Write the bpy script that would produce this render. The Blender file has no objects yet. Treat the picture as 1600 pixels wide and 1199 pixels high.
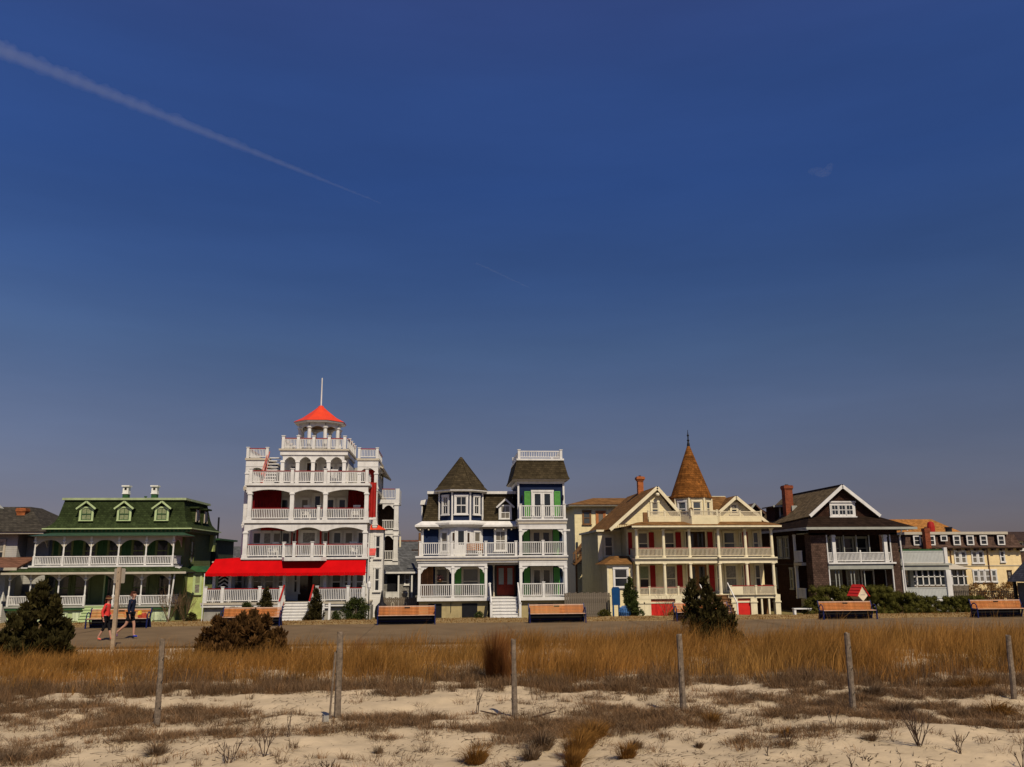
import bpy, math, random
import numpy as np
from mathutils import Matrix, Vector

# ------------------------------------------------------------------ camera, sky, sun, exposure
S = bpy.context.scene
COL = S.collection
cam_data = bpy.data.cameras.new('camera')
cam_data.sensor_width = 36.0
cam_data.lens = 36.0 * 1331.0 / 1600.0
cam_data.clip_start = 0.1
cam_data.clip_end = 30000.0
cam = bpy.data.objects.new('camera', cam_data)
COL.objects.link(cam)
PITCH, YAW, ROLL = math.atan(280.5 / 1331.0), math.atan(0.08), 0.0065
fw = Vector((math.sin(YAW) * math.cos(PITCH), math.cos(YAW) * math.cos(PITCH), math.sin(PITCH)))
rt = Vector((math.cos(YAW), -math.sin(YAW), 0))
up = rt.cross(fw)
rt, up = rt * math.cos(ROLL) - up * math.sin(ROLL), up * math.cos(ROLL) + rt * math.sin(ROLL)
cam.matrix_world = Matrix(((rt.x, up.x, -fw.x, 0), (rt.y, up.y, -fw.y, 0), (rt.z, up.z, -fw.z, 2.83), (0, 0, 0, 1)))
S.camera = cam

SUN_EL, SUN_AZ = 50.0, 18.0          # degrees; azimuth from straight behind the camera towards the right
to_sun = Vector((math.sin(math.radians(SUN_AZ)) * math.cos(math.radians(SUN_EL)),
                 -math.cos(math.radians(SUN_AZ)) * math.cos(math.radians(SUN_EL)), math.sin(math.radians(SUN_EL))))
W = bpy.data.worlds.new('World')
S.world = W
W.use_nodes = True
wn, wl = W.node_tree.nodes, W.node_tree.links
wn.clear()
w_out = wn.new('ShaderNodeOutputWorld')
w_bg = wn.new('ShaderNodeBackground')
w_bg.inputs['Strength'].default_value = 0.05
w_sky = wn.new('ShaderNodeTexSky')
w_sky.sky_type = 'NISHITA'
w_sky.sun_disc = False
w_sky.sun_elevation = math.radians(SUN_EL)
w_sky.sun_rotation = math.radians(180.0 - SUN_AZ)
w_sky.air_density = 1.0
w_sky.dust_density = 0.6
w_sky.ozone_density = 3.0
w_co = wn.new('ShaderNodeTexCoord')
w_sep = wn.new('ShaderNodeSeparateXYZ')
w_ramp = wn.new('ShaderNodeValToRGB')
w_mul = wn.new('ShaderNodeMix')
w_mul.data_type = 'RGBA'
w_mul.blend_type = 'MULTIPLY'
w_mul.inputs['Factor'].default_value = 1.0
wl.new(w_co.outputs['Generated'], w_sep.inputs[0])
wl.new(w_sep.outputs['Z'], w_ramp.inputs[0])
# thin high haze: long soft streaks, and the sky a little brighter towards the left
w_map = wn.new('ShaderNodeMapping')
w_map.inputs['Scale'].default_value = (1.6, 1.6, 9.0)
w_map.inputs['Rotation'].default_value = (0.12, 0.10, 0.0)
w_noi = wn.new('ShaderNodeTexNoise')
w_noi.inputs['Scale'].default_value = 1.7
w_noi.inputs['Detail'].default_value = 5.0
w_noi.inputs['Roughness'].default_value = 0.55
w_rng = wn.new('ShaderNodeMapRange')
w_rng.inputs[1].default_value, w_rng.inputs[2].default_value = 0.3, 0.75
w_rng.inputs[3].default_value, w_rng.inputs[4].default_value = 0.95, 1.09
w_side = wn.new('ShaderNodeMapRange')
w_side.interpolation_type = 'SMOOTHSTEP'
w_side.inputs[1].default_value, w_side.inputs[2].default_value = -0.75, -0.15
w_side.inputs[3].default_value, w_side.inputs[4].default_value = 1.30, 1.0
w_pr = wn.new('ShaderNodeMath')
w_pr.operation = 'MULTIPLY'
w_sc = wn.new('ShaderNodeVectorMath')
w_sc.operation = 'SCALE'
wl.new(w_co.outputs['Generated'], w_map.inputs[0])
wl.new(w_map.outputs[0], w_noi.inputs['Vector'])
wl.new(w_noi.outputs[0], w_rng.inputs[0])
wl.new(w_sep.outputs['X'], w_side.inputs[0])
wl.new(w_rng.outputs[0], w_pr.inputs[0])
wl.new(w_side.outputs[0], w_pr.inputs[1])
wl.new(w_sky.outputs[0], w_sc.inputs[0])
wl.new(w_pr.outputs[0], w_sc.inputs['Scale'])
wl.new(w_sc.outputs[0], w_mul.inputs[6])
wl.new(w_ramp.outputs[0], w_mul.inputs[7])
wl.new(w_mul.outputs[2], w_bg.inputs['Color'])
wl.new(w_bg.outputs[0], w_out.inputs['Surface'])
cr = w_ramp.color_ramp                 # the deep polarised blue of the photograph, by height above the horizon
SKY_STOPS = [(0.0, (0.60, 0.47, 0.60)), (0.06, (0.60, 0.475, 0.60)), (0.106, (0.66, 0.54, 0.65)), (0.17, (0.67, 0.60, 0.73)), (0.242, (0.60, 0.65, 0.85)),
             (0.314, (0.48, 0.62, 0.96)), (0.419, (0.44, 0.65, 1.17)), (0.51, (0.57, 0.78, 1.38)), (0.60, (0.80, 0.87, 1.5)), (1.0, (0.80, 0.87, 1.5))]
while len(cr.elements) < len(SKY_STOPS):
    cr.elements.new(0.5)
for e, (p, c) in zip(cr.elements, SKY_STOPS):
    e.position = p
    e.color = (*c, 1)

sun_data = bpy.data.lights.new('sun', 'SUN')
sun_data.energy = 3.9
sun_data.angle = math.radians(0.53)
sun_data.color = (1.0, 0.88, 0.70)
sun = bpy.data.objects.new('sun', sun_data)
COL.objects.link(sun)
sun.rotation_euler = (-to_sun).to_track_quat('-Z', 'Y').to_euler()

S.view_settings.view_transform = 'Standard'
S.view_settings.look = 'None'
S.view_settings.exposure = 0.0
S.view_settings.gamma = 1.0
S.view_settings.use_curve_mapping = False
S.cycles.max_bounces = 6
S.cycles.diffuse_bounces = 1
S.cycles.use_denoising = True

# ------------------------------------------------------------------ materials
MATS = {}


def mat(name, col, rough=0.75, var=0.10, scale=2.5, bump=0.0, bscale=30.0, kind=None, spec=0.14, attr=None,
        metal=0.0, col2=None, dirt=0.0, rows=0.16, width=0.3, transl=0.0):
    """One procedural material: base colour with mottling; kind adds siding, shingles, bricks, planks or wood grain."""
    m = bpy.data.materials.new(name)
    m.use_nodes = True
    n, l = m.node_tree.nodes, m.node_tree.links
    b = n['Principled BSDF']
    b.inputs['Roughness'].default_value = rough
    b.inputs['Specular IOR Level'].default_value = 0.06 if kind == 'shingle' else spec
    b.inputs['Metallic'].default_value = metal
    tc = n.new('ShaderNodeTexCoord')
    no = n.new('ShaderNodeTexNoise')
    no.inputs['Scale'].default_value = scale
    no.inputs['Detail'].default_value = 6.0
    no.inputs['Roughness'].default_value = 0.6
    l.new(tc.outputs['Object'], no.inputs['Vector'])
    lo = [max(0.0, c * (1 - var * 2)) for c in col]
    hi = [min(1.0, c * (1 + var * 2)) for c in col]
    if col2:
        lo, hi = list(col), list(col2)
    mx = n.new('ShaderNodeMix')
    mx.data_type = 'RGBA'
    mx.inputs[6].default_value = (*lo, 1)
    mx.inputs[7].default_value = (*hi, 1)
    rp = n.new('ShaderNodeMapRange')
    rp.inputs[1].default_value = 0.3
    rp.inputs[2].default_value = 0.7
    l.new(no.outputs[0], rp.inputs[0])
    l.new(rp.outputs[0], mx.inputs[0])
    colour = mx.outputs[2]
    height = None
    if kind in ('shingle', 'brick', 'plank'):
        sp = n.new('ShaderNodeSeparateXYZ')
        l.new(tc.outputs['Object'], sp.inputs[0])
        ad = n.new('ShaderNodeMath')
        l.new(sp.outputs['X'], ad.inputs[0])
        l.new(sp.outputs['Y'], ad.inputs[1])
        cb = n.new('ShaderNodeCombineXYZ')
        if kind == 'plank':
            l.new(sp.outputs['Z'], cb.inputs[0])
            l.new(ad.outputs[0], cb.inputs[1])
        else:
            l.new(ad.outputs[0], cb.inputs[0])
            l.new(sp.outputs['Z'], cb.inputs[1])
        br = n.new('ShaderNodeTexBrick')
        l.new(cb.outputs[0], br.inputs['Vector'])
        br.inputs['Scale'].default_value = 1.0
        br.inputs['Brick Width'].default_value = width
        br.inputs['Row Height'].default_value = rows
        br.inputs['Mortar Size'].default_value = 0.012 if kind != 'shingle' else 0.016
        br.inputs['Mortar Smooth'].default_value = 0.3
        br.inputs['Bias'].default_value = 0.0
        br.offset = 0.5
        br.inputs['Color1'].default_value = (0.72, 0.72, 0.72, 1)
        br.inputs['Color2'].default_value = (1.25, 1.25, 1.25, 1)
        br.inputs['Mortar'].default_value = (0.6, 0.6, 0.6, 1) if kind != 'brick' else (1.5, 1.45, 1.4, 1)
        mu = n.new('ShaderNodeMix')
        mu.data_type = 'RGBA'
        mu.blend_type = 'MULTIPLY'
        mu.inputs[0].default_value = 1.0
        l.new(colour, mu.inputs[6])
        l.new(br.outputs['Color'], mu.inputs[7])
        colour = mu.outputs[2]
        height = br.outputs['Fac']
        inv = n.new('ShaderNodeMath')
        inv.operation = 'SUBTRACT'
        inv.inputs[0].default_value = 1.0
        l.new(height, inv.inputs[1])
        height = inv.outputs[0]
    if kind == 'siding':
        sp = n.new('ShaderNodeSeparateXYZ')
        l.new(tc.outputs['Object'], sp.inputs[0])
        dv = n.new('ShaderNodeMath')
        dv.operation = 'DIVIDE'
        dv.inputs[1].default_value = rows
        l.new(sp.outputs['Z'], dv.inputs[0])
        fr = n.new('ShaderNodeMath')
        fr.operation = 'FRACT'
        l.new(dv.outputs[0], fr.inputs[0])
        inv = n.new('ShaderNodeMath')
        inv.operation = 'SUBTRACT'
        inv.inputs[0].default_value = 1.0
        l.new(fr.outputs[0], inv.inputs[1])
        height = inv.outputs[0]
    if dirt > 0:
        n2 = n.new('ShaderNodeTexNoise')
        n2.inputs['Scale'].default_value = 0.9
        n2.inputs['Detail'].default_value = 9.0
        mp = n.new('ShaderNodeMapping')
        mp.inputs['Scale'].default_value = (3.0, 3.0, 0.6)
        l.new(tc.outputs['Object'], mp.inputs[0])
        l.new(mp.outputs[0], n2.inputs['Vector'])
        r2 = n.new('ShaderNodeMapRange')
        r2.inputs[1].default_value = 0.48
        r2.inputs[2].default_value = 0.75
        r2.inputs[4].default_value = dirt
        l.new(n2.outputs[0], r2.inputs[0])
        md = n.new('ShaderNodeMix')
        md.data_type = 'RGBA'
        md.inputs[7].default_value = (0.13, 0.11, 0.08, 1)
        l.new(r2.outputs[0], md.inputs[0])
        l.new(colour, md.inputs[6])
        colour = md.outputs[2]
    if attr:
        at = n.new('ShaderNodeAttribute')
        at.attribute_name = attr
        ma = n.new('ShaderNodeMix')
        ma.data_type = 'RGBA'
        ma.blend_type = 'MULTIPLY'
        ma.inputs[0].default_value = 1.0
        l.new(colour, ma.inputs[6])
        l.new(at.outputs['Color'], ma.inputs[7])
        colour = ma.outputs[2]
    l.new(colour, b.inputs['Base Color'])
    if bump > 0:
        bp = n.new('ShaderNodeBump')
        bp.inputs['Strength'].default_value = bump
        bp.inputs['Distance'].default_value = 0.03
        if height is None:
            nb = n.new('ShaderNodeTexNoise')
            nb.inputs['Scale'].default_value = bscale
            nb.inputs['Detail'].default_value = 5.0
            l.new(tc.outputs['Object'], nb.inputs['Vector'])
            height = nb.outputs[0]
        l.new(height, bp.inputs['Height'])
        l.new(bp.outputs[0], b.inputs['Normal'])
    if transl > 0:
        tr = n.new('ShaderNodeBsdfTranslucent')
        l.new(colour, tr.inputs['Color'])
        ms = n.new('ShaderNodeMixShader')
        ms.inputs[0].default_value = transl
        l.new(b.outputs[0], ms.inputs[1])
        l.new(tr.outputs[0], ms.inputs[2])
        l.new(ms.outputs[0], n['Material Output'].inputs['Surface'])
    MATS[name] = m
    return m


WHITE = mat('white_paint', (0.74, 0.715, 0.65), rough=0.55, var=0.04, dirt=0.22)
CREAMW = mat('cream_trim_paint', (0.82, 0.72, 0.47), rough=0.6, var=0.05, dirt=0.18)
YELLOW = mat('yellow_clapboard', (0.82, 0.69, 0.385), kind='siding', rows=0.13, bump=0.35, var=0.05, dirt=0.15)
PALEYEL = mat('pale_yellow_clapboard', (0.86, 0.66, 0.34), kind='siding', rows=0.15, bump=0.3, var=0.05, dirt=0.12)
WHITESID = mat('white_clapboard', (0.70, 0.67, 0.60), kind='siding', rows=0.13, bump=0.35, var=0.04, dirt=0.12)
NAVY = mat('navy_clapboard', (0.008, 0.017, 0.050), kind='siding', rows=0.14, bump=0.5, var=0.10)
GREYSID = mat('grey_shingle_siding', (0.28, 0.265, 0.23), kind='shingle', rows=0.15, width=0.2, bump=0.4, var=0.1)
GREYSIDL = mat('grey_clapboard', (0.40, 0.385, 0.34), kind='siding', rows=0.16, bump=0.5, var=0.06, dirt=0.1)
GREENWALL = mat('shaded_green_clapboard', (0.15, 0.175, 0.068), kind='siding', rows=0.14, bump=0.35, var=0.07)  # pale green siding, darkened to carry the porch and side-wall shade
LIME = mat('light_green_paint', (0.48, 0.58, 0.28), rough=0.6, var=0.06, dirt=0.15)
DKGREEN = mat('dark_green_paint', (0.03, 0.085, 0.03), rough=0.5, var=0.12)
GREENROOF = mat('green_slate', (0.034, 0.048, 0.016), kind='shingle', rows=0.14, width=0.22, bump=0.4, var=0.14, rough=0.8)
GREENMETAL = mat('green_metal_roof', (0.032, 0.07, 0.038), rough=0.5, var=0.12)
REDMETAL = mat('red_metal_roof', (0.72, 0.06, 0.02), rough=0.45, var=0.05)
AWNING = mat('red_canvas', (0.56, 0.0035, 0.005), rough=0.8, spec=0.04, var=0.07, scale=1.2)
REDPAINT = mat('red_paint', (0.36, 0.02, 0.015), rough=0.5, var=0.08)
REDDRAPE = mat('shaded_red_cloth', (0.15, 0.004, 0.006), rough=0.85, var=0.12)  # red drape cloth with the balcony shade in its colour
BRICKRED = mat('red_brick', (0.20, 0.055, 0.024), kind='brick', rows=0.075, width=0.22, bump=0.4, var=0.15)
ORANGEBRICK = mat('orange_brick', (0.32, 0.10, 0.032), kind='brick', rows=0.075, width=0.22, bump=0.4, var=0.15)
BROWNROOF = mat('brown_shingles', (0.056, 0.042, 0.022), kind='shingle', rows=0.15, width=0.3, bump=0.5, var=0.16, rough=0.9)
TANROOF = mat('tan_shingles', (0.20, 0.098, 0.032), kind='shingle', rows=0.15, width=0.3, bump=0.4, var=0.15, rough=0.9)
CONEROOF = mat('rust_shingles', (0.20, 0.075, 0.016), kind='shingle', rows=0.17, width=0.26, bump=0.6, var=0.22, rough=0.9)
SHAKE = mat('brown_wall_shakes', (0.046, 0.022, 0.014), kind='shingle', rows=0.14, width=0.18, bump=0.5, var=0.16, rough=0.9)
SHAKEL = mat('weathered_wall_shakes', (0.10, 0.06, 0.042), kind='shingle', rows=0.14, width=0.18, bump=0.5, var=0.2, rough=0.9)
MOSSROOF = mat('mossy_grey_shingles', (0.14, 0.10, 0.052), kind='shingle', rows=0.15, width=0.25, bump=0.5, var=0.22, rough=0.9)
GREYROOF = mat('grey_asphalt_shingles', (0.10, 0.10, 0.095), kind='shingle', rows=0.15, width=0.3, bump=0.4, var=0.15, rough=0.9)
ORANGEROOF = mat('orange_asphalt_shingles', (0.36, 0.155, 0.04), kind='shingle', rows=0.15, width=0.3, bump=0.3, var=0.1, rough=0.9)
STUCCO = mat('tan_stucco', (0.42, 0.335, 0.165), rough=0.9, var=0.08, bump=0.2, bscale=25, dirt=0.25)
CONCRETE = mat('grey_concrete', (0.34, 0.32, 0.27), rough=0.9, var=0.1, bump=0.2, dirt=0.3)
GLASSB = mat('painted_sky_window_glass', (0.075, 0.085, 0.09), rough=0.06, var=0.2, scale=0.8, spec=0.5)  # sky reflection painted into the pane colour
GLASSC = mat('curtained_window_glass', (0.20, 0.185, 0.15), rough=0.1, var=0.3, scale=6, spec=0.5)
GLASS = mat('dark_window_glass', (0.022, 0.026, 0.03), rough=0.06, var=0.15, scale=0.8, spec=0.5)
BLIND = mat('pale_roller_blind', (0.17, 0.15, 0.115), rough=0.35, var=0.07, spec=0.5)
LACE = mat('lace_curtain', (0.24, 0.27, 0.13), rough=0.4, var=0.15, scale=9, spec=0.5)
GREENSHUT = mat('bright_green_paint', (0.11, 0.34, 0.07), rough=0.5, var=0.07)
DOORRED = mat('mahogany_door', (0.16, 0.022, 0.012), rough=0.35, var=0.15)
DOORGLASS = mat('frosted_glass', (0.20, 0.21, 0.19), rough=0.3, var=0.08, spec=0.5)
DARKWOOD = mat('dark_stained_wood', (0.045, 0.026, 0.016), rough=0.7, var=0.2)
BLACKIN = mat('black_metal', (0.015, 0.015, 0.017), rough=0.4, var=0.1)
ORANGETRIM = mat('orange_brown_paint', (0.45, 0.16, 0.05), rough=0.6, var=0.08)
BROWNTIMBER = mat('brown_timber', (0.20, 0.10, 0.04), rough=0.8, var=0.18)
FENCEWOOD = mat('weathered_fence_wood', (0.155, 0.125, 0.09), rough=0.9, var=0.2, scale=6, bump=0.2)
TAUPE = mat('taupe_and_shaded_white', (0.50, 0.44, 0.33), rough=0.6, var=0.05)  # taupe trim; also white paint with shade mixed into the colour
GREYTRIM = mat('grey_green_trim', (0.36, 0.36, 0.30), rough=0.6, var=0.06)


# ------------------------------------------------------------------ mesh builder
class MB:
    """Collects boxes, prisms, rings and bars in one mesh; T places what is added next."""

    def __init__(self):
        self.v, self.f, self.T = [], [], None

    def add(self, vs, fs):
        o = len(self.v)
        if self.T is not None:
            vs = [tuple(self.T @ Vector(p)) for p in vs]
        self.v += [tuple(p) for p in vs]
        self.f += [tuple(i + o for i in q) for q in fs]
        return self

    def box(self, x0, x1, y0, y1, z0, z1):
        x0, x1 = sorted((x0, x1)); y0, y1 = sorted((y0, y1)); z0, z1 = sorted((z0, z1))
        return self.add([(x0, y0, z0), (x1, y0, z0), (x1, y1, z0), (x0, y1, z0), (x0, y0, z1), (x1, y0, z1), (x1, y1, z1), (x0, y1, z1)],
                        [(3, 2, 1, 0), (4, 5, 6, 7), (0, 1, 5, 4), (1, 2, 6, 5), (2, 3, 7, 6), (3, 0, 4, 7)])

    def rings(self, rings, caps=True):
        n = len(rings[0])
        vs = [p for r in rings for p in r]
        fs = []
        for k in range(len(rings) - 1):
            for i in range(n):
                j = (i + 1) % n
                fs.append((k * n + i, k * n + j, (k + 1) * n + j, (k + 1) * n + i))
        if caps:
            fs.append(tuple(range(n - 1, -1, -1)))
            fs.append(tuple((len(rings) - 1) * n + i for i in range(n)))
        return self.add(vs, fs)

    def prism(self, poly, y0, y1):
        """A convex outline in XZ, counter-clockwise seen from -Y, pushed from y0 back to y1."""
        n = len(poly)
        vs = [(x, y0, z) for x, z in poly] + [(x, y1, z) for x, z in poly]
        fs = [tuple(range(n)), tuple(range(2 * n - 1, n - 1, -1))]
        for i in range(n):
            j = (i + 1) % n
            fs.append((j, i, n + i, n + j))
        return self.add(vs, fs)

    def slab(self, pts, t=0.06):
        """A sloped quad or polygon (seen from above counter-clockwise) with thickness t below."""
        n = len(pts)
        P = [Vector(p) for p in pts]
        nn = (P[1] - P[0]).cross(P[2] - P[0]).normalized()
        if nn.z < 0:
            P.reverse(); nn = -nn
        vs = [tuple(p) for p in P] + [tuple(p - nn * t) for p in P]
        fs = [tuple(range(n)), tuple(range(2 * n - 1, n - 1, -1))]
        for i in range(n):
            j = (i + 1) % n
            fs.append((j, i, n + i, n + j))
        return self.add(vs, fs)

    def tube(self, p0, p1, r0, r1=None, n=8):
        r1 = r0 if r1 is None else r1
        a, b = Vector(p0), Vector(p1)
        d = (b - a).normalized()
        s = d.cross(Vector((0, 0, 1)) if abs(d.z) < 0.9 else Vector((1, 0, 0))).normalized()
        t = d.cross(s)
        rr = []
        for c, r in ((a, r0), (b, r1)):
            rr.append([tuple(c + (s * math.cos(2 * math.pi * i / n) + t * math.sin(2 * math.pi * i / n)) * r) for i in range(n)])
        return self.rings(rr)

    def lathe(self, cx, cy, prof, n=12, ph=0.0):
        return self.rings([[(cx + r * math.cos(2 * math.pi * i / n + ph), cy + r * math.sin(2 * math.pi * i / n + ph), z) for i in range(n)] for r, z in prof])

    def bar(self, p0, p1, w, h):
        """A straight square bar from p0 to p1, w wide and h high."""
        a, b = Vector(p0), Vector(p1)
        d = (b - a).normalized()
        s = d.cross(Vector((0, 0, 1)))
        s = s.normalized() if s.length > 1e-5 else Vector((1, 0, 0))
        t = s.cross(d)
        q = [s * w / 2 + t * h / 2, -s * w / 2 + t * h / 2, -s * w / 2 - t * h / 2, s * w / 2 - t * h / 2]
        return self.rings([[tuple(a + c) for c in q], [tuple(b + c) for c in q]])

    def mesh(self, name, m):
        me = bpy.data.meshes.new(name)
        me.from_pydata(self.v, [], self.f)
        me.materials.append(m)
        return me


def link(name, me, parent=None, loc=(0, 0, 0), rz=0.0):
    o = bpy.data.objects.new(name, me)
    COL.objects.link(o)
    o.location = loc
    o.rotation_euler = (0, 0, rz)
    if parent is not None:
        o.parent = parent
    return o


def tag(o, label, cat, group=None, kind=None):
    o['label'], o['category'] = label, cat
    if group:
        o['group'] = group
    if kind:
        o['kind'] = kind
    return o


def thing(name, label, cat, loc=(0, 0, 0), rz=0.0, group=None):
    return tag(link(name, None, None, loc, rz), label, cat, group)


def structure(name, me, loc=(0, 0, 0)):
    o = link(name, me, None, loc)
    o['kind'] = 'structure'
    return o


def copy_tree(o, parent=None):
    c = o.copy()
    COL.objects.link(c)
    if parent is not None:
        c.parent = parent
    for ch in list(o.children):
        copy_tree(ch, c)
    return c


CACHE = {}


def cached(key, fn):
    if key not in CACHE:
        CACHE[key] = fn()
    return CACHE[key]


class House:
    """A building: an Empty at its base; parts are given in world metres and stored relative to it."""

    def __init__(self, name, label, cat, org, group=None):
        self.o = Vector(org)
        self.root = thing(name, label, cat, org, 0.0, group)

    def loc(self, x, y, z, parent):
        return Vector((x, y, z)) - (self.o if parent is None or parent is self.root else self.o + self._off(parent))

    def _off(self, p):
        v = Vector((0, 0, 0))
        while p is not self.root:
            v = v + p.location
            p = p.parent
        return v

    def part(self, name, mb, m, parent=None, label=None):
        off = self.o if parent is None or parent is self.root else self.o + self._off(parent)
        mb.v = [(p[0] - off.x, p[1] - off.y, p[2] - off.z) for p in mb.v]
        o = link(name, mb.mesh(name, m), parent or self.root)
        if label:
            o['label'] = label
        return o

    def box(self, name, x0, x1, y0, y1, z0, z1, m, parent=None, label=None):
        return self.part(name, MB().box(x0, x1, y0, y1, z0, z1), m, parent, label)

    # -- repeated pieces share their mesh
    def window(self, x, y, z, w, h, trim=WHITE, rz=0.0, nx=2, ny=2, panes=(None, None), c=0.11, head=0.04, name='window', sill=True):
        q = random.random()
        alt = GLASSC if q < 0.16 else GLASSB if q < 0.42 else GLASS
        up_m = panes[0] if panes[0] not in (None, GLASS) else alt
        lo_m = panes[1] if panes[1] not in (None, GLASS) else (GLASS if q < 0.08 else alt)

        def fr():
            b = MB()
            b.box(-w / 2 - c, -w / 2, -0.07, 0.0, -0.0, h)
            b.box(w / 2, w / 2 + c, -0.07, 0.0, -0.0, h)
            b.box(-w / 2 - c - 0.02, w / 2 + c + 0.02, -0.085, 0.0, h, h + c + head)
            if sill:
                b.box(-w / 2 - c - 0.05, w / 2 + c + 0.05, -0.12, 0.0, -0.09, 0.0)
            else:
                b.box(-w / 2 - c, w / 2 + c, -0.07, 0.0, -c, 0.0)
            s = 0.035
            b.box(-w / 2, w / 2, -0.05, -0.012, h / 2 - s, h / 2 + s)
            for zz in ((0, s * 2), (h - s * 1.6, h)):
                b.box(-w / 2, w / 2, -0.048, -0.012, zz[0], zz[1])
            for xx in (-w / 2, w / 2 - s * 1.4):
                b.box(xx, xx + s * 1.4, -0.046, -0.012, 0, h)
            for i in range(1, nx):
                b.box(-w / 2 + w * i / nx - 0.014, -w / 2 + w * i / nx + 0.014, -0.04, -0.012, 0.02, h - 0.02)
            for k in (0, 1):
                for i in range(1, ny):
                    zz = h / 2 * k + h / 2 * i / ny
                    b.box(-w / 2, w / 2, -0.036, -0.012, zz - 0.012, zz + 0.012)
            return b.mesh('window', trim)

        def pn(m):
            return MB().box(-w / 2, w / 2, -0.02, 0.0, 0.0, h / 2).mesh('pane', m)

        o = link(name, cached(('win', w, h, nx, ny, c, head, sill, trim.name), fr), self.root, self.loc(x, y, z, None), rz)
        for k, m in ((0, lo_m), (1, up_m)):
            link('pane', cached(('pane', w, h, m.name), lambda: pn(m)), o, (0, 0, h / 2 * k))
        return o

    def door(self, x, y, z, w, h, m, trim=WHITE, leaves=2, rz=0.0, glass=GLASS, z_glass=0.3, name='door', c=0.11):
        def fr():
            b = MB()
            b.box(-w / 2 - c, -w / 2, -0.07, 0, 0, h)
            b.box(w / 2, w / 2 + c, -0.07, 0, 0, h)
            b.box(-w / 2 - c - 0.02, w / 2 + c + 0.02, -0.08, 0, h, h + c + 0.03)
            return b.mesh('door_frame', trim)

        def lf():
            b = MB()
            lw = w / leaves
            g = 0.13 * lw + 0.05
            for i in range(leaves):
                a = -w / 2 + i * lw
                b.box(a + 0.005, a + g, -0.045, -0.005, 0, h)
                b.box(a + lw - g, a + lw - 0.005, -0.045, -0.005, 0, h)
                b.box(a + g, a + lw - g, -0.043, -0.005, 0, h * z_glass)
                b.box(a + g, a + lw - g, -0.043, -0.005, h - g, h)
            return b.mesh('door', m)

        def gl():
            lw = w / leaves
            g = 0.13 * lw + 0.05
            return MB().box(-lw / 2 + g, lw / 2 - g, -0.02, -0.002, h * z_glass, h - g).mesh('pane', glass)

        o = link(name, cached(('door', w, h, leaves, z_glass, m.name), lf), self.root, self.loc(x, y, z, None), rz)
        link('door_frame', cached(('dfr', w, h, c, trim.name), fr), o)
        for i in range(leaves):
            link('pane', cached(('dgl', w, h, leaves, z_glass, glass.name), gl), o, (-w / 2 + (i + 0.5) * w / leaves, 0, 0))
        return o

    def shutter(self, x, y, z, w, h, m, rz=0.0):
        def fn():
            b = MB()
            b.box(-w / 2, -w / 2 + 0.06, -0.05, 0, 0, h)
            b.box(w / 2 - 0.06, w / 2, -0.05, 0, 0, h)
            for zz in (0, h * 0.5 - 0.04, h - 0.08):
                b.box(-w / 2 + 0.06, w / 2 - 0.06, -0.048, 0, zz, zz + 0.08)
            b.box(-w / 2 + 0.06, w / 2 - 0.06, -0.02, 0, 0.08, h - 0.08)
            k = int(h / 0.09)
            for i in range(1, k):
                zz = h * i / k
                b.box(-w / 2 + 0.06, w / 2 - 0.06, -0.036, -0.02, zz, zz + 0.05)
            return b.mesh('shutter', m)
        return link('shutter', cached(('shut', w, h, m.name), fn), self.root, self.loc(x, y, z, None), rz)

    def post(self, x, y, z0, z1, s, m=WHITE, kind='square', name='porch_post'):
        h = z1 - z0

        def fn():
            b = MB()
            if kind == 'square':
                b.box(-s / 2, s / 2, -s / 2, s / 2, 0, h)
                b.box(-s * 0.62, s * 0.62, -s * 0.62, s * 0.62, 0, min(0.18, h * 0.12))
                b.box(-s * 0.64, s * 0.64, -s * 0.64, s * 0.64, h - 0.16, h - 0.05)
            elif kind == 'newel':
                b.box(-s / 2, s / 2, -s / 2, s / 2, 0, h - 0.05)
                b.box(-s * 0.66, s * 0.66, -s * 0.66, s * 0.66, h - 0.05, h)
            elif kind == 'turned':
                b.box(-s / 2, s / 2, -s / 2, s / 2, 0, h * 0.33)
                b.lathe(0, 0, [(s * .45, h * .33), (s * .36, h * .36), (s * .42, h * .45), (s * .34, h * .74), (s * .36, h * .78), (s * .85, h * .80),
                               (s * .95, h * .825), (s * .8, h * .85), (s * .45, h * .86)], 10)
                b.box(-s / 2, s / 2, -s / 2, s / 2, h * 0.86, h)
            else:
                b.lathe(0, 0, [(s * .62, 0), (s * .62, .08), (s * .5, .12), (s * .5, h * .35), (s * .42, h - .14), (s * .55, h - .11), (s * .55, h - .06)], 14)
                b.box(-s * .6, s * .6, -s * .6, s * .6, h - .06, h)
            return b.mesh(name, m)
        return link(name, cached(('post', round(h, 2), s, kind, m.name), fn), self.root, self.loc(x, y, z0, None))

    def railing(self, A, B, z, h, m=WHITE, cap=None, step=0.13, bw=0.045, gap=0.1, dz=0.0, solid=False, capw=0.09):
        """A run of railing from A to B (x, y); dz lifts its far end (stairs)."""
        a, b2 = Vector((A[0], A[1], 0)), Vector((B[0], B[1], 0))
        L = round((b2 - a).length, 2)
        rz = math.atan2(b2.y - a.y, b2.x - a.x)
        sl = dz / L

        def fn():
            b = MB()
            b.bar((0, 0, h - 0.035), (L, 0, h - 0.035 + dz), capw if not cap else 0.06, 0.07)
            b.bar((0, 0, gap + 0.03), (L, 0, gap + 0.03 + dz), 0.06, 0.06)
            if solid:
                b.box(0, L, -0.015, 0.015, gap + 0.05, h - 0.06)
            k = max(1, int(L / step))
            for i in range(k):
                x = (i + 0.5) * L / k
                b.box(x - bw / 2, x + bw / 2, -bw / 2 - (0.01 if solid else 0), bw / 2 + (0.01 if solid else 0), gap + 0.05 + sl * x, h - 0.05 + sl * x)
            return b.mesh('railing', m)
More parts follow.
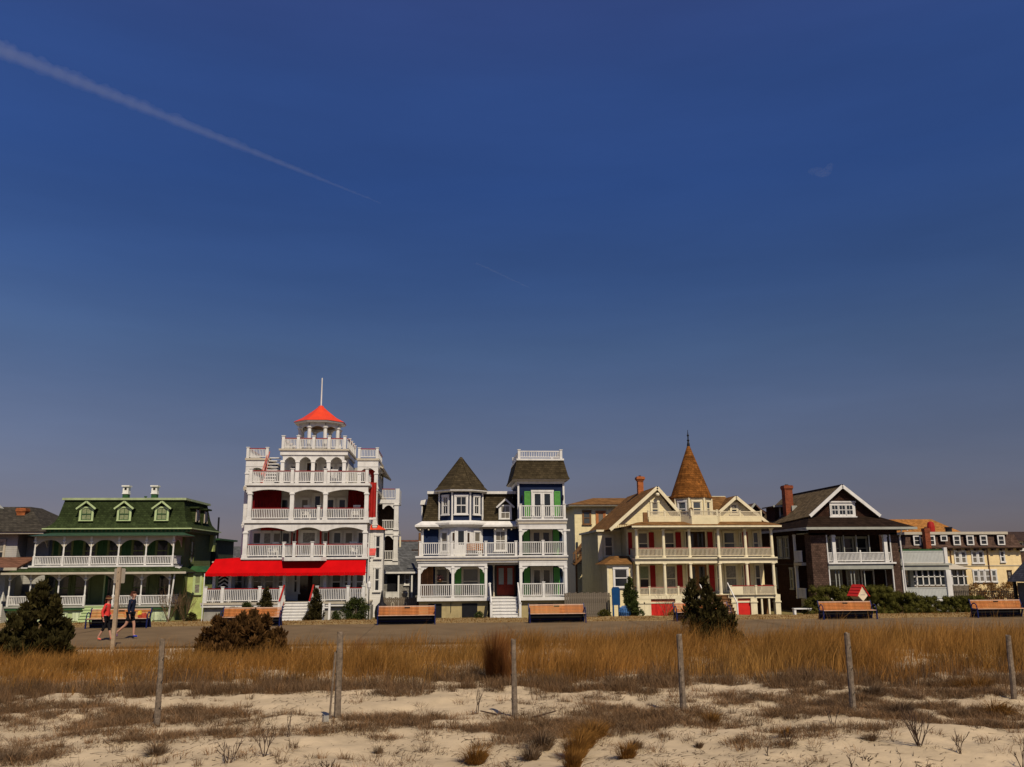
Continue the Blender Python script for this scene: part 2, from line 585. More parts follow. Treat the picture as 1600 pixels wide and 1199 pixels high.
        o = link('railing', cached(('rail', L, h, gap, step, dz, solid, m.name, cap and cap.name), fn), self.root, self.loc(a.x, a.y, z, None), rz)
        if cap:
            def cf():
                return MB().bar((0, 0, h + 0.02), (L, 0, h + 0.02 + dz), 0.12, 0.045).mesh('cap_rail', cap)
            link('cap_rail', cached(('cap', L, h, dz, cap.name), cf), o)
        return o

    def arch(self, x0, x1, y, zs, zt, rise, m=WHITE, t=0.14, n=12, power=2.0, rz=0.0, foot=0.0, name='arched_beam'):
        """A board over a bay: flat top at zt, underside springing from zs and rising in the middle."""
        L = round(abs(x1 - x0), 2)

        def fn():
            b = MB()
            w = L - 2 * foot
            xs = [foot + w * i / n for i in range(n + 1)]
            zz = [zs + rise * (1 - abs(2 * i / n - 1) ** power) - zs for i in range(n + 1)]
            if foot > 0:
                xs = [0] + xs + [L]
                zz = [0] + zz + [0]
            vs, fs = [], []
            for xx, z0 in zip(xs, zz):
                vs += [(xx, -t / 2, z0), (xx, -t / 2, zt - zs), (xx, t / 2, zt - zs), (xx, t / 2, z0)]
            for i in range(len(xs) - 1):
                p, q = i * 4, i * 4 + 4
                fs += [(p, q, q + 1, p + 1), (p + 1, q + 1, q + 2, p + 2), (p + 2, q + 2, q + 3, p + 3), (p + 3, q + 3, q, p)]
            fs += [(0, 1, 2, 3), (len(vs) - 1, len(vs) - 2, len(vs) - 3, len(vs) - 4)]
            b.add(vs, fs)
            return b.mesh(name, m)
        return link(name, cached(('arch', L, round(zs, 2), zt, rise, t, power, foot, m.name), fn), self.root, self.loc(x0, y, zs, None), rz)

    def bracket(self, x, y, z, s, side, m=WHITE):
        """A scroll-cut corner bracket under a beam at (x, y, z), growing towards side."""
        def fn():
            b = MB()
            pts = [(0, 0), (1, 0), (1, -.14), (.82, -.2), (.72, -.36), (.5, -.36), (.42, -.5), (.28, -.55), (.24, -.8), (.12, -.86), (.12, -1), (0, -1)]
            for i in range(1, len(pts) - 1):
                tri = [pts[0], pts[i], pts[i + 1]]
                tri = [(p * s * side, q * s) for p, q in tri]
                if side > 0:
                    tri = tri[::-1]
                b.prism(tri, -0.04, 0.04)
            return b.mesh('bracket', m)
        return link('bracket', cached(('brk', s, side, m.name), fn), self.root, self.loc(x, y, z, None))

    def steps(self, x0, x1, y_front, y_back, z0, z1, n, m=WHITE, riser=None):
        dz, dy = (z1 - z0) / n, (y_back - y_front) / n

        def fn():
            b = MB()
            b.box(0, x1 - x0, 0, dy + 0.02, 0, dz - 0.045)
            b.box(-0.03, x1 - x0 + 0.03, -0.04, dy + 0.01, dz - 0.045, dz)
            return b.mesh('step', m)
        for i in range(n):
            def fn2(i=i):
                b = MB()
                b.box(0, x1 - x0, 0.02, dy * (n - i), -dz * 0, dz - 0.045)
                b.box(-0.03, x1 - x0 + 0.03, -0.03, dy + 0.0, dz - 0.045, dz)
                return b.mesh('step', m)
            link('step', fn2(), self.root, self.loc(x0, y_front + dy * i, z0 + dz * i, None))

    def mansard(self, name, x0, x1, y0, y1, prof, m, parent=None):
        """Rings of rectangles: prof lists (inset, z) outwards in."""
        b = MB()
        b.rings([[(x0 + i, y0 + i, z), (x1 - i, y0 + i, z), (x1 - i, y1 - i, z), (x0 + i, y1 - i, z)] for i, z in prof])
        return self.part(name, b, m, parent)

    def chimney(self, x, y, z0, z1, w, m, d=None, cap=None, flare=0.08):
        d = d or w
        b = MB()
        b.box(x - w / 2, x + w / 2, y - d / 2, y + d / 2, z0, z1 - 0.35)
        b.box(x - w / 2 - flare * .5, x + w / 2 + flare * .5, y - d / 2 - flare * .5, y + d / 2 + flare * .5, z1 - 0.35, z1 - 0.25)
        b.box(x - w / 2 - flare, x + w / 2 + flare, y - d / 2 - flare, y + d / 2 + flare, z1 - 0.25, z1 - 0.05)
        b.box(x - w / 2 - flare * .4, x + w / 2 + flare * .4, y - d / 2 - flare * .4, y + d / 2 + flare * .4, z1 - 0.05, z1)
        o = self.part('chimney', b, m)
        self.part('chimney_pot', MB().lathe(x, y, [(w * .22, z1), (w * .26, z1 + .02), (w * .2, z1 + .1)], 10), cap or DARKWOOD, o)
        return o

    def gable_dormer(self, x, y, z, w, h, d, roof_m, wall_m, trim, ph=0.36, over=0.16, panes=(None, None), nx=2, arch_top=False):
        """A small front dormer: body, gabled roof, window."""
        b = MB()
        b.box(x - w / 2, x + w / 2, y, y + d, z, z + h)
        b.prism([(x - w / 2, z + h), (x + w / 2, z + h), (x, z + h + ph)], y, y + d)
        o = self.part('dormer', b, wall_m)
        r = MB()
        for s in (-1, 1):
            r.slab([(x, y - over, z + h + ph + 0.06), (x, y + d, z + h + ph + 0.06), (x + s * (w / 2 + over), y + d, z + h - over * ph / (w / 2)), (x + s * (w / 2 + over), y - over, z + h - over * ph / (w / 2))], 0.05)
        self.part('dormer_roof', r, roof_m, o)
        tr = MB()
        for s in (-1, 1):
            tr.bar((x, y - over - 0.02, z + h + ph + 0.0), (x + s * (w / 2 + over), y - over - 0.02, z + h - over * ph / (w / 2) - 0.03), 0.06, 0.12)
        c = 0.13
        tr.box(x - w / 2 - 0.02, x - w / 2 + c, y - 0.06, y - 0.002, z, z + h)
        tr.box(x + w / 2 - c, x + w / 2 + 0.02, y - 0.06, y - 0.002, z, z + h)
        tr.box(x - w / 2 + c, x + w / 2 - c, y - 0.06, y - 0.002, z + h - 0.1, z + h)
        tr.box(x - w / 2 - 0.03, x + w / 2 + 0.03, y - 0.09, y - 0.002, z, z + 0.07)
        iw = w - 2 * c
        ih = h - 0.17
        zm = z + 0.07 + ih / 2
        if arch_top:
            k = 8
            for i in range(k):
                a0, a1 = math.pi * i / k, math.pi * (i + 1) / k
                p = [(x - iw / 2 * math.cos(a0), z + h - 0.1 - 0.16 + 0.16 * math.sin(a0)), (x - iw / 2 * math.cos(a1), z + h - 0.1 - 0.16 + 0.16 * math.sin(a1))]
                tr.prism([p[0], p[1], (p[1][0], z + h - 0.09), (p[0][0], z + h - 0.09)], y - 0.05, y - 0.002)
        self.part('dormer_trim', tr, trim, o)
        sh = MB()
        sh.box(x - iw / 2, x + iw / 2, y - 0.045, y - 0.012, zm - 0.035, zm + 0.035)
        for i in range(1, nx):
            xx = x - iw / 2 + iw * i / nx
            sh.box(xx - 0.016, xx + 0.016, y - 0.04, y - 0.012, z + 0.07, z + 0.07 + ih)
        for s in (0, 1):
            xx = x - iw / 2 + s * (iw - 0.05)
            sh.box(xx, xx + 0.05, y - 0.042, y - 0.012, z + 0.07, z + 0.07 + ih)
        sh.box(x - iw / 2, x + iw / 2, y - 0.043, y - 0.012, z + 0.07, z + 0.12)
        self.part('sash', sh, trim if trim is not LIME else DKGREEN, o)
        for k, m in ((0, panes[1] or GLASS), (1, panes[0] or GLASS)):
            self.part('pane', MB().box(x - iw / 2, x + iw / 2, y - 0.02, y - 0.001, z + 0.07 + ih / 2 * k, z + 0.07 + ih / 2 * (k + 1)), m, o)
        return o


def octagon(cx, cy, apo, z, n=8, ph=None):
    R = apo / math.cos(math.pi / n)
    ph = math.pi / n - math.pi / 2 if ph is None else ph
    return [(cx + R * math.cos(2 * math.pi * i / n + ph), cy + R * math.sin(2 * math.pi * i / n + ph), z) for i in range(n)]

# ------------------------------------------------------------------ the ground and the street
rng = np.random.default_rng(11)
random.seed(5)


def vnoise(x, y, seed=0):
    """Smooth value noise on a unit lattice."""
    xi, yi = np.floor(x).astype(int), np.floor(y).astype(int)
    fx, fy = x - xi, y - yi
    fx, fy = fx * fx * (3 - 2 * fx), fy * fy * (3 - 2 * fy)

    def h(a, b):
        n = (a * 374761393 + b * 668265263 + seed * 362437) & 0x7fffffff
        n = ((n ^ (n >> 13)) * 1274126177) & 0x7fffffff
        return ((n ^ (n >> 16)) & 0xffff) / 65535.0
    return (h(xi, yi) * (1 - fx) + h(xi + 1, yi) * fx) * (1 - fy) + (h(xi, yi + 1) * (1 - fx) + h(xi + 1, yi + 1) * fx) * fy


def fbm(x, y, seed=0, octs=4):
    s, a, t = 0, 0.5, 0
    for k in range(octs):
        s = s + a * vnoise(x * 2 ** k, y * 2 ** k, seed + k)
        t += a
        a *= 0.55
    return s / t


def ground_z(x, y):
    x, y = np.asarray(x, float), np.asarray(y, float)
    dune = (fbm(x * 0.35, y * 0.5, 3) - 0.5) * 0.30 + (fbm(x * 1.4, y * 1.8, 8) - 0.5) * 0.09 + (fbm(x * 5, y * 6, 9, 3) - 0.5) * 0.035
    fade = np.clip((31.8 - y) / 4.0, 0, 1)
    z = dune * fade - 0.04
    flat = np.clip((y - 31.8) / 0.8, 0, 1)
    z = z * (1 - flat) + (-0.07) * flat
    v = np.clip((y - 42.4) / 0.3, 0, 1)
    verge = 0.0 + (fbm(x * 0.8, y * 1.2, 21) - 0.5) * 0.10 + (fbm(x * 4, y * 4, 22, 3) - 0.5) * 0.05
    z = z * (1 - v) + verge * v
    d = np.clip((y - 46.6) / 1.6, 0, 1)
    return z * (1 - d) + (-1.15) * d


def grid_mesh(name, xs, ys, fn, m, smooth=True):
    X, Y = np.meshgrid(xs, ys)
    Z = fn(X, Y)
    v = np.stack([X.ravel(), Y.ravel(), Z.ravel()], 1)
    nx, ny = len(xs), len(ys)
    i = np.arange((ny - 1) * (nx - 1))
    r, c = i // (nx - 1), i % (nx - 1)
    a = r * nx + c
    f = np.stack([a, a + 1, a + nx + 1, a + nx], 1)
    me = bpy.data.meshes.new(name)
    me.vertices.add(len(v)); me.vertices.foreach_set('co', v.astype(np.float32).ravel())
    me.loops.add(f.size); me.loops.foreach_set('vertex_index', f.astype(np.int32).ravel())
    me.polygons.add(len(f)); me.polygons.foreach_set('loop_start', (np.arange(len(f)) * 4).astype(np.int32))
    me.update(calc_edges=True)
    if smooth:
        me.polygons.foreach_set('use_smooth', np.ones(len(f), bool))
    me.materials.append(m)
    return me


def tri_mesh(name, v, f, m, tint=None, smooth=False):
    me = bpy.data.meshes.new(name)
    me.vertices.add(len(v)); me.vertices.foreach_set('co', np.asarray(v, np.float32).ravel())
    f = np.asarray(f, np.int32)
    me.loops.add(f.size); me.loops.foreach_set('vertex_index', f.ravel())
    me.polygons.add(len(f)); me.polygons.foreach_set('loop_start', (np.arange(len(f)) * f.shape[1]).astype(np.int32))
    me.update(calc_edges=True)
    if tint is not None:
        at = me.color_attributes.new('tint', 'FLOAT_COLOR', 'POINT')
        at.data.foreach_set('color', np.concatenate([tint, np.ones((len(tint), 1))], 1).astype(np.float32).ravel())
    me.materials.append(m)
    return me


SANDM = mat('beach_sand', (0.50, 0.385, 0.235), rough=0.95, spec=0.08, var=0.10, scale=1.2, bump=0.55, bscale=9.0)


def sand_and_verge(m):
    """Beach sand on the dune side, dead turf beyond the promenade."""
    n, l = m.node_tree.nodes, m.node_tree.links
    b = n['Principled BSDF']
    old = b.inputs['Base Color'].links[0].from_socket
    tc = n.new('ShaderNodeTexCoord')
    sp = n.new('ShaderNodeSeparateXYZ')
    l.new(tc.outputs['Object'], sp.inputs[0])
    gt = n.new('ShaderNodeMath'); gt.operation = 'GREATER_THAN'; gt.inputs[1].default_value = 38.0
    l.new(sp.outputs['Y'], gt.inputs[0])
    no = n.new('ShaderNodeTexNoise'); no.inputs['Scale'].default_value = 2.2; no.inputs['Detail'].default_value = 8.0
    l.new(tc.outputs['Object'], no.inputs['Vector'])
    r = n.new('ShaderNodeValToRGB')
    r.color_ramp.elements[0].position = 0.35; r.color_ramp.elements[0].color = (0.20, 0.125, 0.045, 1)
    r.color_ramp.elements[1].position = 0.68; r.color_ramp.elements[1].color = (0.36, 0.25, 0.105, 1)
    l.new(no.outputs[0], r.inputs[0])
    mx = n.new('ShaderNodeMix'); mx.data_type = 'RGBA'
    l.new(gt.outputs[0], mx.inputs[0]); l.new(old, mx.inputs[6]); l.new(r.outputs[0], mx.inputs[7])
    l.new(mx.outputs[2], b.inputs['Base Color'])


sand_and_verge(SANDM)
far_x = [60, 120, 300, 800, 2500, 6000]
gx = np.array([-k for k in far_x[::-1]] + list(np.arange(-45, -16, 1.0)) + list(np.arange(-16, 18, 0.11)) + list(np.arange(18, 60, 1.0)) + far_x[1:])
gy = np.array([-400, -100, -30, -10, 0, 5] + list(np.arange(8, 24, 0.11)) + list(np.arange(24, 32, 0.35)) + [32.2, 32.7, 34, 38, 42.3, 42.5, 42.7] +
              list(np.arange(43, 48.6, 0.25)) + [60, 80, 120, 300, 900, 3000, 9000])
structure('ground', grid_mesh('ground', gx, gy, ground_z, SANDM))

ASPH = mat('worn_asphalt', (0.172, 0.116, 0.06), rough=0.95, spec=0.08, var=0.09, scale=0.7, bump=0.25, bscale=60, dirt=0.10)
ROADM = mat('road_asphalt', (0.055, 0.052, 0.048), rough=0.9, var=0.12, scale=0.8, bump=0.2, bscale=60)
PAVEM = mat('pavement_concrete', (0.40, 0.37, 0.30), rough=0.9, var=0.08, bump=0.15)
LAWN = mat('dormant_lawn', (0.20, 0.16, 0.06), rough=0.95, var=0.2, scale=3, bump=0.4)
LINEM = mat('yellow_road_paint', (0.55, 0.36, 0.05), rough=0.7)
JOINT = mat('tar_seal', (0.085, 0.06, 0.035), rough=0.8)


def promenade():
    b = MB()
    xs = list(range(-120, 141, 4))
    for i in range(len(xs) - 1):
        b.add([(xs[i], 32.55, -0.3), (xs[i + 1], 32.55, -0.3), (xs[i + 1], 32.55, 0.0), (xs[i], 32.55, 0.0), (xs[i], 42.45, 0.03), (xs[i + 1], 42.45, 0.03),
               (xs[i], 42.45, -0.3), (xs[i + 1], 42.45, -0.3)], [(0, 1, 2, 3), (3, 2, 5, 4), (4, 5, 7, 6)])
    return b.mesh('promenade', ASPH)


prom = structure('promenade', promenade())
eb = MB()
eb.box(-120, 140, 32.42, 32.56, -0.3, 0.012)
link('edge_strip', eb.mesh('edge_strip', JOINT), prom)
jb = MB()
for x in np.arange(-58.1, 90, 6.1):
    jb.bar((x, 32.6, 0.006), (x + 0.05, 42.4, 0.036), 0.02, 0.004)
link('expansion_joint', jb.mesh('expansion_joint', JOINT), prom)

structure('road', MB().box(-600, 700, 48.6, 57.6, -1.3, -1.14).mesh('road', ROADM))
cl = MB()
for dy in (-0.12, 0.12):
    cl.box(-600, 700, 53.1 + dy - 0.05, 53.1 + dy + 0.05, -1.15, -1.136)
structure('road_line', cl.mesh('road_line', LINEM))
kb = MB()
kb.box(-600, 700, 57.6, 57.78, -1.3, -1.02)
structure('kerb', kb.mesh('kerb', CONCRETE))
pv = structure('pavement', MB().box(-600, 700, 57.78, 59.9, -1.3, -1.03).mesh('pavement', PAVEM))
structure('front_yards', MB().box(-600, 700, 59.9, 700, -1.3, -1.035).mesh('front_yards', LAWN))

# ------------------------------------------------------------------ green house with the mansard roof
H = House('green_house', 'green house with dark green mansard roof, three dormers and white porches', 'house', (-23.6, 68.5, -1.05))
H.box('wall', -28.3, -18.95, 65.3, 72.6, -1.05, 5.5, GREENWALL)
H.box('foundation', -29.9, -19.2, 63.15, 65.29, -1.05, -0.16, LIME)
lat = MB()
for i in range(8):
    x = -29.6 + i * 1.35
    if -25.2 < x < -22.8:
        continue
    lat.box(x, x + 1.05, 63.10, 63.148, -0.9, -0.3)
H.part('foundation_panel', lat, mat('pale_lattice', (0.60, 0.68, 0.42), kind='plank', rows=0.09, width=30, bump=0.4))
H.box('deck_edge', -30.0, -19.05, 62.95, 65.29, -0.155, 0.0, DKGREEN)
H.box('porch_deck', -30.05, -19.0, 62.9, 65.29, 0.002, 0.12, GREYTRIM)
lowx = [-29.9, -28.5, -26.62, -24.83, -22.9, -21.05, -19.14]
for x in lowx:
    H.post(x, 63.05, 0.12, 2.3, 0.13, WHITE, 'turned')
for a, b2 in zip(lowx[:-1], lowx[1:]):
    if a != -24.83:
        H.railing((a + 0.07, 63.05), (b2 - 0.07, 63.05), 0.12, 0.68, WHITE, step=0.11, gap=0.07)
    H.arch(a + 0.05, b2 - 0.05, 63.05, 1.78, 2.3, 0.44, TAUPE, t=0.06, power=2.6)  # pale arches, their shade painted in with taupe
H.railing((-19.14, 63.12), (-19.14, 65.25), 0.12, 0.68, WHITE, step=0.11, gap=0.07)
H.railing((-29.9, 63.12), (-29.9, 65.25), 0.12, 0.68, WHITE, step=0.11, gap=0.07)
H.steps(-24.6, -23.1, 61.5, 62.88, -1.03, 0.12, 6, LIME)
# lower porch roof and upper porch
b = MB()
b.rings([[(-30.2, 62.45, 2.36), (-17.95, 62.45, 2.36), (-17.95, 65.29, 2.36), (-30.2, 65.29, 2.36)], [(-29.0, 63.2, 2.74), (-18.9, 63.2, 2.74), (-18.9, 65.29, 2.74), (-29.0, 65.29, 2.74)]])
H.part('porch_roof', b, GREENROOF)
H.box('porch_fascia', -30.26, -17.89, 62.40, 62.448, 2.26, 2.40, TAUPE)
H.box('porch_ceiling', -30.1, -18.0, 62.5, 65.29, 2.28, 2.355, GREYTRIM)
H.box('upper_deck', -28.85, -19.0, 63.15, 65.29, 2.742, 2.86, WHITE)
upx = [-28.6, -26.65, -24.8, -22.9, -21.02, -19.15]
for x in upx:
    H.post(x, 63.35, 2.86, 4.86, 0.14, WHITE, 'turned')
for a, b2 in zip(upx[:-1], upx[1:]):
    H.railing((a + 0.08, 63.35), (b2 - 0.08, 63.35), 2.86, 0.64, WHITE, step=0.11, gap=0.06)
    H.arch(a + 0.05, b2 - 0.05, 63.35, 4.12, 4.86, 0.5, TAUPE, t=0.06, power=2.6)  # whitish arches again, taupe standing for the shade on them
for x in (-28.6, -19.15):
    H.railing((x, 63.43), (x, 65.25), 2.86, 0.64, WHITE, step=0.11, gap=0.06)
    H.arch(x, x + 1.8, 63.43, 4.12, 4.86, 0.5, TAUPE, t=0.06, power=2.6, rz=math.pi / 2)
b = MB()
b.rings([[(-28.95, 62.85, 4.9), (-18.2, 62.85, 4.9), (-18.2, 65.29, 4.9), (-28.95, 65.29, 4.9)], [(-28.2, 64.9, 5.18), (-19.0, 64.9, 5.18), (-19.0, 65.29, 5.2), (-28.2, 65.29, 5.2)]])
H.part('upper_porch_roof', b, GREENMETAL)
H.box('upper_ceiling', -28.8, -18.35, 62.95, 65.29, 4.865, 4.898, GREYTRIM)
# main cornice and mansard
H.box('cornice', -28.7, -18.5, 64.95, 73.0, 5.20, 5.42, GREENWALL)
dn = MB()
for i in range(34):
    x = -28.6 + i * 0.3
    dn.box(x, x + 0.14, 64.88, 64.948, 5.24, 5.40)
H.part('dentils', dn, DKGREEN)
H.mansard('mansard_roof', -28.3, -18.95, 65.3, 72.6, [(-0.55, 5.47), (-0.2, 5.72), (0.02, 6.0), (0.16, 6.4), (0.26, 6.9), (0.40, 7.58)], GREENROOF)
H.box('eave_trim', -28.9, -18.36, 64.71, 73.2, 5.422, 5.5, LIME)
H.box('roof_cornice', -28.05, -19.15, 65.55, 72.4, 7.58, 7.74, mat('sage_paint', (0.36, 0.42, 0.22), rough=0.6))
for x in (-26.08, -23.4, -20.72):
    H.gable_dormer(x, 65.22, 6.02, 0.98, 1.05, 1.2, GREENROOF, GREENROOF, LIME, ph=0.36, over=0.2, panes=(LACE, LACE), arch_top=True)
for s in range(2):                                   # dormers of the right-hand slope
    y = 67.6 + s * 2.3
    d = MB()
    d.box(-19.5, -18.82, y - 0.5, y + 0.5, 6.02, 7.05)
    d.box(-19.4, -18.55, y - 0.7, y + 0.7, 7.05, 7.17)
    dd = H.part('dormer', d, GREENROOF)
    H.part('pane', MB().box(-18.83, -18.8, y - 0.3, y + 0.3, 6.15, 6.95), GLASS, dd)
    tr = MB()
    for q in (-0.46, 0.36):
        tr.box(-18.83, -18.76, y + q, y + q + 0.1, 6.05, 7.0)
    H.part('dormer_trim', tr, TAUPE, dd)
for x in (-24.55, -22.4):
    c = H.box('chimney', x - 0.2, x + 0.2, 68.25, 68.7, 7.2, 8.22, DKGREEN)
    t = MB()
    t.box(x - 0.21, x + 0.21, 68.24, 68.71, 8.222, 8.8)
    t.box(x - 0.29, x + 0.29, 68.15, 68.8, 8.8, 8.9)
    t.box(x - 0.24, x + 0.24, 68.2, 68.75, 8.24, 8.3)
    H.part('chimney_top', t, WHITE, c)
    H.part('flue', MB().box(x - 0.08, x + 0.08, 68.22, 68.238, 8.55, 8.72), BLACKIN, c)
H.part('roof_vent', MB().lathe(-22.75, 67.5, [(0.08, 7.7), (0.08, 7.95), (0.12, 7.95), (0.12, 8.0)], 8), DKGREEN)
# windows and door behind the porches
for x in (-27.3, -25.6, -23.9, -22.2, -20.5):
    H.window(x, 65.3, 3.1, 0.8, 1.55, GREENWALL, panes=(GLASS, GLASS), nx=1, ny=1)
    H.shutter(x - 0.66, 65.3, 3.05, 0.36, 1.6, DKGREEN)
    H.shutter(x + 0.66, 65.3, 3.05, 0.36, 1.6, DKGREEN)
for x in (-25.95, -21.9, -20.1):
    H.window(x, 65.3, 0.42, 1.0, 1.7, GREENWALL, nx=1, ny=1)
for x in (-27.2, -28.1):
    H.window(x, 65.3, 0.42, 0.7, 1.7, GREENWALL, nx=1, ny=1)
H.door(-23.85, 65.3, 0.12, 0.95, 2.05, DKGREEN, LIME, leaves=1)
# right-hand side: windows, lime bays, back wing
for z, h in ((3.0, 1.6),):
    H.window(-18.95, 67.2, z, 0.75, h, GREENWALL, rz=math.pi / 2, nx=1, ny=1)
H.box('side_bay', -18.94, -17.75, 66.6, 69.8, -1.05, 2.32, mat('lime_clapboard', (0.42, 0.48, 0.16), kind='siding', rows=0.14, bump=0.3))  # unshaded tone of the green siding, for the sunlit bay
b = MB()
b.rings([[(-18.94, 66.3, 2.33), (-17.5, 66.3, 2.33), (-17.5, 70.1, 2.33), (-18.94, 70.1, 2.33)], [(-18.94, 66.9, 2.75), (-18.3, 66.9, 2.75), (-18.3, 69.6, 2.75), (-18.94, 69.6, 2.75)]])
H.part('bay_roof', b, DKGREEN)
H.window(-18.2, 66.6, 0.75, 0.42, 1.4, LIME, panes=(LACE, GLASS), nx=1, ny=1)
H.box('rear_oriel', -18.94, -18.62, 72.0, 72.6, 3.9, 5.2, MATS['lime_clapboard'])
H.box('back_wing', -23.0, -18.9, 74.0, 80.0, -1.05, 4.85, mat('dark_green_siding', (0.055, 0.07, 0.04), kind='siding', rows=0.15, bump=0.4))
H.box('back_wing_cornice', -23.1, -18.6, 73.8, 80.1, 4.852, 5.0, DKGREEN)
H.part('flue_pipe', MB().tube((-19.6, 77, 4.9), (-19.6, 77, 6.9), 0.08), BLACKIN)
H.part('downspout', MB().tube((-18.75, 62.75, 2.25), (-19.0, 62.78, -1.0), 0.055), WHITE)
for a, z in ((-28.85, 2.62), (-18.85, 2.62)):        # scroll eave ends
    H.bracket(a, 63.1, z + 0.12, 0.42, 1 if a > -20 else -1, WHITE)

# ------------------------------------------------------------------ white hotel with red roofs and stacked balconies
H = House('balcony_hotel', 'tall white house with stacked balconies, red awning and red cupola roof', 'house', (-9.8, 68.0, -1.05))
H.box('foundation', -16.6, -5.1, 62.75, 65.0, -1.05, -0.06, CONCRETE)
H.box('porch_deck', -16.75, -5.2, 62.5, 65.2, -0.058, 0.10, WHITE)
H.box('porch_floor', -16.8, -5.15, 62.45, 65.2, 0.102, 0.25, TAUPE)
H.box('wall', -14.3, -5.55, 65.2, 78.0, -1.05, 8.3, WHITESID)
H.box('side_wall', -16.3, -14.31, 67.0, 72.0, -1.05, 3.0, WHITESID)
H.box('porch_floor', -16.8, -14.32, 65.2, 68.0, 0.102, 0.25, TAUPE)
H.box('foundation', -16.6, -14.32, 65.01, 67.5, -1.05, 0.1, CONCRETE)
# ground floor
for x in (-16.5, -15.35, -12.8, -11.35, -8.85, -6.7, -5.62):
    H.post(x, 62.62, 0.25, 1.35, 0.2, WHITE, 'newel', 'newel_post')
for a, c in ((-16.4, -15.45), (-15.25, -12.9), (-12.7, -11.45), (-8.75, -6.8), (-6.6, -5.72)):
    H.railing((a, 62.62), (c, 62.62), 0.25, 0.92, WHITE, REDPAINT, step=0.12, bw=0.05)
H.railing((-16.5, 62.75), (-16.5, 66.9), 0.25, 0.92, WHITE, REDPAINT, step=0.12, bw=0.05)
H.steps(-10.98, -9.25, 60.75, 62.44, -1.03, 0.25, 7, WHITE)
for x in (-11.12, -9.1):
    H.post(x, 60.85, -1.03, 0.35, 0.16, WHITE, 'newel', 'newel_post')
    r = MB()
    r.bar((x, 60.85, 0.36), (x, 62.5, 1.42), 0.10, 0.09)
    rr = H.part('stair_handrail', r, REDPAINT)
    sk = MB()
    sk.add([(x - 0.04, 60.95, -1.0), (x - 0.04, 62.44, 0.1), (x - 0.04, 62.44, 0.3), (x - 0.04, 60.95, -0.75),
            (x + 0.04, 60.95, -1.0), (x + 0.04, 62.44, 0.1), (x + 0.04, 62.44, 0.3), (x + 0.04, 60.95, -0.75)],
           [(0, 3, 2, 1), (4, 5, 6, 7), (0, 1, 5, 4), (1, 2, 6, 5), (2, 3, 7, 6), (3, 0, 4, 7)])
    H.part('stringer', sk, REDPAINT, rr)
    bl = MB()
    for i in range(9):
        t = (i + 0.5) / 9
        bl.box(x - 0.025, x + 0.025, 60.95 + 1.5 * t - 0.025, 60.95 + 1.5 * t + 0.025, -0.8 + 1.06 * t, 0.36 + 1.04 * t)
    H.part('baluster', bl, WHITE, rr)
for x in (-16.1, -15.0, -13.6, -11.25, -8.4, -6.7, -5.62):
    H.post(x, 63.1, 0.25, 2.98, 0.2, WHITE, 'square', 'porch_column')
for x in (-13.55, -12.7, -11.75):
    H.window(x, 65.2, 0.75, 0.6, 1.75, WHITE, nx=1, ny=1)
for x in (-7.85, -6.95, -6.1):
    H.window(x, 65.2, 0.75, 0.62, 1.6, WHITE, panes=(BLIND, GLASS), nx=1, ny=1)
H.window(-15.3, 67.0, 0.8, 0.6, 1.6, WHITE, nx=1, ny=1)
H.door(-9.75, 65.2, 0.25, 1.7, 2.35, DARKWOOD, WHITE, leaves=2)
for x in (-10.75, -8.75):
    H.window(x, 65.2, 0.8, 0.34, 1.7, WHITE, nx=1, ny=1)
H.box('porch_ceiling', -16.2, -5.4, 62.55, 65.19, 2.98, 3.08, TAUPE)
# red awning: sloped canvas with a valance, wrapped round the left corner
a = MB()
a.slab([(-16.45, 61.95, 2.26), (-5.45, 61.95, 2.26), (-5.5, 62.5, 3.22), (-15.95, 62.5, 3.22)], 0.03)
a.slab([(-16.45, 61.95, 2.26), (-15.95, 62.5, 3.22), (-14.4, 66.8, 3.42), (-16.5, 66.8, 2.9)], 0.03)
a.slab([(-15.95, 62.5, 3.22), (-14.2, 62.5, 3.24), (-14.2, 66.8, 3.44), (-14.4, 66.8, 3.42)], 0.03)
aw = H.part('awning', a, AWNING)
v = MB()
xs = [-16.46 + i * 0.3665 for i in range(31)]
for i in range(30):
    v.box(xs[i] + 0.004, xs[i + 1] - 0.004, 61.93, 61.949, 2.07 - 0.02 * (i % 2), 2.26)
v.box(-5.47, -5.44, 61.95, 62.5, 2.2, 2.26)
H.part('valance', v, AWNING, aw)
f = MB()
f.tube((-16.4, 62.0, 2.2), (-5.5, 62.0, 2.2), 0.02)
for x in (-16.3, -12.8, -9.6, -5.5):
    f.tube((x, 61.97, 2.22), (x, 62.5, 2.6), 0.02)
H.part('awning_frame', f, WHITE, aw)
H.part('corner_pole', MB().tube((-16.5, 62.0, -1.0), (-16.5, 62.0, 2.25), 0.035), WHITE)
# balcony floors with cornices
for k, (zt, zb, nm) in enumerate(((3.32, 3.09, 'balcony_deck'), (5.95, 5.62, 'balcony_deck'), (8.55, 8.28, 'balcony_deck'))):
    H.box(nm, -14.2, -5.35, 62.35, 65.19, zb + 0.1, zt, WHITE)
    H.box('balcony_cornice', -14.1, -5.45, 62.45, 65.19, zb, zb + 0.098, TAUPE)
H.part('projecting_balcony', MB().rings([[(-11.35, 62.35, 3.08), (-11.1, 61.72, 3.08), (-8.55, 61.72, 3.08), (-8.25, 62.35, 3.08)], [(-11.35, 62.345, 3.34), (-11.1, 61.7, 3.34), (-8.55, 61.7, 3.34), (-8.25, 62.345, 3.34)]]), WHITE)
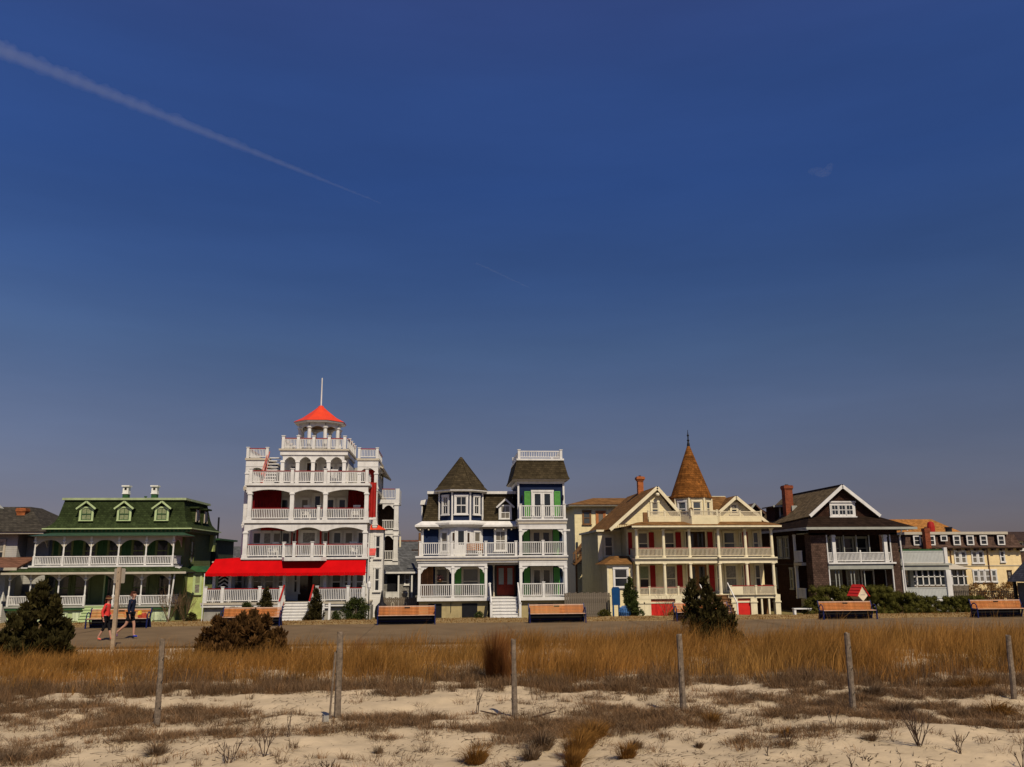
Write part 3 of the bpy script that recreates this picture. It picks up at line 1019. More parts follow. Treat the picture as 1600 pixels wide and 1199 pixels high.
# second floor
for x in (-13.98, -5.6):
    H.post(x, 62.55, 3.32, 5.15, 0.3, WHITE, 'square', 'balcony_column')
for x, y in ((-11.25, 62.4), (-10.45, 61.85), (-9.2, 61.85), (-8.4, 62.4)):
    H.post(x, y, 3.34, 4.4, 0.2, WHITE, 'newel', 'newel_post')
for A, B in (((-13.8, 62.55), (-11.35, 62.55)), ((-11.2, 62.35), (-10.53, 61.9)), ((-10.35, 61.85), (-9.3, 61.85)), ((-9.12, 61.9), (-8.45, 62.35)), ((-8.3, 62.55), (-5.78, 62.55)), ((-5.55, 62.7), (-5.55, 65.1)), ((-14.0, 62.7), (-14.0, 65.1))):
    H.railing(A, B, 3.32, 0.88, WHITE, REDPAINT, step=0.12, bw=0.05)
for x0, x1 in ((-14.1, -10.85), (-10.85, -8.5), (-8.5, -5.48)):
    H.arch(x0, x1, 62.55, 5.15, 5.62, 0.27, WHITE, t=0.2, foot=0.2)
    H.arch(x0, x1, 62.55, 7.88, 8.28, 0.22, WHITE, t=0.2, foot=0.2)
bay = MB()
bay.rings([[(-11.2, 65.19, 3.32), (-10.7, 64.4, 3.32), (-9.0, 64.4, 3.32), (-8.5, 65.19, 3.32)], [(-11.2, 65.19, 5.6), (-10.7, 64.4, 5.6), (-9.0, 64.4, 5.6), (-8.5, 65.19, 5.6)]])
H.part('bay', bay, WHITESID)
for x, y in ((-11.15, 65.05), (-10.7, 64.38), (-9.0, 64.38), (-8.55, 65.05)):
    H.box('bay_trim', x - 0.07, x + 0.07, y - 0.08, y, 3.32, 5.6, REDPAINT)
H.window(-9.85, 64.4, 3.55, 0.95, 1.6, WHITE, nx=1, ny=1)
for s, x in ((-1, -10.97), (1, -8.73)):
    H.window(x, 64.8, 3.6, 0.5, 1.55, WHITE, rz=s * math.atan2(0.79, 0.5), nx=1, ny=1, c=0.08)
for x, p in ((-13.75, GLASS), (-13.0, GLASS), (-12.3, BLIND), (-11.65, GLASS), (-7.9, GLASS), (-7.05, BLIND), (-6.1, GLASS)):
    H.window(x, 65.2, 3.55, 0.55, 1.6, WHITE, panes=(p, GLASS), nx=1, ny=1, c=0.09)
H.box('red_wall_panel', -13.5, -11.4, 65.12, 65.195, 5.3, 5.62, REDPAINT)
# third floor
for x in (-13.82, -10.86, -8.5, -5.58):
    H.post(x, 62.55, 5.95, 7.9, 0.28, WHITE, 'square', 'balcony_column')
H.post(-8.95, 62.5, 5.95, 6.95, 0.2, WHITE, 'newel', 'newel_post')
for A, B in (((-13.65, 62.55), (-11.0, 62.55)), ((-10.7, 62.55), (-9.06, 62.55)), ((-8.84, 62.55), (-5.74, 62.55)), ((-5.55, 62.7), (-5.55, 65.1)), ((-14.0, 62.7), (-14.0, 65.1))):
    H.railing(A, B, 5.95, 0.80, WHITE, REDPAINT, step=0.12, bw=0.05)


def drape(x0, x1, y, z0, z1, n):
    b = MB()
    vs, fs = [], []
    for i in range(n + 1):
        x = x0 + (x1 - x0) * i / n
        o = 0.05 * math.sin(i * 2.1) + 0.03 * math.sin(i * 5.3)
        vs += [(x, y + o, z0), (x, y + o * 0.5, z1), (x, y + o + 0.02, z0), (x, y + o * 0.5 + 0.02, z1)]
    for i in range(n):
        p, q = 4 * i, 4 * i + 4
        fs += [(p, q, q + 1, p + 1), (q + 2, p + 2, p + 3, q + 3), (p, p + 2, q + 2, q), (p + 1, q + 1, q + 3, p + 3)]
    fs += [(0, 1, 3, 2), (4 * n, 4 * n + 2, 4 * n + 3, 4 * n + 1)]
    return b.add(vs, fs)


H.part('drape', drape(-13.9, -11.95, 64.3, 5.96, 8.2, 26), REDDRAPE)
H.part('drape', drape(-7.1, -5.7, 64.3, 5.96, 8.2, 20), REDDRAPE)
H.part('side_drape', drape(-13.95, -13.6, 62.95, 6.6, 8.1, 6), REDDRAPE)
for x, p in ((-11.85, GLASS), (-10.38, BLIND), (-8.48, GLASS), (-7.62, GLASS)):
    H.window(x, 65.2, 6.1, 0.5, 1.5, WHITE, panes=(p, GLASS), nx=1, ny=1, c=0.09)
H.door(-9.45, 65.2, 5.95, 0.62, 2.0, WHITE, WHITE, leaves=1)
# fourth level: open deck in front of the set-back storey
for x in (-13.85, -10.92, -8.58, -5.6):
    H.post(x, 62.55, 8.55, 9.62, 0.22, WHITE, 'newel', 'newel_post')
for A, B in (((-13.74, 62.55), (-11.04, 62.55)), ((-10.8, 62.55), (-8.7, 62.55)), ((-8.46, 62.55), (-5.72, 62.55)), ((-5.6, 62.7), (-5.6, 65.6)), ((-13.85, 62.7), (-13.85, 65.6))):
    H.railing(A, B, 8.55, 0.86, WHITE, REDPAINT, step=0.12, bw=0.05)
H.box('roof_deck', -14.95, -5.2, 65.2, 78.0, 8.302, 8.55, TAUPE)
H.box('upper_wall', -12.3, -7.45, 67.0, 71.0, 8.552, 10.95, WHITESID)
H.box('upper_cornice', -12.4, -7.35, 65.3, 71.1, 10.95, 11.28, WHITE)
H.box('upper_deck', -12.5, -7.25, 65.2, 71.2, 11.282, 11.42, TAUPE)
cx = [-12.2, -11.08, -9.93, -8.77, -7.6]
for x in cx:
    H.post(x, 65.5, 8.55, 10.55, 0.26, WHITE, 'square', 'upper_column')
    H.post(x, 65.35, 11.42, 12.42, 0.22, WHITE, 'newel', 'newel_post')
for p, q in zip(cx[:-1], cx[1:]):
    H.arch(p - 0.001, q - 0.002, 65.5, 10.5, 10.95, 0.3, WHITE, t=0.24, foot=0.15)
    H.railing((p + 0.12, 65.35), (q - 0.12, 65.35), 11.42, 0.78, WHITE, REDPAINT, step=0.11, bw=0.05)
for x in (-12.35, -7.4):
    H.railing((x, 65.5), (x, 70.8), 11.42, 0.78, WHITE, REDPAINT, step=0.13, bw=0.05)
    for y in (66.8, 68.2, 69.5, 70.9):
        H.post(x, y, 11.42, 12.42, 0.2, WHITE, 'newel', 'newel_post')
H.door(-10.25, 67.0, 8.56, 0.72, 1.95, DARKWOOD, WHITE, leaves=1)
H.window(-9.0, 67.0, 9.1, 0.75, 1.2, WHITE, panes=(GLASS, BLIND), nx=1, ny=1)
H.window(-7.95, 67.0, 9.1, 0.5, 1.2, WHITE, nx=1, ny=1)
H.window(-11.6, 67.0, 9.1, 0.5, 1.2, WHITE, nx=1, ny=1)
# side pavilions
for s, (x0, x1) in enumerate(((-15.05, -13.4), (-6.65, -5.08))):
    H.box('pavilion_wall', x0 + 0.3, x1 - 0.3, 68.0, 71.0, 8.552, 10.14, WHITESID, label=None)
    H.box('pavilion_cornice', x0, x1, 66.0, 71.2, 10.14, 10.62, WHITE)
    H.box('pavilion_roof', x0 - 0.07, x1 + 0.07, 65.93, 71.3, 10.622, 10.78, TAUPE)
    H.arch(x0, x1, 66.12, 9.7, 10.139, 0.36, WHITE, t=0.2, foot=0.18)
    xo = x0 + 0.14 if s == 0 else x1 - 0.14
    xi = x1 - 0.14 if s == 0 else x0 + 0.14
    H.post(xi, 66.12, 8.552, 9.72, 0.26, WHITE, 'square', 'pavilion_column')
    for z0, z1 in ((8.55, 9.72), (5.8, 8.45), (3.3, 5.7)):
        H.post(xo, 66.12, z0, z1, 0.27, WHITE, 'square', 'pavilion_column')
    for z in (5.7, 8.45):
        H.box('belt_course', xo - 0.22, xo + 0.22, 65.95, 66.5, z, z + 0.1, WHITE)
    for x in (x0 + 0.1, x1 - 0.1):
        H.post(x, 66.06, 10.78, 11.62, 0.2, WHITE, 'newel', 'newel_post')
    H.railing((x0 + 0.2, 66.06), (x1 - 0.2, 66.06), 10.78, 0.72, WHITE, REDPAINT, step=0.11, bw=0.045)
    H.railing((x0 + 0.1 if s == 0 else x1 - 0.1, 66.2), (x0 + 0.1 if s == 0 else x1 - 0.1, 71.0), 10.78, 0.72, WHITE, REDPAINT, step=0.13, bw=0.05)
H.box('red_wall_panel', -6.3, -5.4, 67.9, 67.99, 8.6, 10.1, REDPAINT)
# roof stairs with red rails on the left
for i in range(9):
    H.box('step', -13.35, -12.55, 64.3 + i * 0.24, 64.62 + i * 0.24, 8.72 + i * 0.26, 8.78 + i * 0.26, WHITE)
st = MB()
for x in (-13.5, -13.38):
    st.bar((x, 64.2, 9.3), (x, 66.3, 11.3), 0.05, 0.06)
    st.bar((x, 64.2, 8.6), (x, 66.3, 10.6), 0.04, 0.12)
H.part('stair_rail', st, mat('faded_red_paint', (0.50, 0.10, 0.06), rough=0.6))
# cupola
cz, cyy = 11.42, 67.3
CX = -9.78
fl = MB()
fl.rings([octagon(CX, cyy, 1.62, cz), octagon(CX, cyy, 1.62, cz + 0.12)])
cup = H.part('cupola', fl, WHITE)
for i, p in enumerate(octagon(CX, cyy, 1.45, cz)):
    cb = MB().lathe(p[0], p[1], [(0.19, cz + .12), (0.19, cz + .25), (0.155, cz + .3), (0.14, cz + 1.65), (0.2, cz + 1.7), (0.22, cz + 1.82)], 12)
    H.part('cupola_column', cb, WHITE, cup)
oc = octagon(CX, cyy, 1.45, cz)
ab = MB()
for i in range(8):
    p, q = Vector(oc[i]), Vector(oc[(i + 1) % 8])
    d = (q - p)
    nrm = Vector((d.y, -d.x, 0)).normalized() * 0.07
    nseg = 8
    for k in range(nseg):
        t0, t1 = k / nseg, (k + 1) / nseg
        za = cz + 1.55 + 0.3 * (1 - (2 * t0 - 1) ** 2)
        zb = cz + 1.55 + 0.3 * (1 - (2 * t1 - 1) ** 2)
        a0, a1 = p + d * t0, p + d * t1
        zt = cz + 2.1
        ab.add([(*(a0 + nrm).xy, za), (*(a1 + nrm).xy, zb), (*(a1 + nrm).xy, zt), (*(a0 + nrm).xy, zt), (*(a0 - nrm).xy, za), (*(a1 - nrm).xy, zb), (*(a1 - nrm).xy, zt), (*(a0 - nrm).xy, zt)],
               [(0, 1, 2, 3), (5, 4, 7, 6), (0, 4, 5, 1), (3, 2, 6, 7)])
H.part('cupola_arches', ab, WHITE, cup)
H.part('cupola_ceiling', MB().rings([octagon(CX, cyy, 1.4, cz + 1.98), octagon(CX, cyy, 1.4, cz + 2.05)]), BROWNTIMBER, cup)
H.part('cupola_eave', MB().rings([octagon(CX, cyy, 1.6, cz + 2.1), octagon(CX, cyy, 1.88, cz + 2.14), octagon(CX, cyy, 1.88, cz + 2.24)]), WHITE, cup)
H.part('cupola_roof', MB().rings([octagon(CX, cyy, 1.95, cz + 2.242), octagon(CX, cyy, 1.3, cz + 2.62), octagon(CX, cyy, 0.6, cz + 3.2), octagon(CX, cyy, 0.24, cz + 3.52), octagon(CX, cyy, 0.2, cz + 3.62), octagon(CX, cyy, 0.06, cz + 3.7)]), REDMETAL, cup)
H.part('flagpole', MB().tube((CX, cyy, cz + 3.6), (CX, cyy, 17.35), 0.06, 0.045, 10), WHITE, cup)
# right-hand side: bay, drapes, rear veranda tower
H.box('side_bay', -5.54, -4.55, 66.0, 67.6, -1.05, 5.35, WHITESID)
H.part('bay_roof', MB().rings([[(-5.6, 65.8, 5.36), (-4.35, 65.8, 5.36), (-4.35, 67.8, 5.36), (-5.6, 67.8, 5.36)], [(-5.5, 66.7, 5.92), (-5.3, 66.7, 5.92), (-5.3, 66.9, 5.92), (-5.5, 66.9, 5.92)]]), REDMETAL)
for z in (3.25, 0.85):
    H.window(-4.95, 66.0, z, 0.34, 1.65, WHITE, nx=1, ny=1, c=0.09)
H.part('exterior_drape', drape(-5.55, -5.0, 64.0, 6.2, 8.75, 8), REDPAINT)  # same red cloth in a lighter red, for the sun on it
H.box('drape_ledge', -5.6, -4.95, 63.9, 64.15, 6.02, 6.16, WHITE)
hood = MB()
hood.slab([(-5.5, 63.6, 3.45), (-4.95, 63.6, 3.45), (-4.95, 64.4, 3.95), (-5.5, 64.4, 3.95)], 0.05)
H.part('small_awning', hood, mat('coral_canvas', (0.6, 0.10, 0.08), rough=0.8))
for z, h in ((3.4, 1.5), (6.0, 1.5), (0.9, 1.5)):
    for y in (69.0, 70.6):
        H.window(-5.55, y, z, 0.6, h, WHITE, rz=math.pi / 2, nx=1, ny=1)
    H.shutter(-5.55, 68.4, z, 0.35, h, REDPAINT, rz=math.pi / 2)
b = MB()
b.slab([(-5.54, 67.8, 10.7), (-5.54, 78.2, 10.7), (-4.8, 78.2, 10.3), (-4.8, 67.8, 10.3)], 0.12)
H.part('side_eave', b, TAUPE)
H.box('rear_storey', -14.0, -5.5, 71.5, 78.0, 8.552, 10.66, GREYSIDL)
for y in (72.5, 74.5):
    H.window(-5.5, y, 8.9, 0.6, 1.2, WHITE, rz=math.pi / 2, nx=1, ny=1)
H.box('veranda_wall', -5.54, -4.0, 73.6, 75.0, 2.8, 8.0, DARKWOOD)
for z0, z1 in ((2.75, 3.05), (5.25, 5.55), (7.75, 8.08)):
    H.box('veranda_deck', -5.54, -3.72, 72.0, 75.2, z0, z1, WHITE)
for z0, z1 in ((3.05, 5.25), (5.55, 7.75)):
    H.post(-3.95, 72.15, z0, z1, 0.36, WHITE, 'square', 'veranda_column')
    H.arch(-5.1, -4.12, 72.15, z1 - 0.45, z1 - 0.001, 0.3, WHITE, t=0.2, foot=0.08)
    H.railing((-5.1, 72.15), (-4.14, 72.15), z0, 0.85, WHITE, step=0.13)
    H.railing((-3.9, 72.4), (-3.9, 74.9), z0, 0.85, WHITE, step=0.13)
H.box('parapet', -4.05, -3.72, 72.0, 75.2, 8.082, 8.98, WHITE)
H.railing((-5.2, 72.1), (-4.1, 72.1), 8.08, 0.85, WHITE, REDPAINT, step=0.12)
H.part('downspout', MB().tube((-5.35, 62.7, 5.0), (-5.35, 62.7, -0.9), 0.05), WHITE)


def rocking_chair(x, y, z, label):
    t = thing('porch_chair', label, 'chair', (x, y, z), random.uniform(-0.5, 0.5), 'white chairs on the hotel balconies')
    b = MB()
    b.box(-.25, .25, -.26, .22, .38, .42)
    link('seat', b.mesh('seat', WHITE), t)
    b = MB()
    for i in range(6):
        b.box(-.24 + i * .085, -.19 + i * .085, .22, .25, .40, 1.05)
    b.box(-.27, .27, .21, .26, 1.0, 1.1)
    link('backrest', b.mesh('backrest', WHITE), t)
    for s in (-1, 1):
        b = MB()
        b.box(s * .25 - .025, s * .25 + .025, -.24, -.19, 0, .66)
        b.box(s * .25 - .025, s * .25 + .025, .2, .25, 0, .42)
        b.box(s * .26 - .035, s * .26 + .035, -.28, .24, .64, .68)
        link('arm', b.mesh('arm', WHITE), t)
    return t


for x, y, z, lb in ((-12.2, 63.4, 3.32, 'white chair behind the second floor railing, left of the projecting balcony'),
                    (-6.5, 63.3, 3.32, 'white chair behind the second floor railing, at its right end'),
                    (-10.0, 63.4, 5.95, 'white chair on the third floor balcony between two middle columns'),
                    (-6.4, 63.3, 5.95, 'white chair on the third floor balcony in front of the right red drape'),
                    (-8.0, 63.2, 8.55, 'white chair on the open fourth floor deck behind the right railing'),
                    (-6.9, 63.3, 0.25, 'white chair on the ground floor porch right of the stairs')):
    rocking_chair(x, y, z, lb)
# striped banner under the left end of the awning
t = thing('striped_banner', 'black and white chevron banner hanging under the left end of the red awning', 'banner', (-15.45, 63.3, 2.2))
link('cloth', MB().box(-.42, .42, -.012, .012, -.9, -.02).mesh('cloth', BLACKIN), t)
for i in range(3):
    b = MB()
    for s in (-1, 1):
        b.T = Matrix.Translation((s * .2, 0, -.2 - i * .27)) @ Matrix.Rotation(s * 0.6, 4, 'Y')
        b.box(-.24, .24, -.02, -.0125, -.045, .045)
    link('chevron', b.mesh('chevron', WHITE), t)
link('rod', MB().tube((-.45, 0, 0), (.45, 0, 0), .015).mesh('rod', BLACKIN), t)
# white twin posts in the front garden
t = thing('garden_post', 'pair of plain white posts in the garden right of the hotel stairs', 'post', (-7.85, 60.3, -1.03))
link('post', MB().box(-.28, -.14, -.07, .07, 0, 1.25).mesh('post', WHITE), t)
link('post', MB().box(.12, .26, -.07, .07, 0, 1.3).mesh('post', WHITE), t)
link('crossbar', MB().box(-.14, .12, -.03, .03, .95, 1.03).mesh('crossbar', WHITE), t)

# ------------------------------------------------------------------ navy blue house with turret and tower
H = House('navy_house', 'navy blue house with white porches, pointed turret and square tower', 'house', (3.6, 67.5, -1.05))
H.box('foundation', -1.72, 3.2, 63.15, 64.99, -1.05, 0.2, STUCCO)
H.box('wall', -1.6, 5.5, 65.0, 74.0, -1.05, 5.5, NAVY)
for x0, x1 in ((-1.05, -0.1), (1.35, 2.45)):
    H.box('crawl_opening_shade', x0, x1, 63.12, 63.149, -0.95, 0.02, BLACKIN)  # flat black sheet painted as the dark inside the opening
    H.box('opening_frame', x0 - 0.05, x1 + 0.05, 63.13, 63.147, 0.022, 0.09, STUCCO)
H.part('hose_bib', MB().tube((0.55, 63.1, -0.6), (0.55, 63.1, 0.1), 0.02), BLACKIN)
H.box('porch_deck', -1.85, 3.3, 62.85, 65.0, 0.2, 0.42, WHITE)
H.box('entry_landing', 3.301, 5.48, 62.9, 66.0, 0.2, 0.42, WHITE)
H.box('foundation', 3.3, 5.45, 63.2, 64.98, -1.05, 0.198, STUCCO)
for x in (-1.72, 0.68, 3.06):
    H.post(x, 63.0, 0.42, 2.63, 0.19, WHITE, 'square')
H.railing((-1.62, 63.0), (0.58, 63.0), 0.42, 0.95, WHITE, step=0.135)
H.railing((0.78, 63.0), (2.96, 63.0), 0.42, 0.95, WHITE, step=0.135)
H.railing((-1.72, 63.1), (-1.72, 64.95), 0.42, 0.95, WHITE, step=0.135)
H.box('porch_beam', -1.82, 3.15, 62.9, 63.1, 2.63, 2.88, WHITE)
for x, s in ((-1.62, 1), (0.58, -1), (0.78, 1), (2.96, -1)):
    H.bracket(x, 63.0, 2.63, 0.5, s)
H.box('porch_ceiling', -1.7, 5.45, 63.1, 64.98, 2.7, 2.87, TAUPE)
for k, (o, z0, z1) in enumerate(((0.06, 2.882, 3.02), (0.14, 3.022, 3.12), (0.1, 3.122, 3.24), (0.2, 3.242, 3.36))):
    H.box('deck_moulding', -1.82 - o, 5.46, 62.9 - o, 65.0, z0, z1, WHITE if k != 1 else TAUPE)
H.steps(3.45, 5.25, 61.0, 62.84, -1.03, 0.42, 7, WHITE)
for x in (3.34, 5.36):
    H.post(x, 61.1, -1.03, 0.12, 0.16, WHITE, 'newel', 'newel_post')
    r = MB()
    r.bar((x, 61.1, 0.12), (x, 62.9, 1.42), 0.08, 0.1)
    r.bar((x, 61.1, -0.75), (x, 62.9, 0.5), 0.06, 0.16)
    for i in range(10):
        t = (i + 0.5) / 10
        r.box(x - .025, x + .025, 61.1 + 1.8 * t - .025, 61.1 + 1.8 * t + .025, -0.75 + 1.25 * t, 0.12 + 1.3 * t)
    H.part('stair_railing', r, WHITE)
H.post(3.32, 63.0, 0.42, 1.42, 0.16, WHITE, 'newel', 'newel_post')
# ground-floor openings
H.window(2.02, 65.0, 0.6, 1.15, 1.85, TAUPE, nx=1, ny=1)
H.shutter(1.1, 65.0, 0.55, 0.5, 1.95, GREENSHUT)
H.shutter(2.95, 65.0, 0.55, 0.45, 1.95, GREENSHUT)
H.window(-0.1, 65.0, 0.6, 0.8, 1.85, TAUPE, nx=1, ny=1)
H.box('porch_screen', -1.68, -0.75, 64.9, 64.99, 0.43, 2.6, mat('cedar_screen', (0.22, 0.10, 0.04), kind='plank', rows=0.12, width=30, bump=0.4, var=0.2))
H.door(4.62, 65.0, 0.45, 1.3, 2.15, DOORRED, DARKWOOD, leaves=2, glass=DOORGLASS, z_glass=0.38, name='front_door')
H.post(3.72, 64.6, 0.42, 2.69, 0.12, TAUPE, 'round', 'entry_column')
# second floor
for x in (-1.68, 0.62, 3.05, 5.25):
    H.post(x, 63.0, 3.36, 4.42, 0.18, WHITE, 'newel', 'newel_post')
for A, B in (((-1.58, 63.0), (0.52, 63.0)), ((0.72, 63.0), (2.95, 63.0)), ((3.15, 63.0), (5.15, 63.0)), ((-1.7, 63.1), (-1.7, 64.95))):
    H.railing(A, B, 3.36, 0.95, WHITE, step=0.135)
TX, TY = 1.27, 65.75
o0 = octagon(TX, TY, 1.72, 3.36)
bay = MB().rings([octagon(TX, TY, 1.70, 3.36), octagon(TX, TY, 1.70, 5.45)])
H.part('bay', bay, WHITE)
FY = TY - 1.70
H.door(TX, FY, 3.37, 0.72, 1.95, WHITE, WHITE, leaves=1, z_glass=0.42, name='balcony_door')
for x in (TX - 0.55, TX + 0.55):
    H.box('sidelight', x - 0.08, x + 0.08, FY - 0.02, FY, 3.9, 5.05, DARKWOOD)
ang = math.pi / 4
for s in (-1, 1):
    wx, wy = TX + s * 1.70 * math.sin(ang), TY - 1.70 * math.cos(ang)
    H.window(wx, wy, 3.7, 0.6, 1.4, WHITE, rz=s * ang, panes=(BLIND, GLASS), nx=1, ny=1, c=0.1)
H.window(4.25, 65.0, 3.75, 0.75, 1.45, WHITE, panes=(BLIND, BLIND), nx=2, ny=1)
# main cornice, following the bay
H.box('cornice', -2.15, 5.47, 64.45, 74.3, 5.5, 5.64, WHITE)
H.box('cornice_soffit', -1.9, 5.46, 64.75, 74.2, 5.36, 5.499, TAUPE)
H.part('bay_cornice', MB().rings([octagon(TX, TY, 1.8, 5.452), octagon(TX, TY, 2.0, 5.60), octagon(TX, TY, 2.12, 5.645), octagon(TX, TY, 2.12, 5.78), octagon(TX, TY, 1.78, 5.95)]), WHITE)
b = MB()
b.rings([[(-2.13, 64.47, 5.642), (5.46, 64.47, 5.642), (5.46, 74.2, 5.642), (-2.13, 74.2, 5.642)], [(-1.65, 64.95, 5.93), (5.46, 64.95, 5.93), (5.46, 74.0, 5.93), (-1.65, 74.0, 5.93)]])
H.part('cornice_cap', b, WHITE)
br = MB()
for x in np.arange(-1.8, 5.3, 0.62):
    if not (TX - 2.2 < x < TX + 2.1):
        br.box(x, x + 0.1, 64.55, 64.99, 5.26, 5.355)
H.part('cornice_bracket', br, TAUPE)
H.box('corner_board', -1.66, -1.5, 64.93, 64.999, 3.37, 5.35, WHITE)
H.mansard('mansard_roof', -1.62, 5.6, 64.98, 73.9, [(0, 5.932), (0.12, 6.3), (0.28, 7.0), (0.42, 8.0)], BROWNROOF)
H.box('roof_cornice', -1.28, 5.5, 65.2, 73.6, 8.0, 8.2, WHITE)
H.gable_dormer(4.62, 65.0, 6.05, 0.95, 1.1, 1.0, WHITE, BROWNROOF, WHITE, ph=0.42, over=0.2, panes=(BLIND, BLIND))
sd = H.box('side_dormer', -1.72, -1.1, 67.0, 68.2, 6.1, 7.3, BROWNROOF)
H.part('dormer_roof', MB().rings([[(-1.85, 66.85, 7.3), (-0.9, 66.85, 7.3), (-0.9, 68.35, 7.3), (-1.85, 68.35, 7.3)], [(-1.8, 66.9, 7.62), (-0.9, 66.9, 7.8), (-0.9, 68.3, 7.8), (-1.8, 68.3, 7.62)]]), WHITE, sd)
H.part('dormer_trim', MB().box(-1.74, -1.66, 66.95, 66.999, 6.1, 7.3), WHITE, sd)
# turret
tw = H.part('turret', MB().rings([octagon(TX, TY, 1.62, 5.94), octagon(TX, TY, 1.62, 8.1)]), NAVY)
for p in octagon(TX, TY, 1.63, 5.95):
    if p[1] < TY + 0.9:
        H.part('corner_board', MB().lathe(p[0], p[1], [(0.075, 5.95), (0.075, 8.06)], 8), WHITE, tw)
H.part('turret_eave', MB().rings([octagon(TX, TY, 1.66, 8.06), octagon(TX, TY, 1.98, 8.14), octagon(TX, TY, 1.98, 8.25)]), WHITE, tw)
H.part('turret_roof', MB().rings([octagon(TX, TY, 2.02, 8.252), octagon(TX, TY, 1.72, 8.55), octagon(TX, TY, 0.03, 10.85)]), BROWNROOF, tw)
hp = MB()
for p, q in zip(octagon(TX, TY, 1.73, 8.56), octagon(TX, TY, 0.04, 10.86)):
    hp.bar(p, q, 0.1, 0.04)
H.part('hip_shingles', hp, BROWNROOF, tw)
for k, (s, w) in enumerate(((-1, 0.5), (0, 0.78), (1, 0.5))):
    H.window(TX + s * 1.62 * math.sin(ang), TY - 1.62 * math.cos(ang) if s else TY - 1.62, 6.42, w, 1.3, WHITE, rz=s * ang, nx=2, ny=1, c=0.13)
# tower with three porches
H.box('tower_foundation', 5.5, 8.92, 63.0, 64.58, -1.05, 0.2, STUCCO)
H.box('vent', 6.8, 7.9, 62.97, 62.999, -0.18, -0.05, BLACKIN)
H.box('tower_wall', 5.52, 8.88, 64.6, 69.0, -1.05, 5.99, NAVY)
H.box('tower_wall', 5.52, 8.88, 63.55, 69.0, 6.001, 8.62, NAVY)
H.box('tower_deck', 5.38, 9.02, 62.7, 64.59, 0.2, 0.42, WHITE)
for nz in (2.86, 5.48):
    for k, (o, z0, z1) in enumerate(((0.0, nz, nz + 0.16), (0.06, nz + 0.162, nz + 0.3), (0.02, nz + 0.302, nz + 0.4), (0.1, nz + 0.402, nz + 0.52))):
        H.box('deck_moulding', 5.46 - o, 8.94 + o, 62.78 - o, 64.59, z0, z1, WHITE if k != 1 else TAUPE)
for z0, z1 in ((0.42, 2.62), (3.38, 5.25)):
    for x in (5.58, 8.84):
        H.post(x, 62.88, z0, z1, 0.2, WHITE, 'square')
    H.box('porch_beam', 5.46, 8.96, 62.79, 62.98, z1, z1 + 0.235, WHITE)
    H.bracket(5.68, 62.88, z1, 0.45, 1)
    H.bracket(8.74, 62.88, z1, 0.45, -1)
    H.box('porch_ceiling', 5.5, 8.92, 62.99, 64.59, z1 + 0.1, z1 + 0.22, TAUPE)
for z in (0.42, 3.38, 6.0):
    H.post(7.22, 62.88, z, z + 1.08, 0.18, WHITE, 'newel', 'newel_post')
    H.railing((5.68, 62.88), (7.12, 62.88), z, 0.97, WHITE, step=0.135)
    H.railing((7.32, 62.88), (8.74, 62.88), z, 0.97, WHITE, step=0.135)
    for x in (5.56, 8.86):
        H.railing((x, 63.0), (x, 64.55 if z < 5 else 63.45), z, 0.97, WHITE, step=0.135)
    if z > 6:
        pass
for x in (5.58, 8.84):
    H.post(x, 62.88, 6.0, 7.08, 0.18, WHITE, 'newel', 'newel_post')
for z, h in ((0.43, 2.0), (3.39, 1.8), (6.01, 2.0)):
    H.door(7.3, 64.6 if z < 5 else 63.55, z, 1.45, h, WHITE if z > 5 else TAUPE, WHITE if z > 5 else TAUPE, leaves=2, z_glass=0.12, name='french_door')  # lower white doors take taupe, the porch shade put into their colour
    for s in (-1, 1):
        H.shutter(7.3 + s * 1.12, 64.6 if z < 5 else 63.55, z + 0.05, 0.45, h, GREENSHUT)
        lm = MB().box(7.3 + s * 1.52 - .05, 7.3 + s * 1.52 + .05, (64.46 if z < 5 else 63.41), (64.599 if z < 5 else 63.549), z + 1.55, z + 1.62)
        lm.lathe(7.3 + s * 1.52, 64.5 if z < 5 else 63.44, [(.05, z + 1.38), (.07, z + 1.5), (.07, z + 1.7), (.03, z + 1.78)], 8)
        H.part('wall_lantern', lm, BLACKIN)
for x in (5.44, 8.83):
    H.box('corner_board', x, x + 0.13, 63.48, 63.62, 6.0, 8.6, WHITE)
H.box('tower_frieze', 5.4, 8.98, 63.45, 69.1, 8.62, 8.86, WHITE)
H.box('tower_eave', 5.08, 9.26, 63.15, 69.3, 8.862, 8.95, TAUPE)
H.mansard('tower_roof', 5.0, 9.34, 63.08, 69.4, [(0, 8.952), (0.12, 9.2), (0.4, 10.36)], BROWNROOF)
H.box('tower_cornice', 5.38, 8.96, 63.4, 69.0, 10.362, 10.5, WHITE)
for x in (5.58, 8.76):
    H.post(x, 63.6, 10.5, 11.2, 0.18, WHITE, 'newel', 'newel_post')
    H.post(x, 68.8, 10.5, 11.2, 0.18, WHITE, 'newel', 'newel_post')
    H.railing((x, 63.7), (x, 68.7), 10.5, 0.6, WHITE, step=0.13)
H.railing((5.67, 63.6), (8.67, 63.6), 10.5, 0.6, WHITE, step=0.13)
H.railing((5.67, 68.8), (8.67, 68.8), 10.5, 0.6, WHITE, step=0.13)
H.box('rear_ell', 8.0, 10.0, 70.0, 78.0, -1.05, 6.4, mat('blue_grey_clapboard', (0.30, 0.33, 0.36), kind='siding', rows=0.14, bump=0.4))
H.box('ell_eave', 8.0, 10.25, 69.8, 78.0, 5.35, 5.5, WHITE)
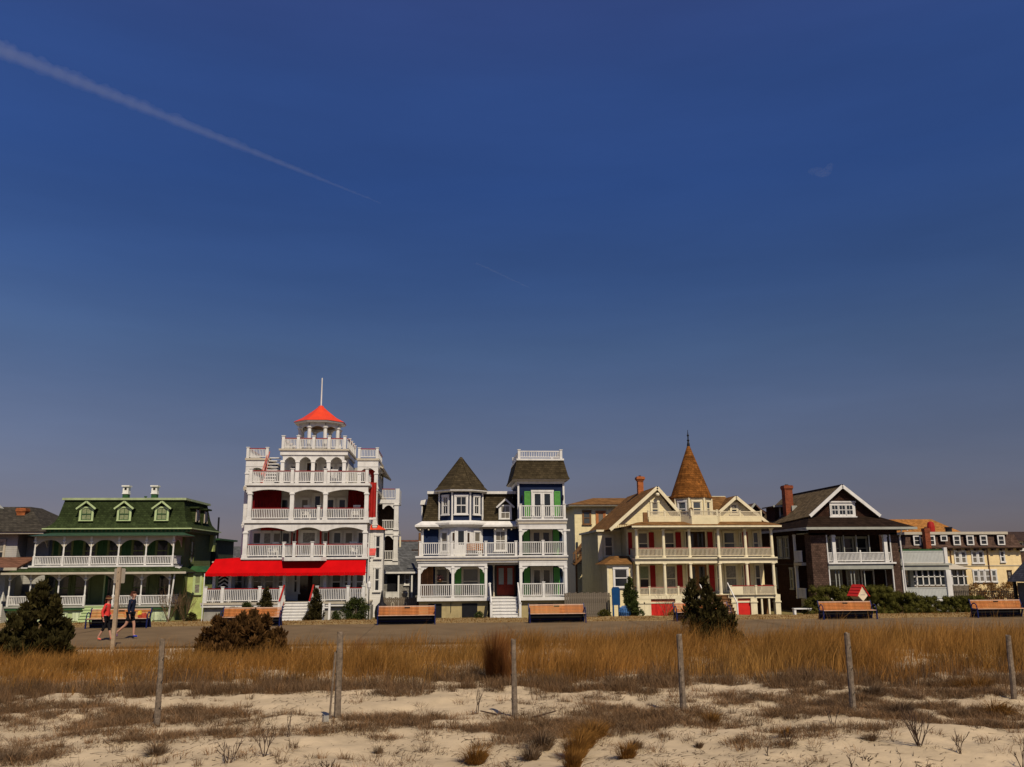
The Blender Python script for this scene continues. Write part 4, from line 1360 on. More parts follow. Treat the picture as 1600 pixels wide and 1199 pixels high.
# things on the porches
t = thing('porch_bench', 'orange wooden bench behind the second floor railing of the navy house', 'bench', (2.3, 63.7, 3.36))
OW = mat('orange_varnished_wood', (0.40, 0.16, 0.04), rough=0.5, var=0.15)
for i in range(4):
    link('slat', MB().box(-.6, .6, .2, .24, .42 + i * .13, .52 + i * .13).mesh('slat', OW), t)
link('seat', MB().box(-.6, .6, -.25, .2, .36, .41).mesh('seat', OW), t)
for s in (-1, 1):
    link('leg', MB().box(s * .55 - .03, s * .55 + .03, -.24, .24, 0, .36).mesh('leg', OW), t)
t = thing('flower_basket', 'hanging basket of pink flowers on the ground floor porch of the navy house', 'flower basket', (-0.25, 63.9, 1.5))
link('basket', MB().lathe(0, 0, [(0.08, 0), (0.2, .1), (0.22, .22)], 12).mesh('basket', BROWNTIMBER), t)
link('hanger', MB().tube((0, 0, .2), (0, 0, 1.2), .01).mesh('hanger', BLACKIN), t)
b = MB()
for i in range(90):
    a, r, z = random.uniform(0, 6.28), random.uniform(0, .3), random.uniform(.15, .5)
    b.T = Matrix.Translation((r * math.cos(a), r * math.sin(a), z)) @ Matrix.Rotation(random.uniform(0, 3), 4, 'X') @ Matrix.Rotation(random.uniform(0, 3), 4, 'Z')
    b.add([(-.04, 0, 0), (.04, 0, 0), (0, .06, .01)], [(0, 1, 2)])
link('blossom', b.mesh('blossom', mat('pink_petal', (0.6, 0.25, 0.2), var=0.3)), t)

# ------------------------------------------------------------------ yellow house with the witch's-hat tower
H = House('yellow_house', 'pale yellow house with rust conical tower roof, two gables and red shutters', 'house', (19.2, 68.5, -1.05))
H.box('wall', 13.95, 24.55, 65.3, 76.0, -1.05, 5.55, YELLOW)
H.box('porch_deck', 14.0, 24.75, 62.85, 65.29, 0.2, 0.45, CREAMW)
colx = [14.18, 16.2, 18.15, 20.35, 22.4, 24.42]
for x in colx:
    H.post(x, 63.0, 0.45, 2.74, 0.24, CREAMW, 'round', 'porch_column')
    H.post(x, 63.0, 3.16, 5.26, 0.24, CREAMW, 'round', 'porch_column')
DUSTY = mat('dusty_pink_paint', (0.52, 0.24, 0.17), rough=0.7, var=0.08)
BAL = mat('cream_baluster_paint', (0.66, 0.56, 0.37), rough=0.7, var=0.05)
for k, (p, q) in enumerate(zip(colx[:-1], colx[1:])):
    H.railing((p + 0.13, 63.0), (q - 0.13, 63.0), 3.16, 0.66, BAL, DUSTY, step=0.095, gap=0.08, bw=0.04)
    if k < 2:
        H.railing((p + 0.13, 63.0), (q - 0.13, 63.0), 0.45, 0.55, BAL, DUSTY, step=0.095, gap=0.04, bw=0.04)
H.post(15.0, 62.98, 0.45, 1.1, 0.12, CREAMW, 'newel', 'newel_post')
H.post(17.15, 62.98, 0.45, 1.1, 0.12, CREAMW, 'newel', 'newel_post')
for x in (14.18, 24.42):
    H.railing((x, 63.15), (x, 65.2), 3.16, 0.66, BAL, DUSTY, step=0.095, gap=0.08, bw=0.04)
    H.railing((x, 63.15), (x, 65.2), 0.45, 0.6, BAL, DUSTY, step=0.095, gap=0.04, bw=0.04)
# floor band between the porches, recessed in the middle bay
for x0, x1, y in ((14.0, 18.2, 62.85), (18.201, 20.299, 63.05), (20.3, 24.72, 62.85)):
    H.box('porch_beam', x0, x1, y + 0.03, y + 0.25, 2.72, 2.88, CREAMW)
    H.box('deck_moulding', x0, x1, y + 0.08, 65.29, 2.882, 2.98, TAUPE)
    H.box('deck_moulding', x0, x1, y, 65.29, 2.982, 3.06, CREAMW)
    H.box('deck_moulding', x0, x1, y - 0.06, 65.29, 3.062, 3.16, CREAMW)
H.box('porch_ceiling', 14.0, 24.6, 63.0, 65.29, 5.27, 5.33, TAUPE)
H.box('porch_fascia', 13.75, 25.05, 62.42, 62.6, 5.335, 5.47, CREAMW)
b = MB()
b.rings([[(13.7, 62.4, 5.472), (25.1, 62.4, 5.472), (25.1, 65.29, 5.472), (13.7, 65.29, 5.472)], [(14.7, 63.5, 5.78), (24.2, 63.5, 5.78), (24.2, 65.29, 5.8), (14.7, 65.29, 5.8)]])
H.part('porch_roof', b, TANROOF)
# roof balcony parapet with a bowed middle
pl = [(15.35, 63.75), (17.8, 63.75), (18.35, 62.75), (20.3, 62.75), (20.85, 63.75), (24.05, 63.75)]
pb, rb = MB(), MB()
for (ax, ay), (bx, by) in zip(pl[:-1], pl[1:]):
    pb.add([(ax, ay, 5.5), (bx, by, 5.5), (bx, by, 6.17), (ax, ay, 6.17), (ax, ay + .14, 5.5), (bx, by + .14, 5.5), (bx, by + .14, 6.17), (ax, ay + .14, 6.17)],
           [(0, 1, 2, 3), (5, 4, 7, 6), (3, 2, 6, 7), (1, 5, 6, 2), (4, 0, 3, 7)])
H.part('parapet', pb, mat('cream_clapboard', (0.76, 0.66, 0.40), kind='siding', rows=0.13, bump=0.3, var=0.04))
for (ax, ay), (bx, by) in zip(pl[:-1], pl[1:]):
    H.railing((ax, ay + 0.07), (bx, by + 0.07), 6.17, 0.40, BAL, None, step=0.09, gap=0.0, bw=0.04)
for x, y in pl + [(16.6, 63.75), (22.4, 63.75)]:
    H.post(x, y + 0.07, 6.17, 6.64, 0.11, CREAMW, 'newel', 'newel_post')
H.box('balcony_floor', 15.4, 24.0, 63.9, 66.0, 5.81, 6.0, TAUPE)
H.box('parapet_shadow_block', 14.95, 15.3, 63.8, 64.0, 5.79, 6.5, BROWNTIMBER)  # brown block standing for the shadow at the parapet's left end
# upper storey: left gable with its long roof, middle range, right gable
lg = MB()
lg.prism([(13.1, 5.7), (18.35, 5.7), (16.38, 8.38)], 65.35, 65.7)
H.part('left_gable', lg, YELLOW)
r = MB()
r.slab([(16.4, 64.95, 8.58), (16.4, 76.0, 8.58), (12.55, 76.0, 5.3), (12.55, 64.95, 5.3)], 0.14)
r.slab([(16.4, 64.95, 8.58), (18.7, 64.95, 5.9), (18.7, 76.0, 5.9), (16.4, 76.0, 8.58)], 0.14)
H.part('left_gable_roof', r, TANROOF)
rk = MB()
rk.bar((16.4, 64.93, 8.46), (12.62, 64.93, 5.25), 0.05, 0.24)
rk.bar((16.4, 64.93, 8.46), (18.66, 64.93, 5.84), 0.05, 0.24)
H.part('rake_board', rk, CREAMW)
H.part('gable_ornament', MB().lathe(16.4, 64.95, [(0.14, 7.85), (0.16, 7.95), (0.1, 8.05)], 8), CREAMW)
H.window(16.25, 65.35, 6.35, 0.5, 1.0, CREAMW, nx=1, ny=1, panes=(BLIND, GLASS))
H.box('upper_wall', 17.5, 24.0, 65.8, 75.0, 5.6, 6.75, YELLOW)
r = MB()
r.slab([(16.9, 65.35, 6.72), (23.3, 65.35, 6.72), (22.6, 67.6, 7.95), (16.9, 67.6, 7.95)], 0.12)
r.slab([(16.9, 67.6, 7.95), (22.6, 67.6, 7.95), (23.3, 76.0, 6.0), (16.9, 76.0, 6.0)], 0.12)
H.part('main_roof', r, TANROOF)
H.box('ridge_cap', 16.9, 22.6, 67.5, 67.7, 7.95, 8.0, CREAMW)
H.box('eave_trim', 17.6, 21.6, 65.3, 65.34, 6.6, 6.75, CREAMW)
rg = MB()
rg.prism([(20.95, 6.0), (24.25, 6.0), (24.25, 6.4), (22.6, 7.6), (20.95, 6.4)], 65.35, 65.7)
H.part('right_gable', rg, YELLOW)
r = MB()
r.slab([(22.6, 64.95, 7.85), (22.6, 76.0, 7.85), (20.9, 76.0, 6.45), (20.9, 64.95, 6.45)], 0.13)
r.slab([(22.6, 64.95, 7.85), (25.25, 64.95, 5.6), (25.25, 76.0, 5.6), (22.6, 76.0, 7.85)], 0.13)
H.part('right_gable_roof', r, TANROOF)
rk = MB()
rk.bar((22.6, 64.93, 7.73), (20.95, 64.93, 6.37), 0.05, 0.22)
rk.bar((22.6, 64.93, 7.73), (25.2, 64.93, 5.54), 0.05, 0.22)
H.part('rake_board', rk, CREAMW)
H.window(22.5, 65.35, 6.45, 0.46, 0.75, CREAMW, nx=1, ny=1, panes=(BLIND, GLASS))
rw = MB()
rw.prism([(23.9, 5.6), (24.95, 5.6), (23.9, 6.5)], 65.4, 75.5)
H.part('right_eave_wall', rw, YELLOW)
# tower
TX, TY = 19.32, 66.0
tw = H.part('tower', MB().rings([octagon(TX, TY, 1.42, 5.6), octagon(TX, TY, 1.42, 7.66)]), YELLOW)
for p in octagon(TX, TY, 1.43, 5.6):
    if p[1] < TY + 0.9:
        H.part('corner_board', MB().lathe(p[0], p[1], [(0.09, 5.6), (0.09, 7.6)], 8), CREAMW, tw)
H.part('tower_eave', MB().rings([octagon(TX, TY, 1.45, 7.5), octagon(TX, TY, 1.5, 7.68)]), TAUPE, tw)
prof = [(1.62, 7.66), (1.64, 7.72), (1.55, 7.92), (0.80, 9.95), (0.14, 11.75), (0.07, 12.0)]
b = MB()
b.rings([[(TX + q * math.cos(2 * math.pi * i / 20), TY + q * math.sin(2 * math.pi * i / 20), z) for i in range(20)] for q, z in prof])
H.part('tower_roof', b, CONEROOF, tw)
H.part('finial', MB().lathe(TX, TY, [(0.14, 11.72), (0.1, 12.05), (0.06, 12.2), (0.11, 12.3), (0.05, 12.38), (0.05, 12.6), (0.1, 12.7), (0.04, 12.8), (0.015, 13.15)], 10), BLACKIN, tw)
ang = math.pi / 4
for s, w in ((-1, 0.62), (0, 0.62), (1, 0.5)):
    H.window(TX + s * 1.42 * math.sin(ang), TY - 1.42 * (math.cos(ang) if s else 1), 6.3, w, 1.05, CREAMW if s >= 0 else WHITE, rz=s * ang, nx=1, ny=1, c=0.1, panes=(GLASS, GLASS))
H.chimney(16.35, 70.5, 6.8, 9.85, 0.46, ORANGEBRICK, flare=0.12)
# porch wall: windows, red shutters, doors on both floors
for z, h in ((3.4, 1.65), (0.62, 1.95)):
    up_f = z > 3
    H.window(15.2, 65.3, z, 0.72, h, CREAMW, panes=(BLIND if up_f else LACE, GLASS), nx=1, ny=1, c=0.08)
    H.shutter(15.85, 65.3, z - 0.02, 0.42, h + 0.04, REDPAINT)
    H.window(17.25, 65.3, z, 0.75, h, CREAMW, panes=(BLIND if up_f else GLASS, GLASS), nx=1, ny=1, c=0.08)
    H.shutter(17.95, 65.3, z - 0.02, 0.42, h + 0.04, REDPAINT)
    H.door(19.3, 65.3, z - 0.2, 1.5, h + 0.25, DARKWOOD if up_f else BROWNTIMBER, CREAMW, leaves=2, z_glass=0.25)
    H.shutter(20.45, 65.3, z - 0.02, 0.40, h + 0.04, REDPAINT)
    H.window(21.05, 65.3, z, 0.42, h, CREAMW, nx=1, ny=1, c=0.08)
    H.window(21.95, 65.3, z, 0.85, h, CREAMW, nx=1, ny=1, c=0.08)
    H.shutter(23.2, 65.3, z - 0.02, 0.45, h + 0.04, REDPAINT)
    H.window(22.85, 65.3, z, 0.16, h, CREAMW, nx=1, ny=1, c=0.05)
    H.window(24.05, 65.3, z, 0.4, h, CREAMW, nx=1, ny=1, c=0.06)
    H.shutter(14.2, 65.3, z - 0.02, 0.3, h + 0.04, REDPAINT)
# base storey under the porch
REDPANEL = mat('red_panel_paint', (0.62, 0.028, 0.02), rough=0.6, var=0.06)
for x0, x1 in ((14.05, 14.55), (14.56, 15.06), (16.86, 17.36), (18.3, 18.8), (21.05, 21.52), (22.5, 22.97), (24.36, 24.74)):
    H.box('base_pier', x0, x1, 62.86, 63.3, -1.05, 0.198, CREAMW)
    H.box('pier_cap', x0 - 0.05, x1 + 0.05, 62.81, 63.32, -0.12, -0.02, CREAMW)
for x0, x1 in ((15.06, 16.86), (17.36, 18.3), (21.52, 22.5)):
    H.box('base_panel', x0, x1, 63.0, 63.1, -1.05, -0.12, REDPANEL)
    H.box('base_frieze', x0, x1, 62.98, 63.1, 0.0, 0.19, mat('faded_red_panel', (0.55, 0.12, 0.06), rough=0.7) if 'faded_red_panel' not in MATS else MATS['faded_red_panel'])
    H.box('base_rail', x0, x1, 62.96, 63.1, -0.118, -0.002, CREAMW)
for x in (23.35, 23.9):
    H.box('base_post', x - 0.06, x + 0.06, 62.9, 63.05, -1.05, 0.19, CREAMW)
H.box('base_wall', 18.8, 24.6, 65.0, 65.29, -1.05, 0.19, BROWNTIMBER)
# steps in the middle, with white handrails and cream side parapets
H.steps(18.75, 20.75, 60.9, 62.85, -1.03, 0.45, 7, BROWNTIMBER)
for x in (18.7, 20.8):
    hr = MB()
    hr.bar((x, 62.8, 1.3), (x, 60.9, -0.05), 0.06, 0.07)
    hr.box(x - .04, x + .04, 60.86, 60.94, -1.03, 0.0)
    H.part('stair_handrail', hr, WHITE)
H.railing((21.0, 62.75), (24.3, 62.75), 0.45, 0.62, BAL, REDPAINT, step=0.085, gap=0.0, bw=0.05)
H.box('rail_panel', 21.0, 21.9, 62.70, 62.80, 0.45, 1.04, CREAMW)
for x in (21.0, 22.9, 24.35):
    H.post(x, 62.75, 0.45, 1.12, 0.14, CREAMW, 'newel', 'newel_post')
# bay and side wing on the left
H.box('left_bay', 12.05, 13.94, 63.6, 67.0, -1.05, 2.68, YELLOW)
H.box('corner_board', 12.03, 12.16, 63.58, 63.7, -1.05, 2.6, CREAMW)
H.box('bay_frieze', 12.0, 13.94, 63.55, 67.05, 2.5, 2.68, CREAMW)
b = MB()
b.rings([[(11.75, 63.35, 2.682), (13.94, 63.35, 2.682), (13.94, 67.3, 2.682), (11.75, 67.3, 2.682)], [(12.9, 64.6, 3.3), (13.94, 64.6, 3.3), (13.94, 67.0, 3.3), (12.9, 67.0, 3.3)]])
H.part('bay_roof', b, TANROOF)
H.window(13.05, 63.6, 1.05, 0.95, 1.3, WHITE, nx=1, ny=1)
H.box('side_wing', 12.15, 13.94, 67.5, 76.0, -1.05, 5.2, YELLOW)
H.box('corner_board', 12.1, 12.45, 67.44, 67.52, 2.9, 5.1, CREAMW)
H.box('wing_eave', 11.95, 13.94, 67.2, 76.0, 5.2, 5.35, CREAMW)
H.window(12.95, 67.5, 3.3, 0.6, 1.5, CREAMW, nx=1, ny=1)
t = thing('wreath', 'small red wreath hanging on the front wall of the yellow house tower', 'wreath', (TX - 0.48, TY - 1.5, 6.75))
b = MB()
for i in range(14):
    a = 2 * math.pi * i / 14
    b.lathe(0.13 * math.cos(a), 0, [(0.03, 0.13 * math.sin(a) - .03), (0.055, 0.13 * math.sin(a)), (0.03, 0.13 * math.sin(a) + .03)], 6)
link('twigs', b.mesh('twigs', BROWNTIMBER), t)

# ------------------------------------------------------------------ cream flat-roofed building behind, with a timber stair
H = House('cream_annex', 'cream two-storey building with low hip roof, orange door and outside timber stair', 'house', (15.0, 84.0, -1.05))
H.box('wall', 12.2, 21.0, 80.0, 92.0, -1.05, 8.0, YELLOW)
H.box('eave', 11.6, 21.5, 79.4, 92.5, 8.0, 8.14, CREAMW)
H.part('roof', MB().rings([[(11.5, 79.3, 8.142), (21.6, 79.3, 8.142), (21.6, 92.6, 8.142), (11.5, 92.6, 8.142)], [(14.5, 83.0, 9.0), (18.5, 83.0, 9.0), (18.5, 89.0, 9.0), (14.5, 89.0, 9.0)]]), TANROOF)
H.window(13.35, 80.0, 6.35, 0.62, 1.15, BROWNTIMBER, nx=1, ny=1, panes=(GLASS, GLASS))
H.door(14.68, 80.0, 5.4, 0.72, 2.05, ORANGETRIM, ORANGETRIM, leaves=1, glass=BLIND)
H.part('wall_lamp', MB().lathe(16.2, 79.85, [(0.05, 7.0), (0.12, 7.1), (0.12, 7.25), (0.04, 7.4)], 8), BLACKIN)
H.box('stair_landing', 14.0, 16.8, 78.2, 79.99, 5.2, 5.4, BROWNTIMBER)
for i in range(15):
    H.box('step', 12.3 + i * 0.12 - 0.6, 12.3 + i * 0.12 + 0.25, 78.3, 79.4, 2.7 + i * 0.17, 2.76 + i * 0.17, BROWNTIMBER)
sb = MB()
for y in (78.25, 79.45):
    sb.bar((11.9, y, 2.6), (14.2, y, 5.3), 0.08, 0.22)
    sb.bar((11.9, y, 3.6), (14.2, y, 6.3), 0.08, 0.1)
    for i in range(8):
        x = 11.95 + i * 0.31
        sb.box(x - 0.03, x + 0.03, y - 0.03, y + 0.03, 2.7 + (x - 11.9) * 1.17, 3.6 + (x - 11.9) * 1.17)
H.part('stair_rail', sb, BROWNTIMBER)
lr = MB()
lr.box(14.1, 16.8, 78.2, 78.28, 6.2, 6.3)
for x in np.arange(14.15, 16.8, 0.16):
    lr.box(x - .02, x + .02, 78.22, 78.26, 5.4, 6.2)
H.part('landing_rail', lr, BROWNTIMBER)
for x in (12.0, 14.1, 16.7):
    H.box('stair_post', x - 0.08, x + 0.08, 78.2, 78.36, -1.05, 5.2 if x > 13 else 3.6, BROWNTIMBER)
H.box('stair_panel', 12.4, 13.5, 79.5, 79.6, 4.2, 5.2, YELLOW)

# ------------------------------------------------------------------ brown shingled house
H = House('shingled_house', 'dark brown shingled house with white-edged front gable and red brick chimney', 'house', (31.0, 68.5, -1.05))
H.box('pier', 27.65, 28.86, 63.5, 64.6, -1.05, 4.9, SHAKEL)
H.box('pier', 33.92, 34.5, 63.5, 64.6, -1.05, 4.9, SHAKEL)
H.box('header', 27.65, 34.5, 63.5, 63.8, 4.76, 5.22, SHAKE)
H.box('wall', 27.7, 34.45, 66.2, 76.0, -1.05, 5.2, SHAKE)
H.box('porch_floor', 27.7, 34.45, 63.6, 66.19, -0.2, 0.0, TAUPE)
H.box('foundation', 27.7, 34.45, 63.7, 66.19, -1.05, -0.2, CONCRETE)
H.box('porch_ceiling', 27.7, 34.45, 63.8, 66.19, 4.86, 4.95, GREYTRIM)
H.box('balcony_deck', 28.861, 34.15, 63.35, 66.19, 2.6, 2.72, WHITE)
H.box('balcony_beam', 28.861, 33.919, 63.45, 63.7, 2.22, 2.598, GREYTRIM)
H.box('balcony_ceiling', 28.861, 33.919, 63.7, 66.19, 2.3, 2.598, GREYTRIM)
for x in (29.42, 33.48):
    H.post(x, 63.55, 2.72, 4.76, 0.26, WHITE, 'square', 'balcony_column')
for x in (28.9, 33.88):
    H.box('opening_trim', x - 0.04, x + 0.04, 63.46, 63.56, -0.2, 2.22, WHITE)
    H.box('opening_trim', x - 0.04, x + 0.04, 63.46, 63.56, 2.72, 4.76, WHITE)
for a, c in ((28.96, 29.28), (29.56, 31.42), (31.52, 33.34), (33.62, 33.84)):
    H.railing((a, 63.55), (c, 63.55), 2.72, 0.74, WHITE, step=0.1, gap=0.08, bw=0.05)
H.box('rail_post', 31.42, 31.52, 63.5, 63.6, 2.72, 3.62, WHITE)
H.railing((28.96, 63.55), (33.84, 63.55), -0.0, 0.62, WHITE, step=0.1, gap=0.08, bw=0.05)
for x in (29.6, 30.7, 31.8, 32.9):
    H.window(x, 66.2, 3.0, 0.85, 1.6, GREYTRIM, nx=1, ny=1, c=0.08)
for x in (29.5, 30.6, 32.0):
    H.window(x, 66.2, 0.5, 0.9, 1.6, GREYTRIM, nx=1, ny=1, c=0.08)
H.door(33.2, 66.2, 0.02, 0.85, 2.05, DARKWOOD, WHITE, leaves=1)
for x in (30.35, 31.35, 32.35):
    H.box('screen_post', x - 0.035, x + 0.035, 63.72, 63.8, 2.74, 4.76, GREYTRIM)
for x in (29.5, 29.75, 30.7, 30.95, 31.75):
    H.box('screen_post', x - 0.03, x + 0.03, 63.72, 63.8, 0.62, 2.22, GREYTRIM)
# hipped skirt, gable and main roof
E0 = [(27.1, 62.75, 5.3), (35.65, 62.75, 5.3), (35.65, 77.0, 5.3), (27.1, 77.0, 5.3)]
b = MB()
b.slab([E0[0], E0[1], (33.5, 64.35, 6.2), (28.05, 64.35, 6.2)], 0.1)
b.slab([E0[1], E0[2], (33.5, 75.0, 6.2), (33.5, 64.35, 6.2)], 0.1)
b.slab([E0[3], E0[0], (28.05, 64.35, 6.2), (28.05, 75.0, 6.2)], 0.1)
H.part('skirt_roof', b, MOSSROOF if False else mat('dark_brown_shingles', (0.022, 0.013, 0.008), kind='shingle', rows=0.15, width=0.3, bump=0.5, var=0.16, rough=0.9))
H.box('fascia', 27.05, 35.7, 62.69, 62.748, 5.14, 5.32, GREYTRIM)
H.box('fascia', 27.04, 27.098, 62.75, 77.0, 5.14, 5.32, GREYTRIM)
H.box('fascia', 35.652, 35.71, 62.75, 77.0, 5.14, 5.32, GREYTRIM)
H.box('soffit', 27.1, 35.65, 62.75, 66.19, 5.22, 5.25, TAUPE)
g = MB()
g.prism([(28.1, 6.2), (33.4, 6.2), (30.72, 8.4)], 64.35, 64.6)
H.part('gable_wall', g, SHAKE)
r = MB()
r.slab([(30.72, 63.95, 8.58), (30.72, 75.5, 8.58), (27.35, 75.5, 5.6), (27.9, 63.95, 6.2)], 0.12)
r.slab([(30.72, 63.95, 8.58), (33.6, 63.95, 6.2), (34.1, 75.5, 5.6), (30.72, 75.5, 8.58)], 0.12)
H.part('main_roof', r, MOSSROOF)
rk = MB()
rk.bar((30.72, 63.93, 8.5), (27.95, 63.93, 6.2), 0.06, 0.24)
rk.bar((30.72, 63.93, 8.5), (33.55, 63.93, 6.2), 0.06, 0.24)
H.part('rake_board', rk, WHITE)
H.box('ridge_cap', 30.62, 30.82, 63.95, 75.5, 8.57, 8.63, DARKWOOD)
fr = H.box('attic_window', 29.72, 31.75, 64.27, 64.349, 6.2, 7.25, WHITE)
for i in range(3):
    x0 = 29.9 + i * 0.59
    for j in range(2):
        for k in range(2):
            H.part('pane', MB().box(x0 + j * 0.24, x0 + j * 0.24 + 0.2, 64.258, 64.269, 6.36 + k * 0.37, 6.66 + k * 0.37), GLASS, fr)
    mu = MB()
    mu.box(x0 - 0.08, x0 - 0.03, 64.23, 64.269, 6.3, 7.1)
    H.part('mullion', mu, WHITE, fr)
H.part('window_head', MB().box(29.64, 31.83, 64.2, 64.349, 7.25, 7.36), WHITE, fr)
H.part('window_sill', MB().box(29.64, 31.83, 64.2, 64.349, 6.1, 6.2), WHITE, fr)
H.chimney(28.68, 69.8, 5.6, 9.05, 0.66, BRICKRED, d=0.7, flare=0.07)
H.box('flashing', 28.8, 29.25, 69.3, 69.44, 6.9, 7.35, GREYTRIM)
d = MB()
d.box(28.0, 29.9, 71.0, 73.0, 6.0, 7.4)
dd = H.part('shed_dormer', d, SHAKE)
H.part('dormer_roof', MB().slab([(27.75, 70.7, 7.42), (30.6, 70.7, 7.85), (30.6, 73.3, 7.85), (27.75, 73.3, 7.42)], 0.1), MOSSROOF, dd)
H.part('dormer_trim', MB().box(27.75, 30.3, 70.66, 70.699, 7.32, 7.48), GREYTRIM, dd)
H.part('pane', MB().box(28.5, 28.95, 70.98, 70.999, 6.5, 7.2), GLASS, dd)
H.part('window_frame', MB().box(28.35, 28.49, 70.95, 70.999, 6.4, 7.3).box(28.96, 29.1, 70.95, 70.999, 6.4, 7.3), GREYTRIM, dd)
cg = MB()
cg.prism([(26.9, 5.3), (29.2, 5.3), (29.2, 7.2), (28.05, 7.9), (26.9, 6.6)], 76.0, 80.0)
cgo = H.part('cross_gable', cg, SHAKE)
r = MB()
r.slab([(28.05, 75.7, 8.0), (28.05, 80.2, 8.0), (26.6, 80.2, 6.4), (26.6, 75.7, 6.4)], 0.1)
r.slab([(28.05, 75.7, 8.0), (30.4, 75.7, 5.6), (30.4, 80.2, 5.6), (28.05, 80.2, 8.0)], 0.1)
H.part('cross_gable_roof', r, mat('reddish_shingles', (0.14, 0.085, 0.06), kind='shingle', rows=0.15, width=0.3, bump=0.4, var=0.2), cgo)
H.part('rake_board', MB().bar((28.05, 75.68, 7.96), (26.6, 75.68, 6.36), 0.05, 0.18), GREYTRIM, cgo)
rd = MB()
rd.box(31.2, 33.6, 69.0, 72.0, 6.3, 7.35)
rdo = H.part('rear_dormer', rd, TAUPE)
H.part('dormer_roof', MB().slab([(30.8, 68.7, 8.15), (33.9, 68.7, 7.36), (33.9, 72.3, 7.36), (30.8, 72.3, 8.15)], 0.12), DARKWOOD, rdo)
# left side porches and windows
H.box('side_deck', 27.3, 27.699, 64.65, 66.15, 2.5, 2.72, TAUPE)
H.railing((27.4, 64.7), (27.4, 66.1), 2.72, 0.9, WHITE, step=0.1, solid=True, gap=0.05)
H.railing((27.5, 64.7), (27.5, 66.1), 0.0, 0.8, WHITE, step=0.1, solid=True, gap=0.05)
H.post(27.5, 66.2, 0.0, 2.5, 0.2, WHITE, 'square', 'side_column')
H.post(27.5, 66.2, 2.72, 4.9, 0.16, WHITE, 'square', 'side_column')
H.window(27.7, 68.3, 3.1, 0.8, 1.6, GREYTRIM, rz=-math.pi / 2, nx=1, ny=1)
H.window(27.7, 69.6, 3.1, 0.8, 1.6, GREYTRIM, rz=-math.pi / 2, nx=1, ny=1)
H.window(27.7, 67.6, 0.7, 0.5, 1.5, GREYTRIM, rz=-math.pi / 2, nx=1, ny=1)
H.window(27.7, 71.0, 0.7, 0.5, 1.5, GREYTRIM, rz=-math.pi / 2, nx=1, ny=1)
H.box('belt_course', 27.62, 27.69, 66.3, 75.9, 2.52, 2.62, DARKWOOD)
H.part('downspout', MB().tube((34.5, 62.78, 5.1), (34.62, 63.4, 4.6), 0.06).tube((34.62, 63.4, 4.6), (34.75, 63.42, 0.0), 0.06).tube((34.75, 63.42, 0.0), (34.9, 63.2, -0.5), 0.06), WHITE)
# open porch wing on the right
H.box('wing_pier', 34.501, 35.05, 64.6, 65.2, -1.05, 4.6, SHAKEL)
H.box('wing_deck', 35.0, 39.1, 64.3, 69.0, 2.45, 2.6, GREYTRIM)
H.box('wing_beam', 35.1, 38.9, 64.4, 64.7, 2.1, 2.449, GREYTRIM)
H.box('wing_wall', 35.0, 36.4, 69.0, 76.0, -1.05, 4.9, SHAKE)
H.box('wing_back_wall', 36.401, 37.9, 70.0, 70.3, -1.05, 2.44, SHAKE)
H.railing((35.1, 64.45), (38.7, 64.45), 2.6, 0.95, mat('pale_grey_paint', (0.52, 0.53, 0.48), rough=0.6, var=0.04), None, step=0.11, solid=True, gap=0.05)
H.railing((35.2, 64.45), (38.6, 64.45), -0.05, 0.85, MATS['pale_grey_paint'], None, step=0.11, solid=True, gap=0.05)
H.box('planter_rail', 35.1, 38.7, 64.55, 64.75, 3.45, 3.68, DKGREEN)
H.box('porch_floor', 35.0, 39.0, 64.3, 69.0, -0.25, -0.06, WHITE)
H.box('foundation', 35.0, 39.0, 64.5, 69.0, -1.05, -0.25, CONCRETE)
H.box('wing_column', 38.55, 38.95, 64.3, 64.6, -0.06, 2.1, WHITE)
H.box('wing_column', 38.6, 38.85, 64.35, 64.6, 2.6, 3.8, WHITE)
H.box('wing_column', 35.06, 35.2, 64.35, 64.6, -0.06, 2.1, WHITE)
H.box('wing_column', 36.85, 37.15, 66.5, 66.8, -0.06, 2.45, GREYTRIM)
H.window(36.3, 69.0, 0.6, 0.25, 1.4, WHITE, nx=1, ny=1, c=0.06)
cb = MB()
for x in (37.8, 38.25, 38.7):
    cb.box(x - .03, x + .03, 68.9, 68.96, 0.6, 2.1)
for z in (0.62, 1.15, 1.6, 2.08):
    cb.box(37.7, 38.8, 68.9, 68.96, z - .03, z + .03)
H.part('window_lattice', cb, WHITE)

